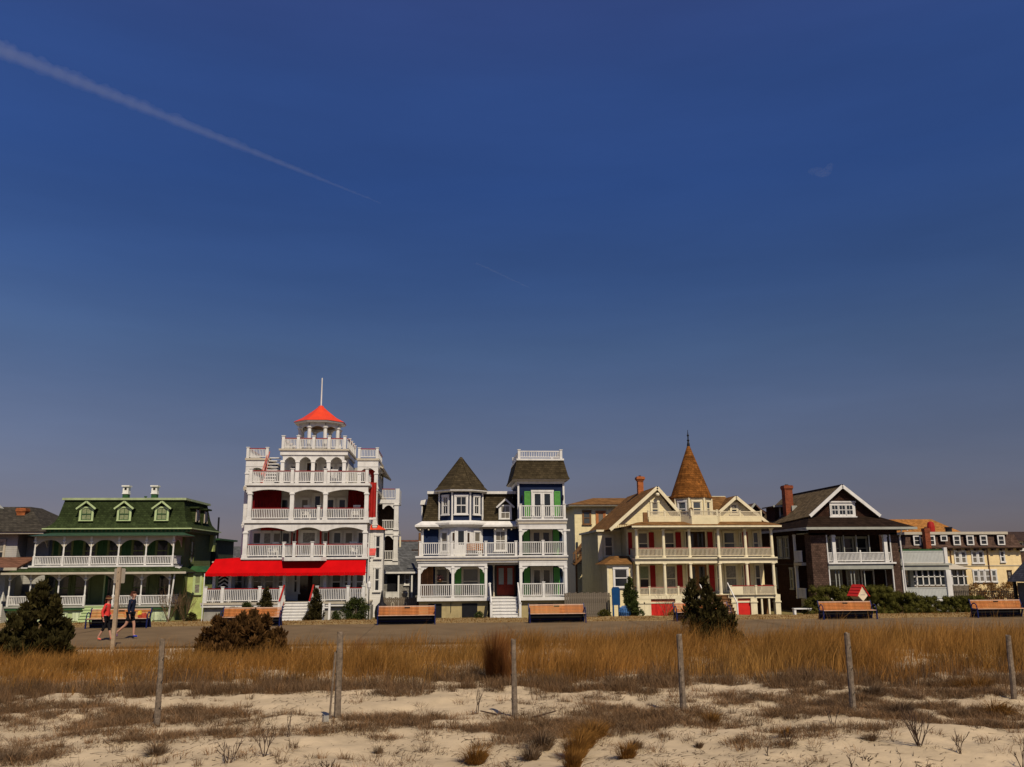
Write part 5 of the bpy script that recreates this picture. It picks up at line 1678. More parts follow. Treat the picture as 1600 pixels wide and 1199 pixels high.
# ------------------------------------------------------------------ yellow house on the side street
H = House('side_street_house', 'long pale yellow house with brown mansard roof and row of small white dormer windows', 'house', (48.5, 83.0, -1.05))
H.box('wall', 43.0, 54.3, 78.0, 90.0, -1.05, 3.9, PALEYEL)
H.box('eave', 42.6, 54.8, 77.5, 90.4, 3.9, 4.0, DARKWOOD)
ev = MB()
for x in np.arange(42.9, 54.6, 0.85):
    ev.box(x, x + 0.28, 77.6, 77.99, 3.68, 3.899)
H.part('eave_bracket', ev, DARKWOOD)
H.mansard('mansard_roof', 42.7, 54.7, 77.6, 90.3, [(0, 4.002), (0.35, 4.25), (0.65, 5.2)], SHAKEL)
H.box('roof_cornice', 43.1, 53.3, 78.0, 89.9, 5.2, 5.45, TAUPE)
for x in (44.1, 45.5, 47.98, 49.3, 50.62, 52.35):
    d = H.box('dormer', x - 0.34, x + 0.34, 77.75, 78.9, 4.22, 5.08, SHAKE)
    f = MB()
    f.box(x - 0.36, x - 0.24, 77.68, 77.749, 4.2, 5.1); f.box(x + 0.24, x + 0.36, 77.68, 77.749, 4.2, 5.1)
    f.box(x - 0.24, x + 0.24, 77.68, 77.749, 4.2, 4.3); f.box(x - 0.24, x + 0.24, 77.68, 77.749, 5.0, 5.1); f.box(x - 0.24, x + 0.24, 77.69, 77.749, 4.62, 4.67)
    H.part('window_frame', f, WHITE, d)
    for z in (4.3, 4.67):
        H.part('pane', MB().box(x - 0.24, x + 0.24, 77.72, 77.748, z, z + 0.32), GLASS, d)
d = H.box('dormer', 46.75 - 0.3, 46.75 + 0.3, 77.78, 78.9, 4.6, 5.08, SHAKE)
H.part('window_frame', MB().box(46.42, 46.52, 77.7, 77.78, 4.58, 5.1).box(46.98, 47.08, 77.7, 77.78, 4.58, 5.1).box(46.52, 46.98, 77.7, 77.78, 4.58, 4.66).box(46.52, 46.98, 77.7, 77.78, 5.02, 5.1), WHITE, d)
H.part('pane', MB().box(46.52, 46.98, 77.74, 77.779, 4.66, 5.02), GLASS, d)
for x in (48.0, 48.62, 49.7, 50.32):
    H.window(x, 78.0, 2.55, 0.42, 1.05, WHITE, nx=1, ny=1, c=0.09, panes=(GLASS, BLIND))
H.window(52.45, 78.0, 2.65, 0.34, 0.95, WHITE, nx=1, ny=1, c=0.08)
for x in (49.62, 50.2, 50.78, 51.4):
    H.window(x, 78.0, 0.85, 0.42, 1.0, WHITE, nx=1, ny=1, c=0.09, panes=(GLASS, BLIND))
H.window(52.95, 78.0, 0.9, 0.34, 0.9, DARKWOOD, nx=1, ny=1, c=0.05)
H.box('belt_course', 43.0, 54.34, 77.95, 77.999, 2.28, 2.34, TAUPE)
for x in (47.35, 51.0):
    H.part('downpipe', MB().tube((x, 77.92, 3.9), (x, 77.92, -0.5), 0.05), BROWNTIMBER)
H.box('sunroom', 42.0, 47.3, 75.6, 77.99, -1.05, 0.6, FENCEWOOD)
sr = MB()
for x in np.arange(42.0, 47.4, 0.55):
    sr.box(x - .05, x + .05, 75.6, 75.7, 0.6, 2.0)
for z in (0.6, 1.35, 1.95):
    sr.box(42.0, 47.35, 75.6, 75.69, z, z + 0.07)
H.part('sunroom_frame', sr, WHITE)
H.box('sunroom_glass', 42.05, 47.3, 75.72, 75.76, 0.6, 2.0, GLASS)
H.part('sunroom_roof', MB().rings([[(41.8, 75.2, 2.03), (47.7, 75.2, 2.03), (47.7, 77.99, 2.03), (41.8, 77.99, 2.03)], [(42.6, 77.4, 2.75), (46.2, 77.4, 2.75), (46.2, 77.99, 2.75), (42.6, 77.99, 2.75)]]), TAUPE)
H.chimney(44.75, 77.2, 3.9, 5.75, 0.5, BRICKRED, flare=0.04)
H.part('red_chimney_pipe', MB().lathe(48.1, 82, [(0.34, 5.3), (0.36, 6.1), (0.28, 6.5), (0.1, 6.6)], 12), REDPAINT)
H.part('roof_vent', MB().lathe(49.9, 82, [(0.3, 5.4), (0.3, 5.9), (0.36, 5.9), (0.36, 6.05)], 10), BLACKIN)

H = House('orange_roof_house', 'far house with plain orange-brown roof behind the yellow side street house', 'house', (63.5, 115.0, -1.05))
H.box('wall', 59.0, 67.0, 110.0, 120.0, -1.05, 6.0, TAUPE)
b = MB()
b.slab([(58.4, 109.5, 6.0), (69.5, 109.5, 6.0), (66.2, 112.5, 8.3), (58.4, 112.5, 8.3)], 0.12)
b.slab([(58.4, 112.5, 8.3), (66.2, 112.5, 8.3), (69.5, 120.5, 6.0), (58.4, 120.5, 6.0)], 0.12)
H.part('roof', b, ORANGEROOF)
H.part('roof_vent', MB().lathe(61.5, 110.6, [(0.15, 6.6), (0.15, 7.4), (0.2, 7.4), (0.2, 7.5)], 8), WHITE)
H = House('dark_gable_house', 'far brown house with dark hip roof and white attic window at the right edge', 'house', (67.0, 100.0, -1.05))
H.box('wall', 64.3, 72.0, 95.0, 105.0, -1.05, 4.9, SHAKEL)
H.part('roof', MB().rings([[(63.3, 94.4, 4.9), (72.6, 94.4, 4.9), (72.6, 105.6, 4.9), (63.3, 105.6, 4.9)], [(64.0, 98.0, 6.1), (69.0, 98.0, 6.1), (69.0, 102.0, 6.1), (64.0, 102.0, 6.1)]]), DARKWOOD)
for x in (65.35, 66.2):
    H.window(x, 95.0, 3.9, 0.6, 0.85, WHITE, nx=1, ny=1)

# ------------------------------------------------------------------ small grey cottage between the hotel and the navy house
H = House('grey_cottage', 'small grey shingled cottage set back between the white hotel and the navy house', 'house', (-3.7, 84.0, -1.05))
H.box('wall', -5.9, -1.2, 80.5, 90.0, -1.05, 2.3, GREYSID)
b = MB()
b.slab([(-6.3, 79.8, 2.1), (-1.0, 79.8, 2.1), (-1.0, 85.0, 5.0), (-6.3, 85.0, 5.0)], 0.12)
b.slab([(-6.3, 85.0, 5.0), (-1.0, 85.0, 5.0), (-1.0, 90.5, 2.1), (-6.3, 90.5, 2.1)], 0.12)
H.part('roof', b, GREYROOF)
H.box('ridge_board', -6.3, -1.0, 84.9, 85.1, 4.96, 5.05, BRICKRED)
H.box('eave_trim', -6.3, -1.0, 79.74, 79.8, 1.96, 2.12, WHITE)
H.post(-4.05, 79.95, -1.05, 1.98, 0.14, WHITE, 'square')
H.post(-2.85, 79.95, -1.05, 1.98, 0.14, WHITE, 'square')
H.box('entry_recess_shade', -5.1, -4.15, 80.45, 80.499, -0.3, 1.8, BLACKIN)  # flat black sheet on the wall, standing for a shaded recess
H.railing((-5.2, 79.95), (-4.12, 79.95), -0.6, 0.95, WHITE, step=0.1, solid=True)
H.window(-3.3, 80.5, 0.95, 0.35, 0.9, WHITE, nx=2, ny=1, c=0.1)
H.part('vent_pipe', MB().tube((-4.2, 84.0, 4.3), (-4.2, 84.0, 5.4), 0.1), CREAMW)
t = thing('urn_statue', 'cream stone urn on a pedestal in front of the grey cottage', 'urn', (-3.35, 77.0, -1.03))
link('pedestal', MB().box(-.4, .4, -.3, .3, 0, .75).mesh('pedestal', CONCRETE), t)
link('urn', MB().lathe(0, 0, [(.16, .75), (.1, .85), (.24, 1.15), (.27, 1.35), (.18, 1.5), (.24, 1.55)], 12).mesh('urn', TAUPE), t)

# ------------------------------------------------------------------ grey house at the left edge
H = House('grey_corner_house', 'grey sided house with brown roof and brick chimney at the left edge', 'house', (-35.0, 73.0, -1.05))
H.box('wall', -42.0, -32.0, 68.0, 78.0, -1.05, 5.2, GREYSIDL)
H.box('wall', -31.999, -30.35, 69.5, 78.0, -1.05, 5.0, GREYSIDL)
H.box('eave', -42.5, -29.9, 67.3, 78.6, 5.2, 5.36, TAUPE)
b = MB()
b.rings([[(-42.6, 67.2, 5.362), (-29.75, 67.2, 5.362), (-29.75, 78.7, 5.362), (-42.6, 78.7, 5.362)], [(-39.0, 72.0, 7.5), (-33.2, 72.0, 7.5), (-33.2, 74.0, 7.5), (-39.0, 74.0, 7.5)]])
H.part('roof', b, mat('brown_grey_shingles', (0.055, 0.047, 0.033), kind='shingle', rows=0.15, width=0.3, bump=0.4, var=0.15))
H.chimney(-33.1, 70.6, 5.6, 7.3, 0.62, ORANGEBRICK, flare=0.07)
H.window(-33.3, 68.0, 3.1, 0.7, 1.6, TAUPE, nx=1, ny=1)
b = MB()
b.slab([(-33.0, 57.4, 9.7), (-29.3, 57.4, 6.6), (-29.3, 59.9, 6.6), (-33.0, 59.9, 9.7)], 0.15)
b.slab([(-36.6, 57.4, 6.6), (-33.0, 57.4, 9.7), (-33.0, 59.9, 9.7), (-36.6, 59.9, 6.6)], 0.15)
H.part('front_gable_roof', b, GREYTRIM)
H.box('front_wing', -36.0, -30.3, 58.0, 59.8, -1.05, 6.5, GREYSIDL)
H.box('porch_wall', -36.0, -30.7, 64.0, 65.5, -1.05, 2.35, WHITESID)
b = MB()
b.slab([(-37.0, 62.9, 2.72), (-29.5, 62.9, 2.72), (-30.4, 67.9, 3.5), (-37.0, 67.9, 3.5)], 0.12)
H.part('porch_roof', b, mat('rust_shingles_dull', (0.18, 0.085, 0.05), kind='shingle', rows=0.15, width=0.3, bump=0.4))
H.box('porch_fascia', -37.0, -29.45, 62.83, 62.9, 2.55, 2.74, TAUPE)

# ------------------------------------------------------------------ plain houses further back, closing the gaps
for i, (x, y, w, z, c, lb) in enumerate(((-24.0, 108.0, 9.0, 3.2, TAUPE, 'low beige house far behind, between the green house and the grey corner house'),
                                         (-13.5, 112.0, 8.0, 4.0, GREYSIDL, 'low grey house far behind the left side of the white hotel'),
                                         (-5.0, 118.0, 7.0, 4.2, WHITESID, 'far white house showing over the grey cottage roof'),
                                         (12.5, 108.0, 6.0, 3.4, ORANGETRIM, 'far orange-brown house seen in the gap beside the navy tower'),
                                         (40.0, 112.0, 9.0, 4.0, SHAKE, 'low brown house far behind the shingled house'))):
    H = House('background_house', lb, 'house', (x, y + 4, -1.05), 'plain houses on the streets behind')
    H.box('wall', x - w / 2, x + w / 2, y, y + 8, -1.05, z, c)
    b = MB()
    b.slab([(x - w / 2 - .4, y - .5, z), (x + w / 2 + .4, y - .5, z), (x + w / 2 + .4, y + 4, z + 1.9), (x - w / 2 - .4, y + 4, z + 1.9)], 0.12)
    b.slab([(x - w / 2 - .4, y + 4, z + 1.9), (x + w / 2 + .4, y + 4, z + 1.9), (x + w / 2 + .4, y + 8.5, z), (x - w / 2 - .4, y + 8.5, z)], 0.12)
    H.part('roof', b, (GREYROOF, MATS['brown_grey_shingles'], GREYROOF, TANROOF, BROWNROOF)[i])
    for k in range(3):
        H.window(x - w / 2 + w * (k + 0.5) / 3, y, z - 2.0, 0.8, 1.2, WHITE, nx=1, ny=1)

# ------------------------------------------------------------------ dark gazebo at the right edge
H = House('dark_gazebo', 'dark gazebo with grey hip roof cut by the right edge', 'gazebo', (48.1, 67.5, -1.05))
gb = MB().rings([[(46.1, 65.4, 1.1), (50.1, 65.4, 1.1), (50.1, 68.4, 1.1), (46.1, 68.4, 1.1)], [(47.9, 66.7, 3.6), (48.3, 66.7, 3.6), (48.3, 67.1, 3.6), (47.9, 67.1, 3.6)]])
H.part('roof', gb, mat('slate_blue_shingles', (0.08, 0.08, 0.09), kind='shingle', rows=0.15, width=0.3, bump=0.4))
for x in (46.5, 49.7):
    for y in (65.8, 68.0):
        H.box('post', x - 0.1, x + 0.1, y - 0.1, y + 0.1, -1.05, 1.1, BLACKIN)
H.box('wall', 46.65, 49.55, 66.1, 67.9, -1.05, 1.0, mat('slate_paint', (0.14, 0.14, 0.15), rough=0.7))

# ------------------------------------------------------------------ fences and the utility pole
t = thing('board_fence', 'weathered vertical board fence between the navy house and the yellow house', 'fence', (10.2, 62.2, -1.03))
pk = [cached(('board', k), lambda k=k: MB().box(-.068, .068, -.012, .012, 0, 1.72 + .03 * k).mesh('board', FENCEWOOD)) for k in range(3)]
for i in range(22):
    link('board', pk[(i * 7) % 3], t, (-1.5 + i * 0.15, 0.006 * (i % 2), 0.0))
for z in (0.3, 1.45):
    link('fence_rail', MB().box(-1.6, 1.8, .02, .07, z, z + .09).mesh('fence_rail', FENCEWOOD), t)
t = thing('board_fence', 'weathered board fence with two arched cut-outs below the grey cottage', 'fence', (-3.3, 66.0, -1.03))
for i in range(18):
    link('board', pk[(i * 5) % 3], t, (-1.3 + i * 0.15, 0.006 * (i % 2), -0.35))
for z in (0.2, 1.2):
    link('fence_rail', MB().box(-1.4, 1.4, .02, .07, z, z + .09).mesh('fence_rail', FENCEWOOD), t)
for x in (-.45, .5):
    link('arch_ornament', MB().box(-.12, -.07, -.03, -.013, .55, .95).box(.07, .12, -.03, -.013, .55, .95).bar((-.12, -.02, .93), (0, -.02, 1.08), .02, .05).bar((0, -.02, 1.08), (.12, -.02, .93), .02, .05).mesh('arch_ornament', TAUPE), t, (x, 0, 0))
t = thing('utility_pole', 'brown wooden utility pole with a crossarm left of the navy house', 'utility pole', (-2.2, 79.0, -1.03))
link('pole', MB().tube((0, 0, 0), (0.02, 0, 6.6), .16, .11, 10).mesh('pole', BROWNTIMBER), t)
link('crossarm', MB().box(-.7, .7, -.05, .05, 5.0, 5.12).mesh('crossarm', DARKWOOD), t)
link('transformer', MB().lathe(.3, -.25, [(.16, 3.4), (.18, 3.45), (.18, 4.1), (.1, 4.2)], 10).mesh('transformer', BLACKIN), t)
t = thing('iron_fence', 'dark low iron fence in front of the yellow side street house', 'fence', (43.5, 71.0, -1.03))
b = MB()
for i in range(60):
    b.box(-4.4 + i * .16, -4.37 + i * .16, -.015, .015, 0, 1.35)
link('pickets', b.mesh('pickets', BLACKIN), t)
link('fence_rail', MB().box(-4.5, 5.2, -.02, .02, .25, .29).box(-4.5, 5.2, -.02, .02, 1.2, 1.24).mesh('fence_rail', BLACKIN), t)

# ------------------------------------------------------------------ benches on the promenade
NAVYPAINT = mat('navy_bench_paint', (0.010, 0.016, 0.075), rough=0.4, var=0.1)
SLATM = mat('orange_bench_wood', (0.56, 0.215, 0.065), rough=0.6, var=0.14, scale=5)
SLATL = mat('bleached_bench_wood', (0.62, 0.40, 0.27), rough=0.6, var=0.1, scale=5)
BRASS = mat('dark_brass_plate', (0.10, 0.06, 0.03), rough=0.4, metal=0.5)


def make_bench(label):
    t = thing('park_bench', label, 'bench', (0, 0, 0), 0, 'slatted benches along the promenade')
    L = 1.32
    for i in range(6):                                    # backrest slats
        z = 0.46 + i * 0.066
        sm = cached(('bslat', i == 5), lambda: MB().box(-L, L, -.014, .014, 0, .049).mesh('back_slat', SLATL if i == 5 else SLATM))
        link('back_slat', sm, t, (0, .10 + i * .022, z))
    for i in range(6):
        sm = cached(('sslat', i == 0), lambda: MB().box(-L, L, -.03, .03, -.014, .014).mesh('seat_slat', SLATL if i == 0 else SLATM))
        link('seat_slat', sm, t, (0, -.36 + i * .076, .43))

    def frame():
        b = MB()
        b.bar((0, -.36, 0), (0, -.34, .42), .055, .055)
        b.bar((0, .24, 0), (0, .06, .42), .055, .055)
        b.bar((0, -.38, .40), (0, .1, .40), .055, .045)
        b.bar((0, .07, .40), (0, .25, .88), .055, .045)
        pr = None
        for k in range(9):                                # looped arm
            a = math.pi * k / 8
            p = (0, -.14 - .22 * math.cos(a) * -1 if False else -.12 + .22 * math.cos(a + math.pi), .50 + .20 * math.sin(a))
            if pr:
                b.tube(pr, p, .024, n=6)
            pr = p
        b.tube((0, -.34, .40), (0, -.34, .50), .024, n=6)
        b.tube((0, .10, .40), (0, .10, .50), .024, n=6)
        return b.mesh('side_frame', NAVYPAINT)
    fm = cached('bench_frame', frame)
    for x in (-L - .02, L + .02):
        link('side_frame', fm, t, (x, 0, 0))
    link('stretcher', cached('bench_str', lambda: MB().box(-L, L, -.02, .02, .36, .40).box(-L, L, .18, .21, .12, .16).mesh('stretcher', NAVYPAINT)), t)
    link('underseat_shade', cached('bench_shade', lambda: MB().box(-L, L, .23, .245, .02, .40).mesh('underseat_shade', BLACKIN)), t)  # black sheet standing for the shadow below the seat
    link('plaque', cached('bench_pl', lambda: MB().box(-.13, .13, -.018, -.015, 0, .045).mesh('plaque', BRASS)), t, (.02, .10 + 4 * .022, .46 + 4 * .066 + .005))
    return t


bench_spots = [(-14.85, 41.9, 'bench behind the two walkers at the left end'), (-8.9, 42.0, 'bench half hidden by the reddish bush in front of the hotel'),
               (-1.72, 42.0, 'bench in front of the gap between hotel and navy house'), (5.45, 42.0, 'bench in front of the navy house tower'),
               (12.55, 42.0, 'bench half hidden by the tall cedar in front of the yellow house'), (19.85, 42.0, 'bench beside the small red-roofed box'),
               (27.7, 42.0, 'bench cut by the right edge of the photograph')]
b0 = None
for x, y, lb in bench_spots:
    lb = 'orange slatted ' + lb
    o = make_bench(lb) if b0 is None else copy_tree(b0)
    b0 = b0 or o
    o['label'] = lb
    o.location = (x, y, 0.028)
    o.rotation_euler.z = random.uniform(-0.02, 0.02)
# bag left on the first bench
t = thing('bag', 'yellow and red bag lying on the bench behind the man in dark clothes', 'bag', (-13.75, 41.72, 0.475))
link('body', MB().rings([[(-.17, -.1, 0), (.17, -.1, 0), (.17, .08, 0), (-.17, .08, 0)], [(-.19, -.12, .1), (.18, -.11, .12), (.18, .09, .11), (-.19, .09, .1)], [(-.12, -.05, .2), (.1, -.05, .23), (.1, .04, .23), (-.12, .04, .2)]]).mesh('body', mat('red_bag_cloth', (0.4, 0.06, 0.03), var=0.3, scale=9)), t)
link('flap', MB().rings([[(-.22, -.13, .14), (-.04, -.13, .16), (-.04, .06, .2), (-.22, .06, .2)], [(-.2, -.1, .3), (-.1, -.1, .34), (-.1, .02, .34), (-.2, .02, .3)]]).mesh('flap', mat('yellow_cloth', (0.7, 0.5, 0.05))), t)

# ------------------------------------------------------------------ red-roofed leaflet box on a post
t = thing('leaflet_box', 'small red-roofed box on a post behind a bench near the hedge', 'box on post', (21.0, 43.0, 0.0), math.radians(-80))
CREAMB = mat('cream_box_paint', (0.72, 0.60, 0.40), rough=0.6)
bx = MB()
bx.prism([(-.31, 1.14), (0, .84), (.31, 1.14), (0, 1.6)], -.36, .36)
bx.T = None
o = link('box', MB().add([(y, x, z) for x, y, z in bx.v], [f[::-1] for f in bx.f]).mesh('box', CREAMB), t)
for s in (-1, 1):
    for k in range(4):
        u0, u1 = k / 4, (k + 1) / 4
        m = MB()
        p = lambda u: (s * .37 * u, 1.65 - .58 * u)
        (y0, z0), (y1, z1) = p(u0), p(u1 + .03)
        m.slab([(-.42, y0, z0 + .005), (.42, y0, z0 + .005), (.42, y1, z1 + .035), (-.42, y1, z1 + .035)], .03)
        link('roof_board', m.mesh('roof_board', REDPANEL), t)
link('post', MB().box(-.06, .06, -.06, .06, 0, .9).mesh('post', REDDRAPE), t, (.2, 0, 0))
link('shelf', MB().box(-.3, .3, -.14, .14, .7, .88).mesh('shelf', DARKWOOD), t)
link('name_plate', MB().box(.362, .37, -.12, .12, 1.14, 1.18).mesh('name_plate', TAUPE), t)

# ------------------------------------------------------------------ sign seen from behind, on a square wooden post
SIGNBACK = mat('bare_sign_back', (0.36, 0.31, 0.24), rough=0.5, metal=0.2, var=0.06, dirt=0.2)
t = thing('road_sign', 'sign panel seen from behind on a tall square wooden post', 'sign', (-11.52, 32.1, -0.05))
link('post', MB().box(-.062, .062, -.062, .062, 0, 2.82).mesh('post', mat('pale_post_wood', (0.36, 0.27, 0.175), rough=0.9, var=0.12, scale=8)), t)
pn = MB()
rr = [(-.19, 2.29), (-.165, 2.265), (.165, 2.265), (.19, 2.29), (.19, 2.755), (.165, 2.78), (-.165, 2.78), (-.19, 2.755)]
pn.prism(rr, .063, .07)
link('panel', pn.mesh('panel', SIGNBACK), t)
for z in (2.35, 2.65):
    link('bolt', MB().tube((0, -.075, z), (0, -.06, z), .014, n=6).mesh('bolt', BLACKIN), t)

# ------------------------------------------------------------------ dune fence posts
POSTW = mat('grey_weathered_post', (0.19, 0.145, 0.10), rough=0.95, var=0.22, scale=12, bump=0.5, bscale=40)


def fence_post(x, y, h, r, lean, label):
    z = float(ground_z(np.array([x]), np.array([y]))[0])
    t = thing('fence_post', label, 'post', (x, y, z - 0.05), random.uniform(0, 6), 'weathered posts of the dune fence')
    b = MB()
    rings = []
    n = 9
    for k in range(9):
        zz = (h + 0.05) * k / 8
        rad = r * (1.0 - 0.14 * k / 8)
        rings.append([(lean[0] * zz + rad * (1 + 0.09 * math.sin(3 * i + k * .7 + x)) * math.cos(2 * math.pi * i / n), lean[1] * zz + rad * (1 + 0.09 * math.cos(2 * i + k + x)) * math.sin(2 * math.pi * i / n),
                       zz + (0.02 * math.sin(i * 2.2 + x) if k == 8 else 0)) for i in range(n)])
    b.rings(rings)
    link('shaft', b.mesh('shaft', POSTW), t)
    s = MB()
    for zz in (0.35, 0.8, 1.2):
        s.tube((lean[0] * zz - r, lean[1] * zz, zz), (lean[0] * zz - r - .03, lean[1] * zz - .02, zz + .05), .006, n=5)
    link('staple', s.mesh('staple', BLACKIN), t)
    return t


for x, y, h, r, ln, lb in ((-5.2, 17.0, 1.52, .055, (0.0, 0.01), 'slim pale fence post, first from the left'),
                           (-1.93, 16.9, 1.52, .066, (0.0, 0.0), 'thick grey fence post with a thin stake beside it'),
                           (1.38, 17.1, 1.42, .055, (-.012, 0.0), 'thin grey fence post beside the tall reddish grass clump'),
                           (4.68, 17.2, 1.42, .062, (-.018, 0.01), 'grey fence post with notched top below the tall cedar'),
                           (7.95, 16.9, 1.44, .062, (0.0, 0.0), 'upright grey fence post below the red-roofed box, second from the right edge'),
                           (11.72, 17.6, 1.25, .058, (-.02, 0.02), 'slanting dark fence post nearest the right edge')):
    fence_post(x, y, h, r, ln, lb)
z2 = float(ground_z(np.array([-2.1]), np.array([16.75]))[0])
t = thing('thin_stake', 'thin broken stake leaning on the thick fence post', 'stake', (-2.06, 16.78, z2 - 0.03))
link('stick', MB().bar((0, 0, 0), (.06, .06, 1.2), .022, .03).mesh('stick', POSTW), t)
t = thing('grey_block', 'small grey block on the sand at the foot of the thick fence post', 'block', (-2.1, 16.55, z2 - 0.01), 0.4)
link('block', MB().rings([[(-.05, -.04, 0), (.05, -.04, 0), (.05, .04, 0), (-.05, .04, 0)], [(-.045, -.04, .1), (.05, -.035, .11), (.045, .04, .1), (-.05, .035, .09)]]).mesh('block', CONCRETE), t)

# ------------------------------------------------------------------ walkers
SKIN = mat('skin', (0.50, 0.27, 0.18), rough=0.55, var=0.05)


def skin_mesh(name, pts, edges, radii, m, sub=2, root=0):
    me = bpy.data.meshes.new(name)
    me.from_pydata(pts, edges, [])
    o = bpy.data.objects.new(name, me)
    COL.objects.link(o)
    md = o.modifiers.new('skin', 'SKIN')
    md.use_smooth_shade = True
    for i, (v, r) in enumerate(zip(me.skin_vertices[0].data, radii)):
        v.radius = r if isinstance(r, tuple) else (r, r)
        v.use_root = (i == root)
    sb = o.modifiers.new('sub', 'SUBSURF')
    sb.levels = sb.render_levels = sub
    dg = bpy.context.evaluated_depsgraph_get()
    out = bpy.data.meshes.new_from_object(o.evaluated_get(dg))
    bpy.data.objects.remove(o)
    out.name = name
    out.materials.clear()
    out.materials.append(m)
    return out


def hand_chain(w, d, s):
    """Finger chains from wrist w along direction d: returns points, edges, radii (to be joined at index of the wrist)."""
    w, d = Vector(w), Vector(d).normalized()
    side = d.cross(Vector((0, 0, 1)))
    side = side.normalized() if side.length > .1 else Vector((0, 1, 0))
    palm = w + d * .075
    pts, eds, rad = [tuple(palm)], [(-1, 0)], [(.030, .016)]
    for k, L in enumerate((.065, .078, .072, .056)):
        a = palm + side * (k - 1.5) * .019 + d * .02
        c = a + d * L * .55 + Vector((0, 0, -.004))
        e = a + d * L + side * 0 + Vector((s * .012, 0, 0))
        i = len(pts)
        pts += [tuple(a), tuple(c), tuple(e)]
        eds += [(0, i), (i, i + 1), (i + 1, i + 2)]
        rad += [.0095, .0085, .007]
    i = len(pts)
    th = w + d * .03 + side * -.03
    pts += [tuple(th), tuple(th + d * .035 + side * -.016), tuple(th + d * .06 + side * -.014)]
    eds += [(-1, i), (i, i + 1), (i + 1, i + 2)]
    rad += [.012, .010, .008]
    return pts, eds, rad


def person(loc, rz, height, J, label, clothes, hair_m, hair_pts, build=1.0):
    """J: joints in a 1.75 m figure walking towards +X."""
    t = tag(link('person', None, None, loc, rz), label, 'person')
    s = height / 1.75
    names = ['pelvis', 'waist', 'chest', 'neck', 'head0', 'head1', 'head2', 'hipL', 'kneeL', 'ankL', 'toeL', 'hipR', 'kneeR', 'ankR', 'toeR', 'shL', 'elL', 'wrL', 'shR', 'elR', 'wrR']
    rads = dict(pelvis=(.105 * build, .095), waist=(.09 * build, .075), chest=(.105 * build, .085), neck=.052, head0=.075, head1=(.092, .08), head2=(.07, .062), hipL=.09, kneeL=.056, ankL=.04, toeL=.03,
                hipR=.09, kneeR=.056, ankR=.04, toeR=.03, shL=.058, elL=.042, wrL=.027, shR=.058, elR=.042, wrR=.027)
    idx = {n: i for i, n in enumerate(names)}
    E = [('pelvis', 'waist'), ('waist', 'chest'), ('chest', 'neck'), ('neck', 'head0'), ('head0', 'head1'), ('head1', 'head2'), ('pelvis', 'hipL'), ('hipL', 'kneeL'), ('kneeL', 'ankL'), ('ankL', 'toeL'),
         ('pelvis', 'hipR'), ('hipR', 'kneeR'), ('kneeR', 'ankR'), ('ankR', 'toeR'), ('chest', 'shL'), ('shL', 'elL'), ('elL', 'wrL'), ('chest', 'shR'), ('shR', 'elR'), ('elR', 'wrR')]
    P = [tuple(Vector(J[n]) * s) for n in names]
    R = [rads[n] if isinstance(rads[n], tuple) else (rads[n], rads[n]) for n in names]
    R = [(a * s, b * s) for a, b in R]
    ed = [(idx[a], idx[b]) for a, b in E]
    for sd in 'LR':
        hp, he, hr = hand_chain(J['wr' + sd], Vector(J['wr' + sd]) - Vector(J['el' + sd]), 1)
        base = len(P)
        w = idx['wr' + sd]
        P += [tuple(Vector(p) * s) for p in hp]
        ed += [(w if a == -1 else base + a, base + b) for a, b in he]
        R += [(r[0] * s, r[1] * s) if isinstance(r, tuple) else (r * s, r * s) for r in hr]
    body = skin_mesh('body', P, ed, R, SKIN)
    link('body', body, t)
    h1 = Vector(J['head1']) * s                         # face
    fb = MB()
    fb.rings([[(h1.x + .075, h1.y - .012, h1.z - .03), (h1.x + .075, h1.y + .012, h1.z - .03), (h1.x + .08, h1.y + .006, h1.z + .02), (h1.x + .08, h1.y - .006, h1.z + .02)],
              [(h1.x + .112, h1.y - .008, h1.z - .03), (h1.x + .112, h1.y + .008, h1.z - .03), (h1.x + .09, h1.y + .003, h1.z + .02), (h1.x + .09, h1.y - .003, h1.z + .02)]])
    link('nose', fb.mesh('nose', SKIN), t)
    eb2 = MB()
    for q in (-.032, .032):
        eb2.lathe(h1.x + .078, h1.y + q, [(.004, h1.z + .008), (.011, h1.z + .016), (.004, h1.z + .024)], 8)
    link('eyes', eb2.mesh('eyes', BLACKIN), t)
    link('mouth', MB().box(h1.x + .07, h1.x + .086, h1.y - .022, h1.y + .022, h1.z - .062, h1.z - .054).mesh('mouth', REDDRAPE), t)
    er = MB()
    for q in (-.088, .088):
        er.lathe(h1.x - .01, h1.y + q * .9, [(.006, h1.z - .03), (.02, h1.z - .005), (.02, h1.z + .015), (.006, h1.z + .03)], 8)
    link('ears', er.mesh('ears', SKIN), t)
    for nm, pts, eds, rad, m in clothes:
        link(nm, skin_mesh(nm, [tuple(Vector(J[p]) * s if isinstance(p, str) else Vector(p) * s) for p in pts], eds, [(r[0] * s, r[1] * s) if isinstance(r, tuple) else (r * s, r * s) for r in rad], m), t)
    link('hair', skin_mesh('hair', [tuple(Vector(p) * s) for p in hair_pts[0]], hair_pts[1], [tuple(q * s for q in r) if isinstance(r, tuple) else r * s for r in hair_pts[2]], hair_m), t)
    return t


def lerp(a, b, t):
    return tuple(Vector(a) * (1 - t) + Vector(b) * t)


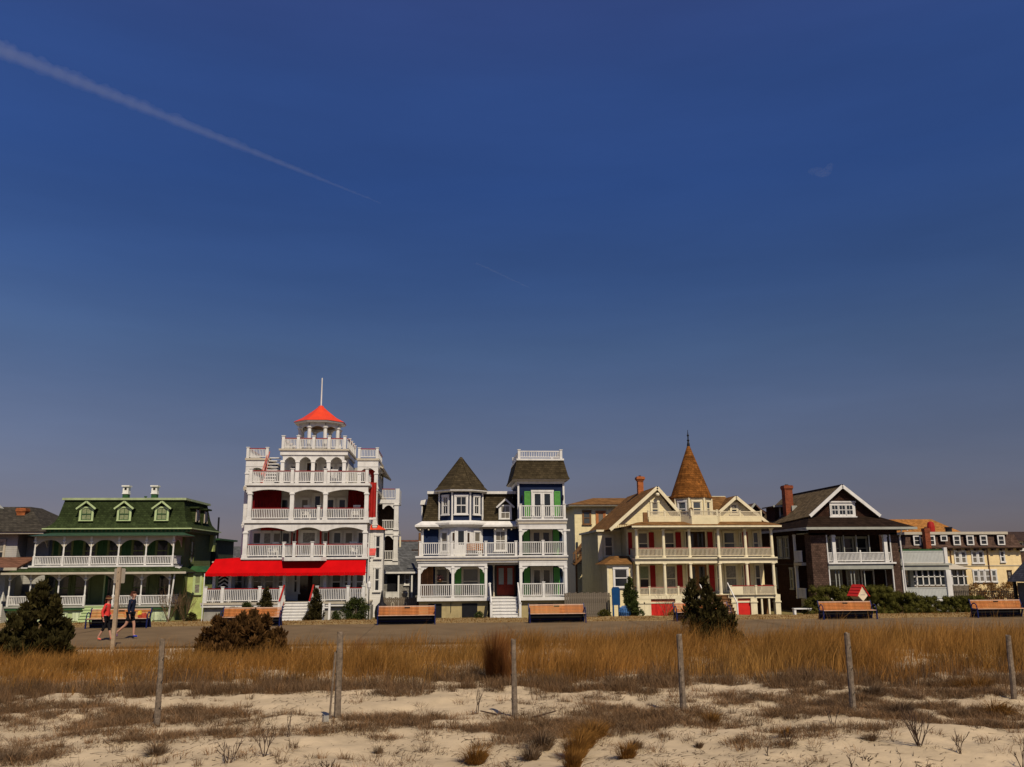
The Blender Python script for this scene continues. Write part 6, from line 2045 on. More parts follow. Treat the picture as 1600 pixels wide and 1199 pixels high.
Jm = dict(pelvis=(0, 0, .95), waist=(.01, 0, 1.1), chest=(.03, 0, 1.34), neck=(.05, 0, 1.5), head0=(.065, 0, 1.56), head1=(.075, 0, 1.64), head2=(.06, 0, 1.71),
          hipL=(0, .09, .9), kneeL=(.12, .10, .49), ankL=(.13, .10, .09), toeL=(.30, .10, .035), hipR=(0, -.09, .9), kneeR=(-.12, -.10, .50), ankR=(-.46, -.10, .20), toeR=(-.42, -.10, .05),
          shL=(.03, .19, 1.40), elL=(-.10, .22, 1.13), wrL=(.0, .2, .90), shR=(.03, -.19, 1.40), elR=(-.02, -.24, 1.12), wrR=(.03, -.22, .87))
NAVYCL = mat('navy_knit', (0.012, 0.016, 0.035), rough=0.9, var=0.15)
BLACKCL = mat('black_cloth', (0.012, 0.011, 0.013), rough=0.9, var=0.1)
BLUESHOE = mat('blue_running_shoe', (0.02, 0.045, 0.35), rough=0.5)
CORALSHIRT = mat('coral_jacket', (0.75, 0.055, 0.045), rough=0.8, var=0.06)
SHOERED = mat('coral_shoe', (0.7, 0.12, 0.08), rough=0.6)
PURPSHOE = mat('purple_shoe', (0.20, 0.10, 0.2), rough=0.6)
BROWNHAIR = mat('brown_hair', (0.10, 0.035, 0.02), rough=0.6, var=0.2, scale=20)
VISOR = mat('straw_hat', (0.45, 0.25, 0.10), rough=0.8)


def outfit(J, top, bottom, shoeL, shoeR, leg_t, sleeve=0.93):
    w1, w2 = lerp(J['elL'], J['wrL'], sleeve), lerp(J['elR'], J['wrR'], sleeve)
    kl, kr = (lerp(J['hipL'], J['kneeL'], leg_t), lerp(J['hipR'], J['kneeR'], leg_t)) if leg_t <= 1 else (lerp(J['kneeL'], J['ankL'], leg_t - 1), lerp(J['kneeR'], J['ankR'], leg_t - 1))
    low = (J['pelvis'][0], 0, J['pelvis'][2] - .02)
    out = [('shirt', ['waist', 'chest', lerp(J['chest'], J['neck'], .8), low, 'shL', 'elL', w1, 'shR', 'elR', w2], [(0, 1), (1, 2), (0, 3), (1, 4), (4, 5), (5, 6), (1, 7), (7, 8), (8, 9)],
            [(.14, .13), (.165, .14), .075, (.15, .14), .078, .056, .042, .078, .056, .042], top)]
    if leg_t <= 1:
        out.append(('shorts', ['pelvis', 'hipL', kl, 'hipR', kr], [(0, 1), (1, 2), (0, 3), (3, 4)], [(.14, .115), .105, .085, .105, .085], bottom))
    else:
        out.append(('leggings', ['pelvis', 'hipL', 'kneeL', kl, 'hipR', 'kneeR', kr], [(0, 1), (1, 2), (2, 3), (0, 4), (4, 5), (5, 6)], [(.14, .115), .10, .066, .055, .10, .066, .055], bottom))
    for nm, sd, m in (('left_shoe', 'L', shoeL), ('right_shoe', 'R', shoeR)):
        a, tt = Vector(J['ank' + sd]), Vector(J['toe' + sd])
        d = (tt - a).normalized()
        heel = a - Vector((0, 0, .035)) + d * -.02
        out.append(('shoe', [tuple(heel), tuple(lerp(a, tt, .55)), tuple(tt)], [(0, 1), (1, 2)], [(.055, .045), (.05, .042), (.042, .03)], m))
    return out


hm = ([(.03, 0, 1.66), (.045, 0, 1.72), (0.0, 0, 1.60)], [(0, 1), (0, 2)], [(.098, .088), (.07, .07), (.06, .05)])
person((-12.30, 35.9, 0.05), 0.0, 1.76, Jm, 'man walking in dark navy long-sleeved top, black shorts and blue shoes', outfit(Jm, NAVYCL, BLACKCL, BLUESHOE, PURPSHOE, .75), BROWNHAIR, hm)
Jw = dict(Jm)
Jw.update(kneeL=(.12, .10, .50), ankL=(.22, .10, .10), toeL=(.38, .10, .05), kneeR=(-.02, -.10, .49), ankR=(-.22, -.10, .11), toeR=(-.08, -.10, .04), elR=(-.08, -.24, 1.14), wrR=(-.02, -.25, .9), elL=(.0, .23, 1.13), wrL=(.14, .2, .98))
hw = ([(.03, 0, 1.67), (.045, 0, 1.73), (-.05, 0, 1.60), (-.09, 0, 1.50)], [(0, 1), (0, 2), (2, 3)], [(.10, .09), (.07, .07), (.05, .045), (.025, .025)])
wo = person((-12.98, 35.2, 0.02), 0.0, 1.64, Jw, 'woman in coral red top and black cropped leggings walking behind the sign post', outfit(Jw, CORALSHIRT, BLACKCL, SHOERED, SHOERED, 1.35, .9), BROWNHAIR, hw, .92)
link('visor', MB().lathe(.075 * .94, 0, [(.02, 1.70 * .94), (.10, 1.685 * .94), (.155, 1.672 * .94), (.15, 1.664 * .94), (.02, 1.68 * .94)], 14).mesh('visor', VISOR), wo)

# ------------------------------------------------------------------ small garden things
t = thing('blue_garden_figure', 'blue wooden plank figure standing beside the evergreen at the yellow house', 'garden figure', (12.2, 61.4, -1.03), 0.1)
BLUEP = mat('bright_blue_paint', (0.010, 0.055, 0.15), rough=0.4)
link('plank', MB().prism([(-.28, .9), (.28, .9), (.3, 2.0), (.2, 2.15), (-.2, 2.15), (-.3, 2.0)], -.05, .05).mesh('plank', BLUEP), t)
for x in (-.22, .2):
    link('leg', MB().box(x - .05, x + .05, -.05, .05, 0, .9).mesh('leg', BLUEP), t)
t = thing('blue_ball', 'light blue wire ball on the ground below the blue plank figure', 'ball', (12.72, 61.0, -1.03))
b = MB()
for k in range(8):
    a = math.pi * k / 8
    pr = None
    for i in range(17):
        q = 2 * math.pi * i / 16
        p = (.42 * math.cos(q) * math.cos(a), .42 * math.cos(q) * math.sin(a), .45 + .42 * math.sin(q))
        if pr:
            b.tube(pr, p, .022, n=5)
        pr = p
for zz in (-.25, 0, .25):
    rr2 = math.sqrt(.42 ** 2 - zz ** 2)
    pr = None
    for i in range(17):
        q = 2 * math.pi * i / 16
        p = (rr2 * math.cos(q), rr2 * math.sin(q), .45 + zz)
        if pr:
            b.tube(pr, p, .022, n=5)
        pr = p
link('wires', b.mesh('wires', mat('light_blue_paint', (0.06, 0.16, 0.36), rough=0.4)), t)
link('core', MB().lathe(0, 0, [(.05, .1), (.3, .25), (.36, .45), (.3, .65), (.05, .8)], 14).mesh('core', MATS['light_blue_paint']), t)
t = thing('garden_bench', 'low white garden bench beside the rounded hedge of the shingled house', 'bench', (25.3, 60.2, -1.03))
link('top', MB().box(-.75, .55, -.2, .2, .55, .62).mesh('top', WHITE), t)
for x in (-.65, .45):
    link('leg', MB().box(x - .07, x + .07, -.15, .15, 0, .55).mesh('leg', WHITE), t)
t = thing('lamp_post', 'black garden lamp post in front of the white hotel right corner', 'lamp', (-5.1, 61.0, -1.03))
link('post', MB().tube((0, 0, 0), (0, 0, 2.15), .04, .03).mesh('post', BLACKIN), t)
link('lantern', MB().lathe(0, 0, [(.06, 2.15), (.13, 2.3), (.13, 2.55), (.03, 2.7)], 8).mesh('lantern', WHITE), t)
t = thing('barbecue_cover', 'black covered barbecue beside the fence below the grey cottage', 'barbecue', (-4.35, 63.0, -1.03))
link('cover', MB().lathe(0, 0, [(.45, 0), (.5, .5), (.42, .9), (.15, 1.2), (.05, 1.9), (.03, 2.0)], 12).mesh('cover', BLACKIN), t)

# ------------------------------------------------------------------ plants
CEDARM = mat('cedar_foliage', (0.034, 0.028, 0.009), spec=0.05, rough=0.8, var=0.0, col2=(0.065, 0.052, 0.015), scale=4, attr='tint', transl=0.15)
BRONZEM = mat('bronze_cedar_foliage', (0.075, 0.036, 0.012), spec=0.05, rough=0.8, col2=(0.13, 0.066, 0.02), scale=4, attr='tint', transl=0.15)
EVERM = mat('evergreen_foliage', (0.04, 0.052, 0.014), spec=0.05, rough=0.8, col2=(0.07, 0.085, 0.02), scale=4, attr='tint', transl=0.15)
HEDGEM = mat('hedge_foliage', (0.065, 0.062, 0.012), spec=0.05, rough=0.8, col2=(0.11, 0.10, 0.02), scale=3, attr='tint', transl=0.15)
BARKM = mat('grey_brown_bark', (0.11, 0.08, 0.05), rough=0.95, var=0.2, scale=10, bump=0.4)
TWIGM = mat('bare_twigs', (0.17, 0.105, 0.055), rough=0.95, var=0.2, scale=10)
GRASSM = mat('golden_beach_grass', (0.225, 0.104, 0.023), spec=0.05, rough=0.85, col2=(0.34, 0.172, 0.044), scale=0.5, attr='tint', transl=0.25)
GREYGR = mat('grey_brown_ground_plants', (0.15, 0.098, 0.055), spec=0.05, rough=0.9, col2=(0.22, 0.145, 0.083), scale=0.8, attr='tint', transl=0.1)
REDGR = mat('rust_bunch_grass', (0.20, 0.075, 0.022), spec=0.05, rough=0.85, col2=(0.27, 0.115, 0.035), scale=2, attr='tint', transl=0.2)


def blades(base, height, width, lean, seed, droop=0.35):
    """Tapered grass blades: base (n,3), height (n), width (n), lean (n,2) as sideways reach at the tip."""
    r = np.random.default_rng(seed)
    n = len(base)
    a = r.uniform(0, math.pi, n)
    sx, sy = np.cos(a) * width / 2, np.sin(a) * width / 2
    m = base + np.stack([lean[:, 0] * .35, lean[:, 1] * .35, height * .55], 1)
    t = base + np.stack([lean[:, 0], lean[:, 1], height * (1 - droop * np.hypot(lean[:, 0], lean[:, 1]) / np.maximum(height, .05) * .4)], 1)
    off = np.stack([sx, sy, 0 * sx], 1)
    v = np.stack([base - off, base + off, m - off * .8, m + off * .8, t], 1).reshape(-1, 3)
    k = np.arange(n)[:, None] * 5
    f = np.stack([k + np.array([[0, 1, 3]]), k + np.array([[0, 3, 2]]), k + np.array([[2, 3, 4]])], 1).reshape(-1, 3)
    return v, f


def tint_of(n, per, lo, hi, seed, col=None):
    r = np.random.default_rng(seed)
    g = r.uniform(lo, hi, n)[:, None] * np.ones((1, 3))
    if col is not None:
        g = g * (1 + (r.uniform(-1, 1, n)[:, None]) * np.array(col)[None])
    return np.repeat(g, per, 0)


# the band of golden beach grass in front of the promenade
def golden_band():
    r = np.random.default_rng(4)
    n = 430000
    x = r.uniform(-32, 42, n)
    y = r.uniform(19.0, 32.2, n)
    front = 20.6 + 3.4 * (fbm(x * .38, x * 0 + 3.3, 31) - .5) + 1.6 * (fbm(x * 1.3, x * 0 + 1, 36) - .5) - 0.03 * (x - 2) + 2.2 * np.exp(-((x - 1.0) / 1.3) ** 2)
    back = 31.9 - np.clip((-3.0 - x) / 3.0, 0, 1) * 1.2 + 0.6 * (fbm(x * .6, x * 0 + 9, 33) - .5)
    dens = np.clip((y - front) / 2.6, 0, 1) ** 1.3 * np.clip((back - y) / .9, 0.0, 1)
    patch = fbm(x * .8, y * .8, 41)
    dens = dens * np.clip((patch - .28) * 5, .12, 1)
    hole = ((x - 5.4) / 1.9) ** 2 + ((y - 31.4) / .55) ** 2 < 1
    hole |= ((x + 8.6) / 2.4) ** 2 + ((y - 31.2) / .5) ** 2 < 1
    hole |= ((x - 0.6) / 1.6) ** 2 + ((y - 31.2) / .5) ** 2 < 1
    hole |= (np.hypot(x + 12.6, y - 28.8) < 1.0) | (np.hypot((x + 6.5) / 1.5, y - 29.9) < .8)
    keep = (r.uniform(0, 1, n) < dens * (0.55 + .45 * np.clip((34 - y) / 12, 0, 1))) & ~hole
    x, y, patch = x[keep], y[keep], patch[keep]
    z = ground_z(x, y)
    n = len(x)
    big = 0.75 + .7 * fbm(x * .3 + 5, y * .3, 52) + np.clip((x - 3) / 14, 0, .2)
    big *= (0.62 + .76 * vnoise(x * 1.1 + 3, y * 1.3, 55)) * np.where(x < -7, .8, 1.0) * (1 + .12 * np.clip((x - 2) / 6, 0, 1))
    h = r.uniform(.24, .56, n) * big * (0.5 + .6 * patch + .5 * vnoise(x * 4.5, y * 3.2, 73))
    h[r.uniform(0, 1, n) < .04] *= 1.45
    w = r.uniform(.006, .013, n)
    wind = .16 + .1 * fbm(x * .2, y * .2, 60)
    ca, cb_ = vnoise(x * 4.5, y * 3.2, 81) - .5, vnoise(x * 4.5, y * 3.2, 82) - .5
    lean = np.stack([r.normal(0, .12, n) + wind * .5 * h + ca * .32, r.normal(0, .12, n) + cb_ * .3], 1) * (h[:, None] / .5)
    bent = r.uniform(0, 1, n) < .12
    lean[bent] *= 2.6
    h[bent] *= .8
    v, f = blades(np.stack([x, y, z - .02], 1), h, w, lean, 5)
    tone = 0.30 + 1.0 * fbm(x * .6, y * .8, 71) + .55 * vnoise(x * 4.5, y * 3.2, 73)
    t = np.repeat((tone * r.uniform(.65, 1.28, n))[:, None] * np.ones((1, 3)), 5, 0)
    hue = np.repeat(fbm(x * .25, y * .35, 77), 5)
    t = t * np.stack([np.ones_like(hue), 0.86 + .28 * hue, 0.75 + .5 * hue], 1)
    return tri_mesh('beach_grass', v, f, GRASSM, np.clip(t, 0, 2))


o = link('beach_grass', golden_band())
o['kind'] = 'stuff'
o['label'] = 'golden brown beach grass in a wide band in front of the promenade'


def tangle(name, spots, total, seed, m, hmax, lo, hi, flat=.6, per=42):
    """Low dead plants in patches: spots of (x, y, rx, ry, weight)."""
    r = np.random.default_rng(seed)
    wt = np.array([s[2] * s[3] * s[4] for s in spots])
    cnt = np.maximum((wt / wt.sum() * total / per).astype(int), 1)
    X, Y = [], []
    for (sx, sy, rx, ry, _), c in zip(spots, cnt):
        a, q = r.uniform(0, 2 * math.pi, c), np.sqrt(r.uniform(0, 1, c)) * r.normal(1, .2, c)
        X.append(sx + rx * q * np.cos(a)); Y.append(sy + ry * q * np.sin(a))
    cx_, cy_ = np.concatenate(X), np.concatenate(Y)
    keep = r.uniform(0, 1, len(cx_)) < np.clip((fbm(cx_ * 1.5, cy_ * 2.2, seed + 3) - .36) * 5.5, .03, 1)
    cx_, cy_ = cx_[keep], cy_[keep]
    nc = len(cx_)
    csz, cht, ctn = r.uniform(.5, 1.3, nc), r.uniform(.45, 1.1, nc), r.uniform(.6, 1.25, nc)
    chue = r.uniform(0, 1, nc)
    k = np.repeat(np.arange(nc), per)
    n = len(k)
    a, q = r.uniform(0, 2 * math.pi, n), np.sqrt(r.uniform(0, 1, n))
    x, y = cx_[k] + np.cos(a) * q * .13 * csz[k], cy_[k] + np.sin(a) * q * .13 * csz[k]
    h = r.uniform(.12, 1, n) * hmax * cht[k]
    w = r.uniform(.004, .0085, n)
    L = r.uniform(.1, 1.0, n) * .24 * csz[k] * flat
    a = a + r.normal(0, .8, n)
    v, f = blades(np.stack([x, y, ground_z(x, y) - .01], 1), h, w, np.stack([L * np.cos(a), L * np.sin(a)], 1), seed + 1)
    hue = np.repeat(chue[k], 5)[:, None]
    tone = ctn[k] * r.uniform(lo, hi, n)
    t = np.repeat(tone[:, None] * np.ones((1, 3)), 5, 0) * (1 + hue * np.array([[.35, .12, -.15]]))
    return tri_mesh(name, v, f, m, np.clip(t, 0, 2))


mats = [(-6.2, 15.9, 1.3, .35, 1), (-5.8, 18.5, 1.6, .4, 1), (-3.6, 17.5, .7, .4, 1.2), (-3.9, 15.7, 1.2, .35, 1.1), (-6.2, 17.4, 1.5, .35, 1), (-8.2, 18.7, 1.5, .6, 1.1), (-1.0, 16.6, .9, .4, 1.2),
        (-.1, 17.2, .8, .35, 1.3), (.6, 16.3, .7, .35, 1.3), (-1.4, 15.5, .8, .25, .9), (-2.0, 15.6, .6, .2, .7), (1.95, 16.1, .9, .6, 1.1), (3.4, 17.4, .9, .4, 1.1), (4.3, 17.0, .9, .45, 1.2), (4.7, 15.9, .8, .3, .8),
        (7.0, 17.9, 1.1, .5, 1), (7.4, 16.5, 1.2, .35, 1), (9.0, 16.8, .9, .8, 1.3), (9.5, 16.3, .9, .5, 1.2), (10.0, 15.9, 1.0, .45, 1.2), (11.2, 15.9, 1.2, .7, 1.2), (6.6, 15.1, .9, .25, .7), (5.2, 14.2, .5, .25, .8),
        (-6.6, 14.6, .6, .4, 1.1), (3.3, 16.2, .9, .4, 1.0), (11.0, 18.6, 1.2, .5, 1), (6.0, 18.6, .9, .35, .8), (2.9, 19.0, .6, .3, .8), (1.0, 15.0, .5, .3, .8), (8.4, 18.6, .8, .5, 1.2), (9.4, 18.5, .7, .4, 1.2)]
mats = [(a, b, c * 1.25, d * 1.75, e) for a, b, c, d, e in mats]
back = [(x + .3 * math.sin(x * 5), 21.0 + .45 * math.sin(x * 1.3) + .3 * math.sin(x * 2.9) - .03 * x, .95 + .3 * math.sin(x * 2.1), .8 + .35 * math.sin(x * 3.3), 1.1) for x in np.arange(-20, 27, 0.9)]
sparse = [(x, y, 2.2, 1.2, .035) for x in np.arange(-8, 13, 2.6) for y in (13.3, 15.0, 17.0, 19.0)]
o = link('dead_ground_plants', tangle('dead_ground_plants', mats + sparse, 330000, 91, GREYGR, .21, .6, 1.3, 1.2))
o['kind'] = 'stuff'
o['label'] = 'low grey-brown dead plants in patches on the sand'
o = link('dead_ground_plants', tangle('dead_ground_plants', back, 290000, 97, GREYGR, .34, .5, 1.2, 1.1))
o['kind'] = 'stuff'
o['label'] = 'grey-brown undergrowth along the front edge of the golden grass'
mid = [(x + .3 * math.sin(x * 7), 22.6 + .8 * math.sin(x * .9 + 1) + .4 * math.sin(x * 2.3), .8 + .3 * math.sin(x * 1.7), .75, 1) for x in np.arange(-20, 27, .8)]
o = link('dead_ground_plants', tangle('dead_ground_plants', mid, 115000, 113, GREYGR, .44, .45, 1.25, .9))
o['kind'] = 'stuff'
o['label'] = 'brown dead stems standing among the lower edge of the golden grass'
def litter():
    r = np.random.default_rng(123)
    n = 9000
    x, y = r.uniform(-11, 14, n), 12 + 10 * r.uniform(0, 1, n) ** 1.2
    keep = r.uniform(0, 1, n) < np.clip((fbm(x * .9, y * 1.3, 140) - .36) * 4, .08, 1)
    x, y = x[keep], y[keep]
    n = len(x)
    L = r.uniform(.03, .28, n) * r.uniform(.3, 1, n)
    a = r.normal(0.2, .8, n)
    base = np.stack([x, y, ground_z(x, y) + .006], 1)
    tip = np.stack([x + L * np.cos(a), y + L * np.sin(a), ground_z(x + L * np.cos(a), y + L * np.sin(a)) + r.uniform(.0, .05, n)], 1)
    s_ = np.stack([-np.sin(a), np.cos(a), np.zeros(n)], 1) * r.uniform(.003, .007, n)[:, None]
    up_ = np.array([[0, 0, .007]])
    v = np.stack([base - s_, base + s_, base + up_, tip], 1).reshape(-1, 3)
    k = np.arange(n)[:, None] * 4
    f = np.stack([k + np.array([[0, 1, 3]]), k + np.array([[1, 2, 3]]), k + np.array([[2, 0, 3]])], 1).reshape(-1, 3)
    return tri_mesh('dune_litter', v, f, GREYGR, tint_of(n, 4, .35, .9, 141))


o = link('dune_litter', litter())
o['kind'] = 'stuff'
o['label'] = 'small dry twigs and stems strewn over the sand'
# dry turf of the strip behind the promenade
r_ = np.random.default_rng(8)
n_ = 26000
x_, y_ = r_.uniform(-40, 55, n_), r_.uniform(42.6, 47.2, n_)
v_, f_ = blades(np.stack([x_, y_, ground_z(x_, y_) - .01], 1), r_.uniform(.03, .11, n_) * (.4 + fbm(x_ * .7, y_ * .7, 14)), r_.uniform(.015, .03, n_), r_.normal(0, .04, (n_, 2)), 15)
o = link('verge_grass', tri_mesh('verge_grass', v_, f_, GRASSM, tint_of(n_, 5, .5, .95, 16)))
o['kind'] = 'stuff'
o['label'] = 'short tan grass on the strip behind the benches'


def tuft(name, label, x, y, n, h, spread, m, seed, cat='grass clump', group=None):
    n = int(n * 1.3)
    r = np.random.default_rng(seed)
    z = float(ground_z(np.array([x]), np.array([y]))[0])
    a, q = r.uniform(0, 2 * math.pi, n), np.sqrt(r.uniform(0, 1, n))
    base = np.stack([q * spread * .35 * np.cos(a), q * spread * .35 * np.sin(a), np.zeros(n) - .02], 1)
    hh = r.uniform(.45, 1.0, n) * h
    d = np.stack([np.cos(a), np.sin(a)], 1) * (q * spread * r.uniform(.5, 1.2, n))[:, None]
    v, f = blades(base, hh, r.uniform(.005, .011, n), d, seed, droop=.8)
    o = link(name, tri_mesh(name, v, f, m, tint_of(n, 5, .55, 1.2, seed + 1)), None, (x, y, z))
    return tag(o, label, cat, group)


for i, (x, y, n, h, s, m, lb) in enumerate((
        (.5, 13.75, 420, .36, .34, GRASSM, 'straw-coloured grass clump in the foreground below the thick fence post'),
        (2.05, 13.9, 500, .52, .34, GRASSM, 'tall golden grass clump standing in the foreground near the middle'),
        (1.85, 12.9, 420, .42, .26, GRASSM, 'orange-brown grass clump cut by the bottom edge near the middle'),
        (-6.5, 14.3, 420, .30, .40, GREYGR, 'grey-brown rounded grass clump in the bottom left corner'),
        (1.28, 22.4, 800, 1.5, .5, REDGR, 'tall rust-red bunch grass beside the third fence post'),
        (1.5, 22.1, 300, 1.15, .4, REDGR, 'smaller rust-red bunch grass touching the tall one'),
        (2.95, 29.0, 130, 1.05, .55, GRASSM, 'thin clump of very tall pale stalks in front of the navy house steps'),
        (-2.6, 27.6, 260, .95, .35, REDGR, 'brown tall grass clump rising over the promenade below the second bench'),
        (4.1, 14.3, 120, .16, .14, GREYGR, 'tiny dark grass clump on bare sand right of the middle'),
        (5.6, 14.5, 150, .24, .2, GRASSM, 'small straw clump with dark twigs on the sand'),
        (6.8, 14.0, 170, .18, .22, GREYGR, 'small grey clump next to the twiggy plant on the sand'),
        (-1.0, 14.4, 100, .2, .13, GREYGR, 'small brown clump alone on the pale sand left of the middle'),
        (12.1, 19.6, 500, .55, .7, GRASSM, 'bright straw clump around the foot of the slanting post'),
        (11.6, 15.2, 500, .36, .6, GRASSM, 'flattened straw clump at the right edge of the sand'),
        (2.3, 14.7, 420, .42, .4, GRASSM, 'loose golden clump just behind the tall foreground one'),
        (1.6, 14.6, 380, .40, .4, GREYGR, 'dull brown clump behind and left of the tall golden foreground clump'),
        (2.75, 13.5, 300, .34, .3, GRASSM, 'straw brown clump right of the tall golden foreground clump'),
        (2.6, 15.5, 420, .40, .5, GRASSM, 'wide straw clump between the third and fourth post, nearer the camera'),
        (1.35, 13.9, 260, .30, .3, GREYGR, 'grey-brown clump left of the tall golden foreground clump'),
        (3.05, 14.3, 220, .24, .26, GREYGR, 'low grey-brown clump between the foreground clumps and the forked twig'),
        (4.9, 16.2, 260, .34, .3, GRASSM, 'straw clump on the sand just in front of the fourth post'),
        (-4.4, 14.4, 260, .26, .3, GREYGR, 'grey-brown clump on the sand below the first post'),
        (10.6, 16.6, 480, .42, .6, GRASSM, 'golden straw clump in front of the slanting post, lower right'),
        (8.6, 16.4, 420, .46, .5, GREYGR, 'bushy grey-brown clump behind the tallest twiggy plant'),
        (9.2, 18.6, 420, .42, .5, GREYGR, 'dark brown bushy clump at the edge of the golden grass, right'))):
    tuft('grass_clump', lb, x, y, n, h, s, m, 200 + i, group='dry grass clumps on the dune')


def twig_plant(name, label, x, y, h, n, seed, m=TWIGM, spread=.35, cat='dry plant', zz=None, levels=3, r0=.008, group=None):
    """Bare branching stems."""
    r = random.Random(seed)
    z = float(ground_z(np.array([x]), np.array([y]))[0]) if zz is None else zz
    b = MB()

    def grow(p, d, L, rad, k):
        q = p + d * L
        b.tube(p, q, rad, rad * .65, 4 if rad < .01 else 5)
        if k > 0:
            for _ in range(2 if r.random() < .65 else 3):
                nd = (d + Vector((r.uniform(-1, 1), r.uniform(-1, 1), r.uniform(-.2, .7))) * .55).normalized()
                grow(p + d * L * r.uniform(.55, 1), nd, L * r.uniform(.5, .8), rad * .62, k - 1)
    for i in range(n):
        a = r.uniform(0, 6.28)
        d = Vector((math.cos(a) * spread, math.sin(a) * spread, 1)).normalized()
        grow(Vector((r.uniform(-.04, .04), r.uniform(-.04, .04), -.03)), d, h * r.uniform(.4, .6), r0, levels - 1)
    o = link(name, b.mesh(name, m), None, (x, y, z))
    return tag(o, label, cat, group)


DARKTWIG = mat('dark_dead_stem', (0.075, 0.048, 0.032), rough=0.95, var=0.2, scale=12)
for i, (x, y, h, n, sp, lb) in enumerate((
        (7.35, 13.5, .62, 12, .42, 'tallest twiggy dead plant with many dark stems on the sand, at the right'),
        (7.75, 13.1, .42, 3, .3, 'sparse dead stem with side twigs right of the tallest twiggy plant'),
        (5.72, 12.4, .30, 2, .15, 'short dark stem with leaf stubs at the bottom edge right of the middle'),
        (-3.1, 13.5, .34, 5, .5, 'dark branching dead plant at the bottom edge, left of the middle'),
        (-2.6, 13.7, .48, 4, .35, 'taller dark dead plant beside the branching one near the bottom edge'),
        (.70, 17.7, .5, 3, .12, 'thin upright dead stems on bare sand left of the third post'),
        (5.45, 13.9, .35, 4, .45, 'dead stem with a forked top on the sand below the fourth post'),
        (6.95, 15.6, .42, 3, .25, 'thin dead stems below the upright grey post'),
        (-2.55, 15.2, .42, 2, .1, 'single thin dead stem left of the thick post foot'),
        (8.2, 12.3, .5, 3, .35, 'dead stems in the bottom right corner'),
        (4.9, 13.3, .2, 2, .3, 'little forked twig lying open on the pale sand'),
        (-1.6, 13.0, .2, 5, .9, 'low sprawling dark twigs at the bottom edge below the thick post'),
        (-.3, 12.9, .22, 5, .9, 'low sprawling twigs left of the foreground straw clump'),
        (1.0, 13.0, .2, 5, .8, 'low dark twigs right under the foreground straw clump'),
        (6.2, 12.9, .14, 6, 1.6, 'dark runner of dead stems lying along the sand below the twiggy plant'),
        (6.9, 12.6, .15, 6, 1.6, 'second dark runner of dead stems near the bottom edge at the right'))):
    twig_plant('dead_stem', lb, x, y, h, n, 300 + i, DARKTWIG, sp, group='dead stems on the sand')
for i, (x0, y0, x1, y1, lb) in enumerate(((1.05, 17.35, .75, 17.6, 'short driftwood stick on the left of the third post'), (1.7, 17.0, 2.2, 17.4, 'driftwood stick on the right of the third post'),
                                          (7.2, 18.0, 8.6, 17.0, 'long weathered stick lying left of the upright grey post'))):
    z0, z1 = [float(ground_z(np.array([a]), np.array([b3]))[0]) for a, b3 in ((x0, y0), (x1, y1))]
    b = MB().tube((0, 0, .02), (x1 - x0, y1 - y0, z1 - z0 + .06), .02, .012, 6)
    tag(link('driftwood_stick', b.mesh('driftwood_stick', DARKTWIG), None, (x0, y0, z0)), lb, 'stick', 'driftwood sticks by the fence')


def crown(cl, n, leaf, seed, up=.6, drop=.0, tint=(.55, 1.35)):
    """Leaf sprays through clusters cl = (x, y, z, radius): many small blades pointing out and up."""
    r = np.random.default_rng(seed)
    cl = np.array(cl, float)
    wt = cl[:, 3] ** 2
    k = r.choice(len(cl), n, p=wt / wt.sum())
    d = r.normal(0, 1, (n, 3))
    d /= np.linalg.norm(d, axis=1)[:, None]
    q = r.uniform(.15, 1, n) ** .45
    p = cl[k, :3] + d * (cl[k, 3] * q)[:, None]
    dirn = d + np.array([0, 0, up]) + r.normal(0, .35, (n, 3))
    dirn /= np.linalg.norm(dirn, axis=1)[:, None]
    s = np.cross(dirn, r.normal(0, 1, (n, 3)))
    s /= np.linalg.norm(s, axis=1)[:, None]
    L = r.uniform(.6, 1.5, n)[:, None] * leaf
    W = L * r.uniform(.22, .4, n)[:, None]
    v = np.stack([p - s * W * .5, p + s * W * .5, p + dirn * L * .6 + s * W * .45, p + dirn * L, p + dirn * L * .6 - s * W * .45], 1).reshape(-1, 3)
    a = np.arange(n)[:, None] * 5
    f = np.stack([a + np.array([[0, 1, 2]]), a + np.array([[0, 2, 4]]), a + np.array([[4, 2, 3]])], 1).reshape(-1, 3)
    tn = r.uniform(tint[0], tint[1], n) * (0.75 + .5 * r.uniform(0, 1, len(cl))[k])
    return v, f, np.repeat(tn[:, None] * np.ones((1, 3)), 5, 0)


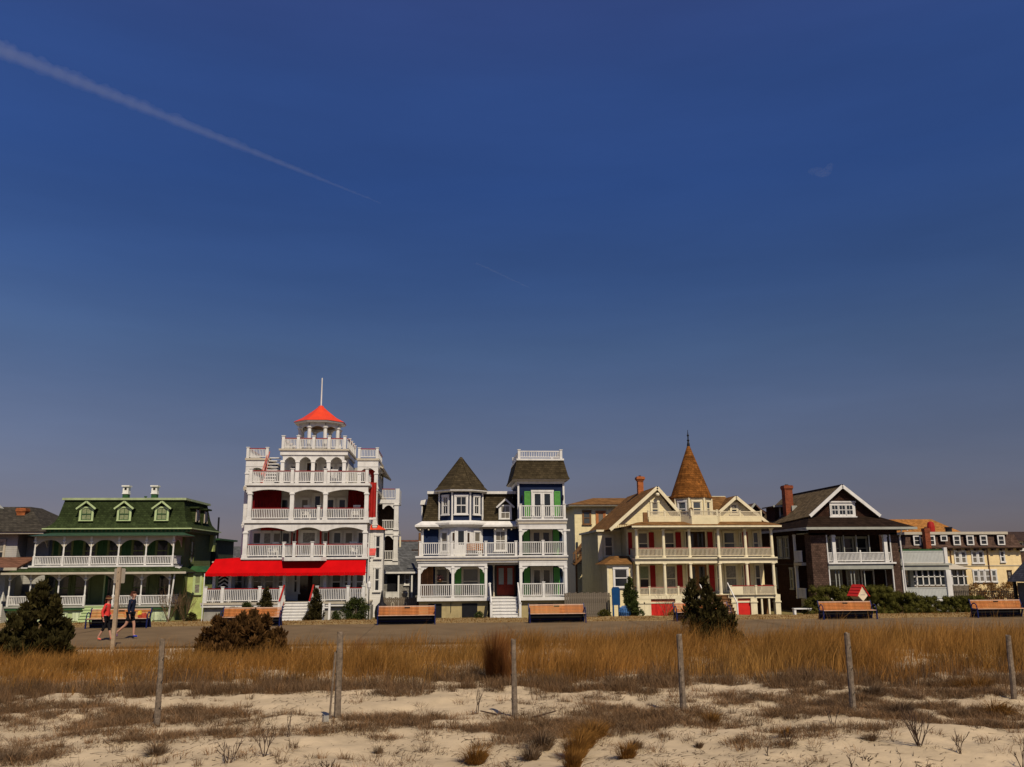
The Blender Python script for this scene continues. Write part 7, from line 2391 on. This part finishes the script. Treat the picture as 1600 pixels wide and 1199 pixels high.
def bush(name, label, loc, shape, h, w, d, n, leaf, m, seed, cat='shrub', trunk=True, ncl=None, up=.6, group=None, flat=False):
    r = random.Random(seed)
    t = thing(name, label, cat, loc, 0, group)
    cl = []
    ncl = ncl or 46
    if isinstance(shape, list):                             # several leaders (x, y, height share, base radius)
        for lx, ly, hs, lr in shape:
            m_ = int(10 + 26 * hs)
            for i in range(m_):
                u = (i + .3) / m_
                z = h * hs * u ** .9
                a = r.uniform(0, 6.28)
                R = lr * (1 - u) ** .75 * (0.75 + .5 * r.random()) + .02
                q = r.random() ** .5
                rad = (.05 + .10 * r.random() * (1 - u * .7)) * (.8 + .4 * lr)
                cl.append((lx + math.cos(a) * q * R, ly + math.sin(a) * q * R, max(.08, z), rad))
        ncl = 0
    for i in range(ncl):
        u = (i + .5) / ncl
        z = h * (u ** .85)
        if shape == 'cone':
            R = (1 - u) * .95 + .08
        elif shape == 'cedar':
            R = min(1, .80 + 1.4 * u) * (1 - u) ** .62 + .04
        elif shape == 'box':
            R = 1.0
        else:
            R = math.sqrt(max(.02, 1 - (2 * u * .75 - .5) ** 2 * 1.05 if u > .33 else .9))
            z = h * u * .9
        a = r.uniform(0, 6.28)
        q = math.sqrt(r.random()) * .85
        rad = (.26 + .16 * r.random()) * min(w, h) * .42 * (1 if shape != 'cone' else (1.15 - u * .8))
        if shape == 'box':
            px, py = r.uniform(-.5, .5) * w, r.uniform(-.5, .5) * d
            cl.append((px, py, max(rad * .7, min(h - rad * .8, z)), rad))
        else:
            cl.append((math.cos(a) * q * R * w / 2, math.sin(a) * q * R * d / 2, max(rad * .75, min(h - rad * .3, z)), rad))
    v, f, tn = crown(cl, n, leaf, seed, up)
    if flat:                                               # clipped hedge: leaf skin over a dense inner mass
        g = np.random.default_rng(seed)
        k = 26
        cb = MB()
        for c in cl:
            rr = c[3] * .70
            cb.rings([[(c[0] + rr * math.sin(math.pi * (i + .02) / 5.04) * math.cos(2 * math.pi * j / 8), c[1] + rr * math.sin(math.pi * (i + .02) / 5.04) * math.sin(2 * math.pi * j / 8),
                       c[2] - rr * math.cos(math.pi * (i + .02) / 5.04)) for j in range(8)] for i in range(6)])
        cv = np.array(cb.v)
        quads = np.array([q for q in cb.f if len(q) == 4])
        ct = np.full((len(cv), 3), .8)
        tv = np.concatenate([quads[:, [0, 1, 2]], quads[:, [0, 2, 3]]])
        f = np.concatenate([f, tv + len(v)])
        v = np.concatenate([v, cv])
        tn = np.concatenate([tn, ct])
    o = link('crown', tri_mesh('crown', v, f, m, tn), t)
    if trunk:
        b = MB()
        b.tube((0, 0, -.1), (0.02, 0, h * .55), .05 * max(.6, w / 2), .02, 7)
        for i in range(7):
            c = r.choice(cl)
            b.tube((0, 0, h * r.uniform(.05, .4)), (c[0], c[1], c[2]), .022, .008, 5)
        link('trunk', b.mesh('trunk', BARKM), t)
    return t


def gz(x, y):
    return float(ground_z(np.array([x]), np.array([y]))[0])


bush('cedar_shrub', 'large dark green cedar shrub at the left edge in front of the green house', (-12.75, 28.8, gz(-12.75, 28.8)),
     [(.15, 0, 1.0, .75), (-.45, .1, .62, .55), (.62, -.1, .74, .5), (-.72, 0, .56, .42), (.85, .2, .5, .42), (-.1, -.5, .72, .5), (.35, .45, .8, .5), (.0, .1, .4, 1.0), (-.25, .2, .85, .45)],
     2.35, 2.35, 1.8, 16000, .14, CEDARM, 41, up=1.4)
bush('cedar_shrub', 'wide low reddish brown cedar shrub in front of the hotel', (-6.5, 29.5, gz(-6.5, 29.5)),
     [(0, 0, 1.0, .7), (-.7, 0, .86, .6), (.7, .1, .92, .6), (1.15, 0, .6, .5), (-1.2, .1, .62, .45), (-.3, -.4, .8, .6), (.4, -.4, .85, .6), (-.95, .3, .9, .4), (.25, .4, 1.05, .5), (0, 0, .45, 1.3)],
     1.28, 2.9, 1.9, 16000, .14, BRONZEM, 43, up=1.3)
bush('cedar_shrub', 'tall dark cedar shrub on the promenade edge in front of the yellow house', (9.35, 31.0, -0.06),
     [(.05, 0, 1.0, .45), (-.5, 0, .88, .34), (.5, .1, .70, .42), (.95, -.1, .42, .42), (-.1, -.4, .72, .45), (.35, .3, .82, .36), (.35, 0, .38, 1.0), (-.3, .2, .97, .26), (.75, .3, .58, .35)],
     2.3, 1.75, 1.5, 10000, .14, CEDARM, 47, up=1.3)
twig_plant('bare_shrub', 'bare brownish shrub at the left foot of the tall cedar', 8.25, 30.8, 1.0, 16, 61, TWIGM, .75, 'shrub', zz=-.06, levels=4, r0=.012)
# garden shrubs
bush('conifer', 'small dark conifer left of the hotel stairs', (-11.95, 60.6, -1.03), 'cone', 2.3, 1.5, 1.2, 5000, .13, CEDARM, 51, 'conifer')
bush('conifer', 'small dark conifer right of the hotel stairs', (-8.6, 60.5, -1.03), 'cone', 2.2, 1.5, 1.2, 5000, .13, CEDARM, 52, 'conifer')
bush('round_shrub', 'big rounded green shrub in front of the hotel foundation on the right', (-5.9, 60.6, -1.03), 'round', 1.6, 2.3, 1.5, 7000, .10, EVERM, 53)
bush('round_shrub', 'small green shrub beside the white twin posts', (-7.2, 60.2, -1.03), 'round', .75, .8, .8, 1600, .09, EVERM, 54)
bush('round_shrub', 'low rounded green shrub in front of the hotel foundation on the left', (-14.1, 60.3, -1.03), 'round', 1.05, 2.0, 1.2, 4000, .10, EVERM, 55)
bush('round_shrub', 'leafy shrub against the hotel foundation left of the stairs', (-13.4, 61.5, -1.03), 'round', 1.35, 1.0, .9, 2600, .12, EVERM, 56)
bush('round_shrub', 'tiny clipped shrub in front of the navy house foundation', (2.55, 61.9, -1.03), 'round', .55, .75, .6, 1200, .07, EVERM, 57)
bush('evergreen_tree', 'conical evergreen tree in front of the yellow house bay', (13.2, 61.2, -1.03), 'cone', 2.75, 1.75, 1.6, 8000, .13, EVERM, 58, 'tree')
twig_plant('bare_shrub', 'bare red-brown shrub in front of the red base panel of the yellow house', 15.9, 62.0, 1.6, 9, 62, TWIGM, .5, 'shrub', zz=-1.03, levels=4, r0=.014)
bush('dry_mound', 'tan dry grass mound in front of the red base panel', (16.45, 61.5, -1.03), 'round', .55, 1.3, .8, 1500, .12, GRASSM, 59, 'grass clump', trunk=False)
twig_plant('bare_shrub', 'bare shrub in front of the green house porch', -21.3, 61.6, 2.0, 9, 63, TWIGM, .5, 'shrub', zz=-1.03, levels=4, r0=.014)
twig_plant('bare_shrub', 'tall bare shrub beside the lime bay of the green house', -18.7, 62.0, 2.3, 12, 64, TWIGM, .45, 'shrub', zz=-1.03, levels=4, r0=.016)
twig_plant('bare_shrub', 'bare shrub between the green house bay and the hotel porch', -17.5, 61.6, 2.2, 12, 65, TWIGM, .5, 'shrub', zz=-1.03, levels=4, r0=.016)
bush('round_shrub', 'dark shrub between the green house and the hotel foundation', (-17.0, 61.2, -1.03), 'round', .7, 1.0, .8, 1600, .09, CEDARM, 66)
bush('low_shrub', 'low olive shrub below the left edge house', (-31.0, 62.0, -1.03), 'round', 1.1, 2.6, 1.2, 3000, .11, HEDGEM, 67)
bush('clipped_hedge', 'tall rounded hedge in front of the shingled house porch', (29.2, 60.8, -1.03), 'box', 2.1, 5.0, 1.5, 24000, .09, HEDGEM, 68, 'hedge', trunk=False, ncl=220, flat=True)
bush('clipped_hedge', 'rounded low hedge left of the red-roofed box', (26.4, 60.3, -1.03), 'round', 1.45, 2.6, 1.4, 6000, .10, HEDGEM, 69, 'hedge', trunk=False, ncl=60, flat=True)
bush('clipped_hedge', 'sloping hedge stepping down right of the red-roofed box', (32.5, 60.6, -1.03), 'box', 1.65, 2.4, 1.4, 12000, .08, HEDGEM, 70, 'hedge', trunk=False, ncl=100, flat=True)
bush('clipped_hedge', 'long low hedge in front of the open porch wing', (36.2, 60.6, -1.03), 'box', 1.3, 5.6, 1.4, 22000, .08, HEDGEM, 71, 'hedge', trunk=False, ncl=220, flat=True)
twig_plant('bare_shrub', 'bare tan shrub along the foot of the yellow side street house', 47.8, 74.0, 2.0, 14, 72, TWIGM, .8, 'shrub', zz=-1.03, levels=4, r0=.02)
twig_plant('bare_shrub', 'second bare tan shrub at the yellow side street house, to the right', 50.4, 74.2, 2.0, 14, 73, TWIGM, .8, 'shrub', zz=-1.03, levels=4, r0=.02)
bush('dry_ivy', 'tan dead creeper covering the low wall of the yellow side street house', (50.2, 76.8, -1.03), 'box', 1.75, 6.0, .6, 5000, .14, GRASSM, 74, 'creeper', trunk=False, ncl=80)
bush('round_shrub', 'small plants at the board fence end beside the blue plank figure', (11.4, 61.5, -1.03), 'round', .6, 1.2, .6, 1200, .09, HEDGEM, 75)
for i, (x, y, w_, h_, lb) in enumerate(((-27.0, 100, 5, 4.6, 'dark tree mass far behind the gap left of the green house'), (-15.5, 96, 4, 4.4, 'dark bushy tree behind the gap between green house and hotel'), (10.3, 92, 3, 4.2, 'dark bushy tree behind the board fence beside the yellow house'))):
    bush('background_tree', lb, (x, y, -1.05), 'round', h_, w_, 3, 4000, .3, CEDARM, 80 + i, 'tree')

# ------------------------------------------------------------------ contrail and wisps high up, as thin sunlit vapour
def vapour(name, density, aniso=0.0):
    m = bpy.data.materials.new(name)
    m.use_nodes = True
    n, l = m.node_tree.nodes, m.node_tree.links
    n.clear()
    out = n.new('ShaderNodeOutputMaterial')
    vs = n.new('ShaderNodeVolumeScatter')
    vs.inputs['Color'].default_value = (1, 1, 1, 1)
    vs.inputs['Density'].default_value = density
    vs.inputs['Anisotropy'].default_value = aniso
    l.new(vs.outputs[0], out.inputs['Volume'])
    return m


def trail(name, label, pts, rad, dens, seed, cat):
    """Thin vapour: a soft outer sheath with a denser core inside it."""
    r = random.Random(seed)
    a, e = [Vector(p) for p in pts]
    d = (e - a).normalized()
    s = d.cross(Vector((0, 0, 1))).normalized()
    u = s.cross(d)
    n, k = 14, 170
    root = None
    for shell, (sc, dn) in enumerate(((1.15, .30), (.82, .38), (.5, .45))):
        b = MB()
        rings = []
        w = 0
        for i in range(k + 1):
            t = i / k
            R = (rad[0] * (1 - t) + rad[1] * t) * sc
            w = w * .6 + r.uniform(-.16, .16)
            R *= 1 + w + .05 * math.sin(i * 1.3)
            c = a + (e - a) * t + u * (w * .5 + .1) * R
            rings.append([tuple(c + (s * math.cos(2 * math.pi * j / n) - u * math.sin(2 * math.pi * j / n) * (1 + .15 * r.random())) * R) for j in range(n)])
        b.rings(rings)
        o = link(name if shell == 0 else 'vapour_core', b.mesh(name, vapour(name, dens * dn)), root)
        root = root or o
    return tag(root, label, cat)


trail('contrail', 'long white contrail slanting down across the upper left sky', ((-2900, 4520, 3000), (-560, 6830, 3000)), (52, 6), 0.0023, 3, 'contrail')
trail('contrail', 'short faint second contrail lower down in the middle of the sky', ((300, 8250, 3000), (935, 9030, 3000)), (12, 7), 0.0014, 4, 'contrail')
b = MB()
for cx_, cz_, rx_, rz_ in ((0, 0, 70, 26), (-55, 18, 60, 18), (45, 30, 34, 30), (62, 55, 22, 26)):
    b.rings([[(2948 + cx_ + rx_ * math.sin(math.pi * (i + .05) / 8.1) * math.cos(2 * math.pi * j / 12), 6018 + 60 * math.sin(math.pi * (i + .05) / 8.1) * math.sin(2 * math.pi * j / 12),
               2995 + cz_ - rz_ * math.cos(math.pi * (i + .05) / 8.1)) for j in range(12)] for i in range(9)])
tag(link('cloud_wisp', b.mesh('cloud_wisp', vapour('wisp_vapour', 0.0006))), 'tiny pale cloud wisp in the right half of the sky', 'cloud')
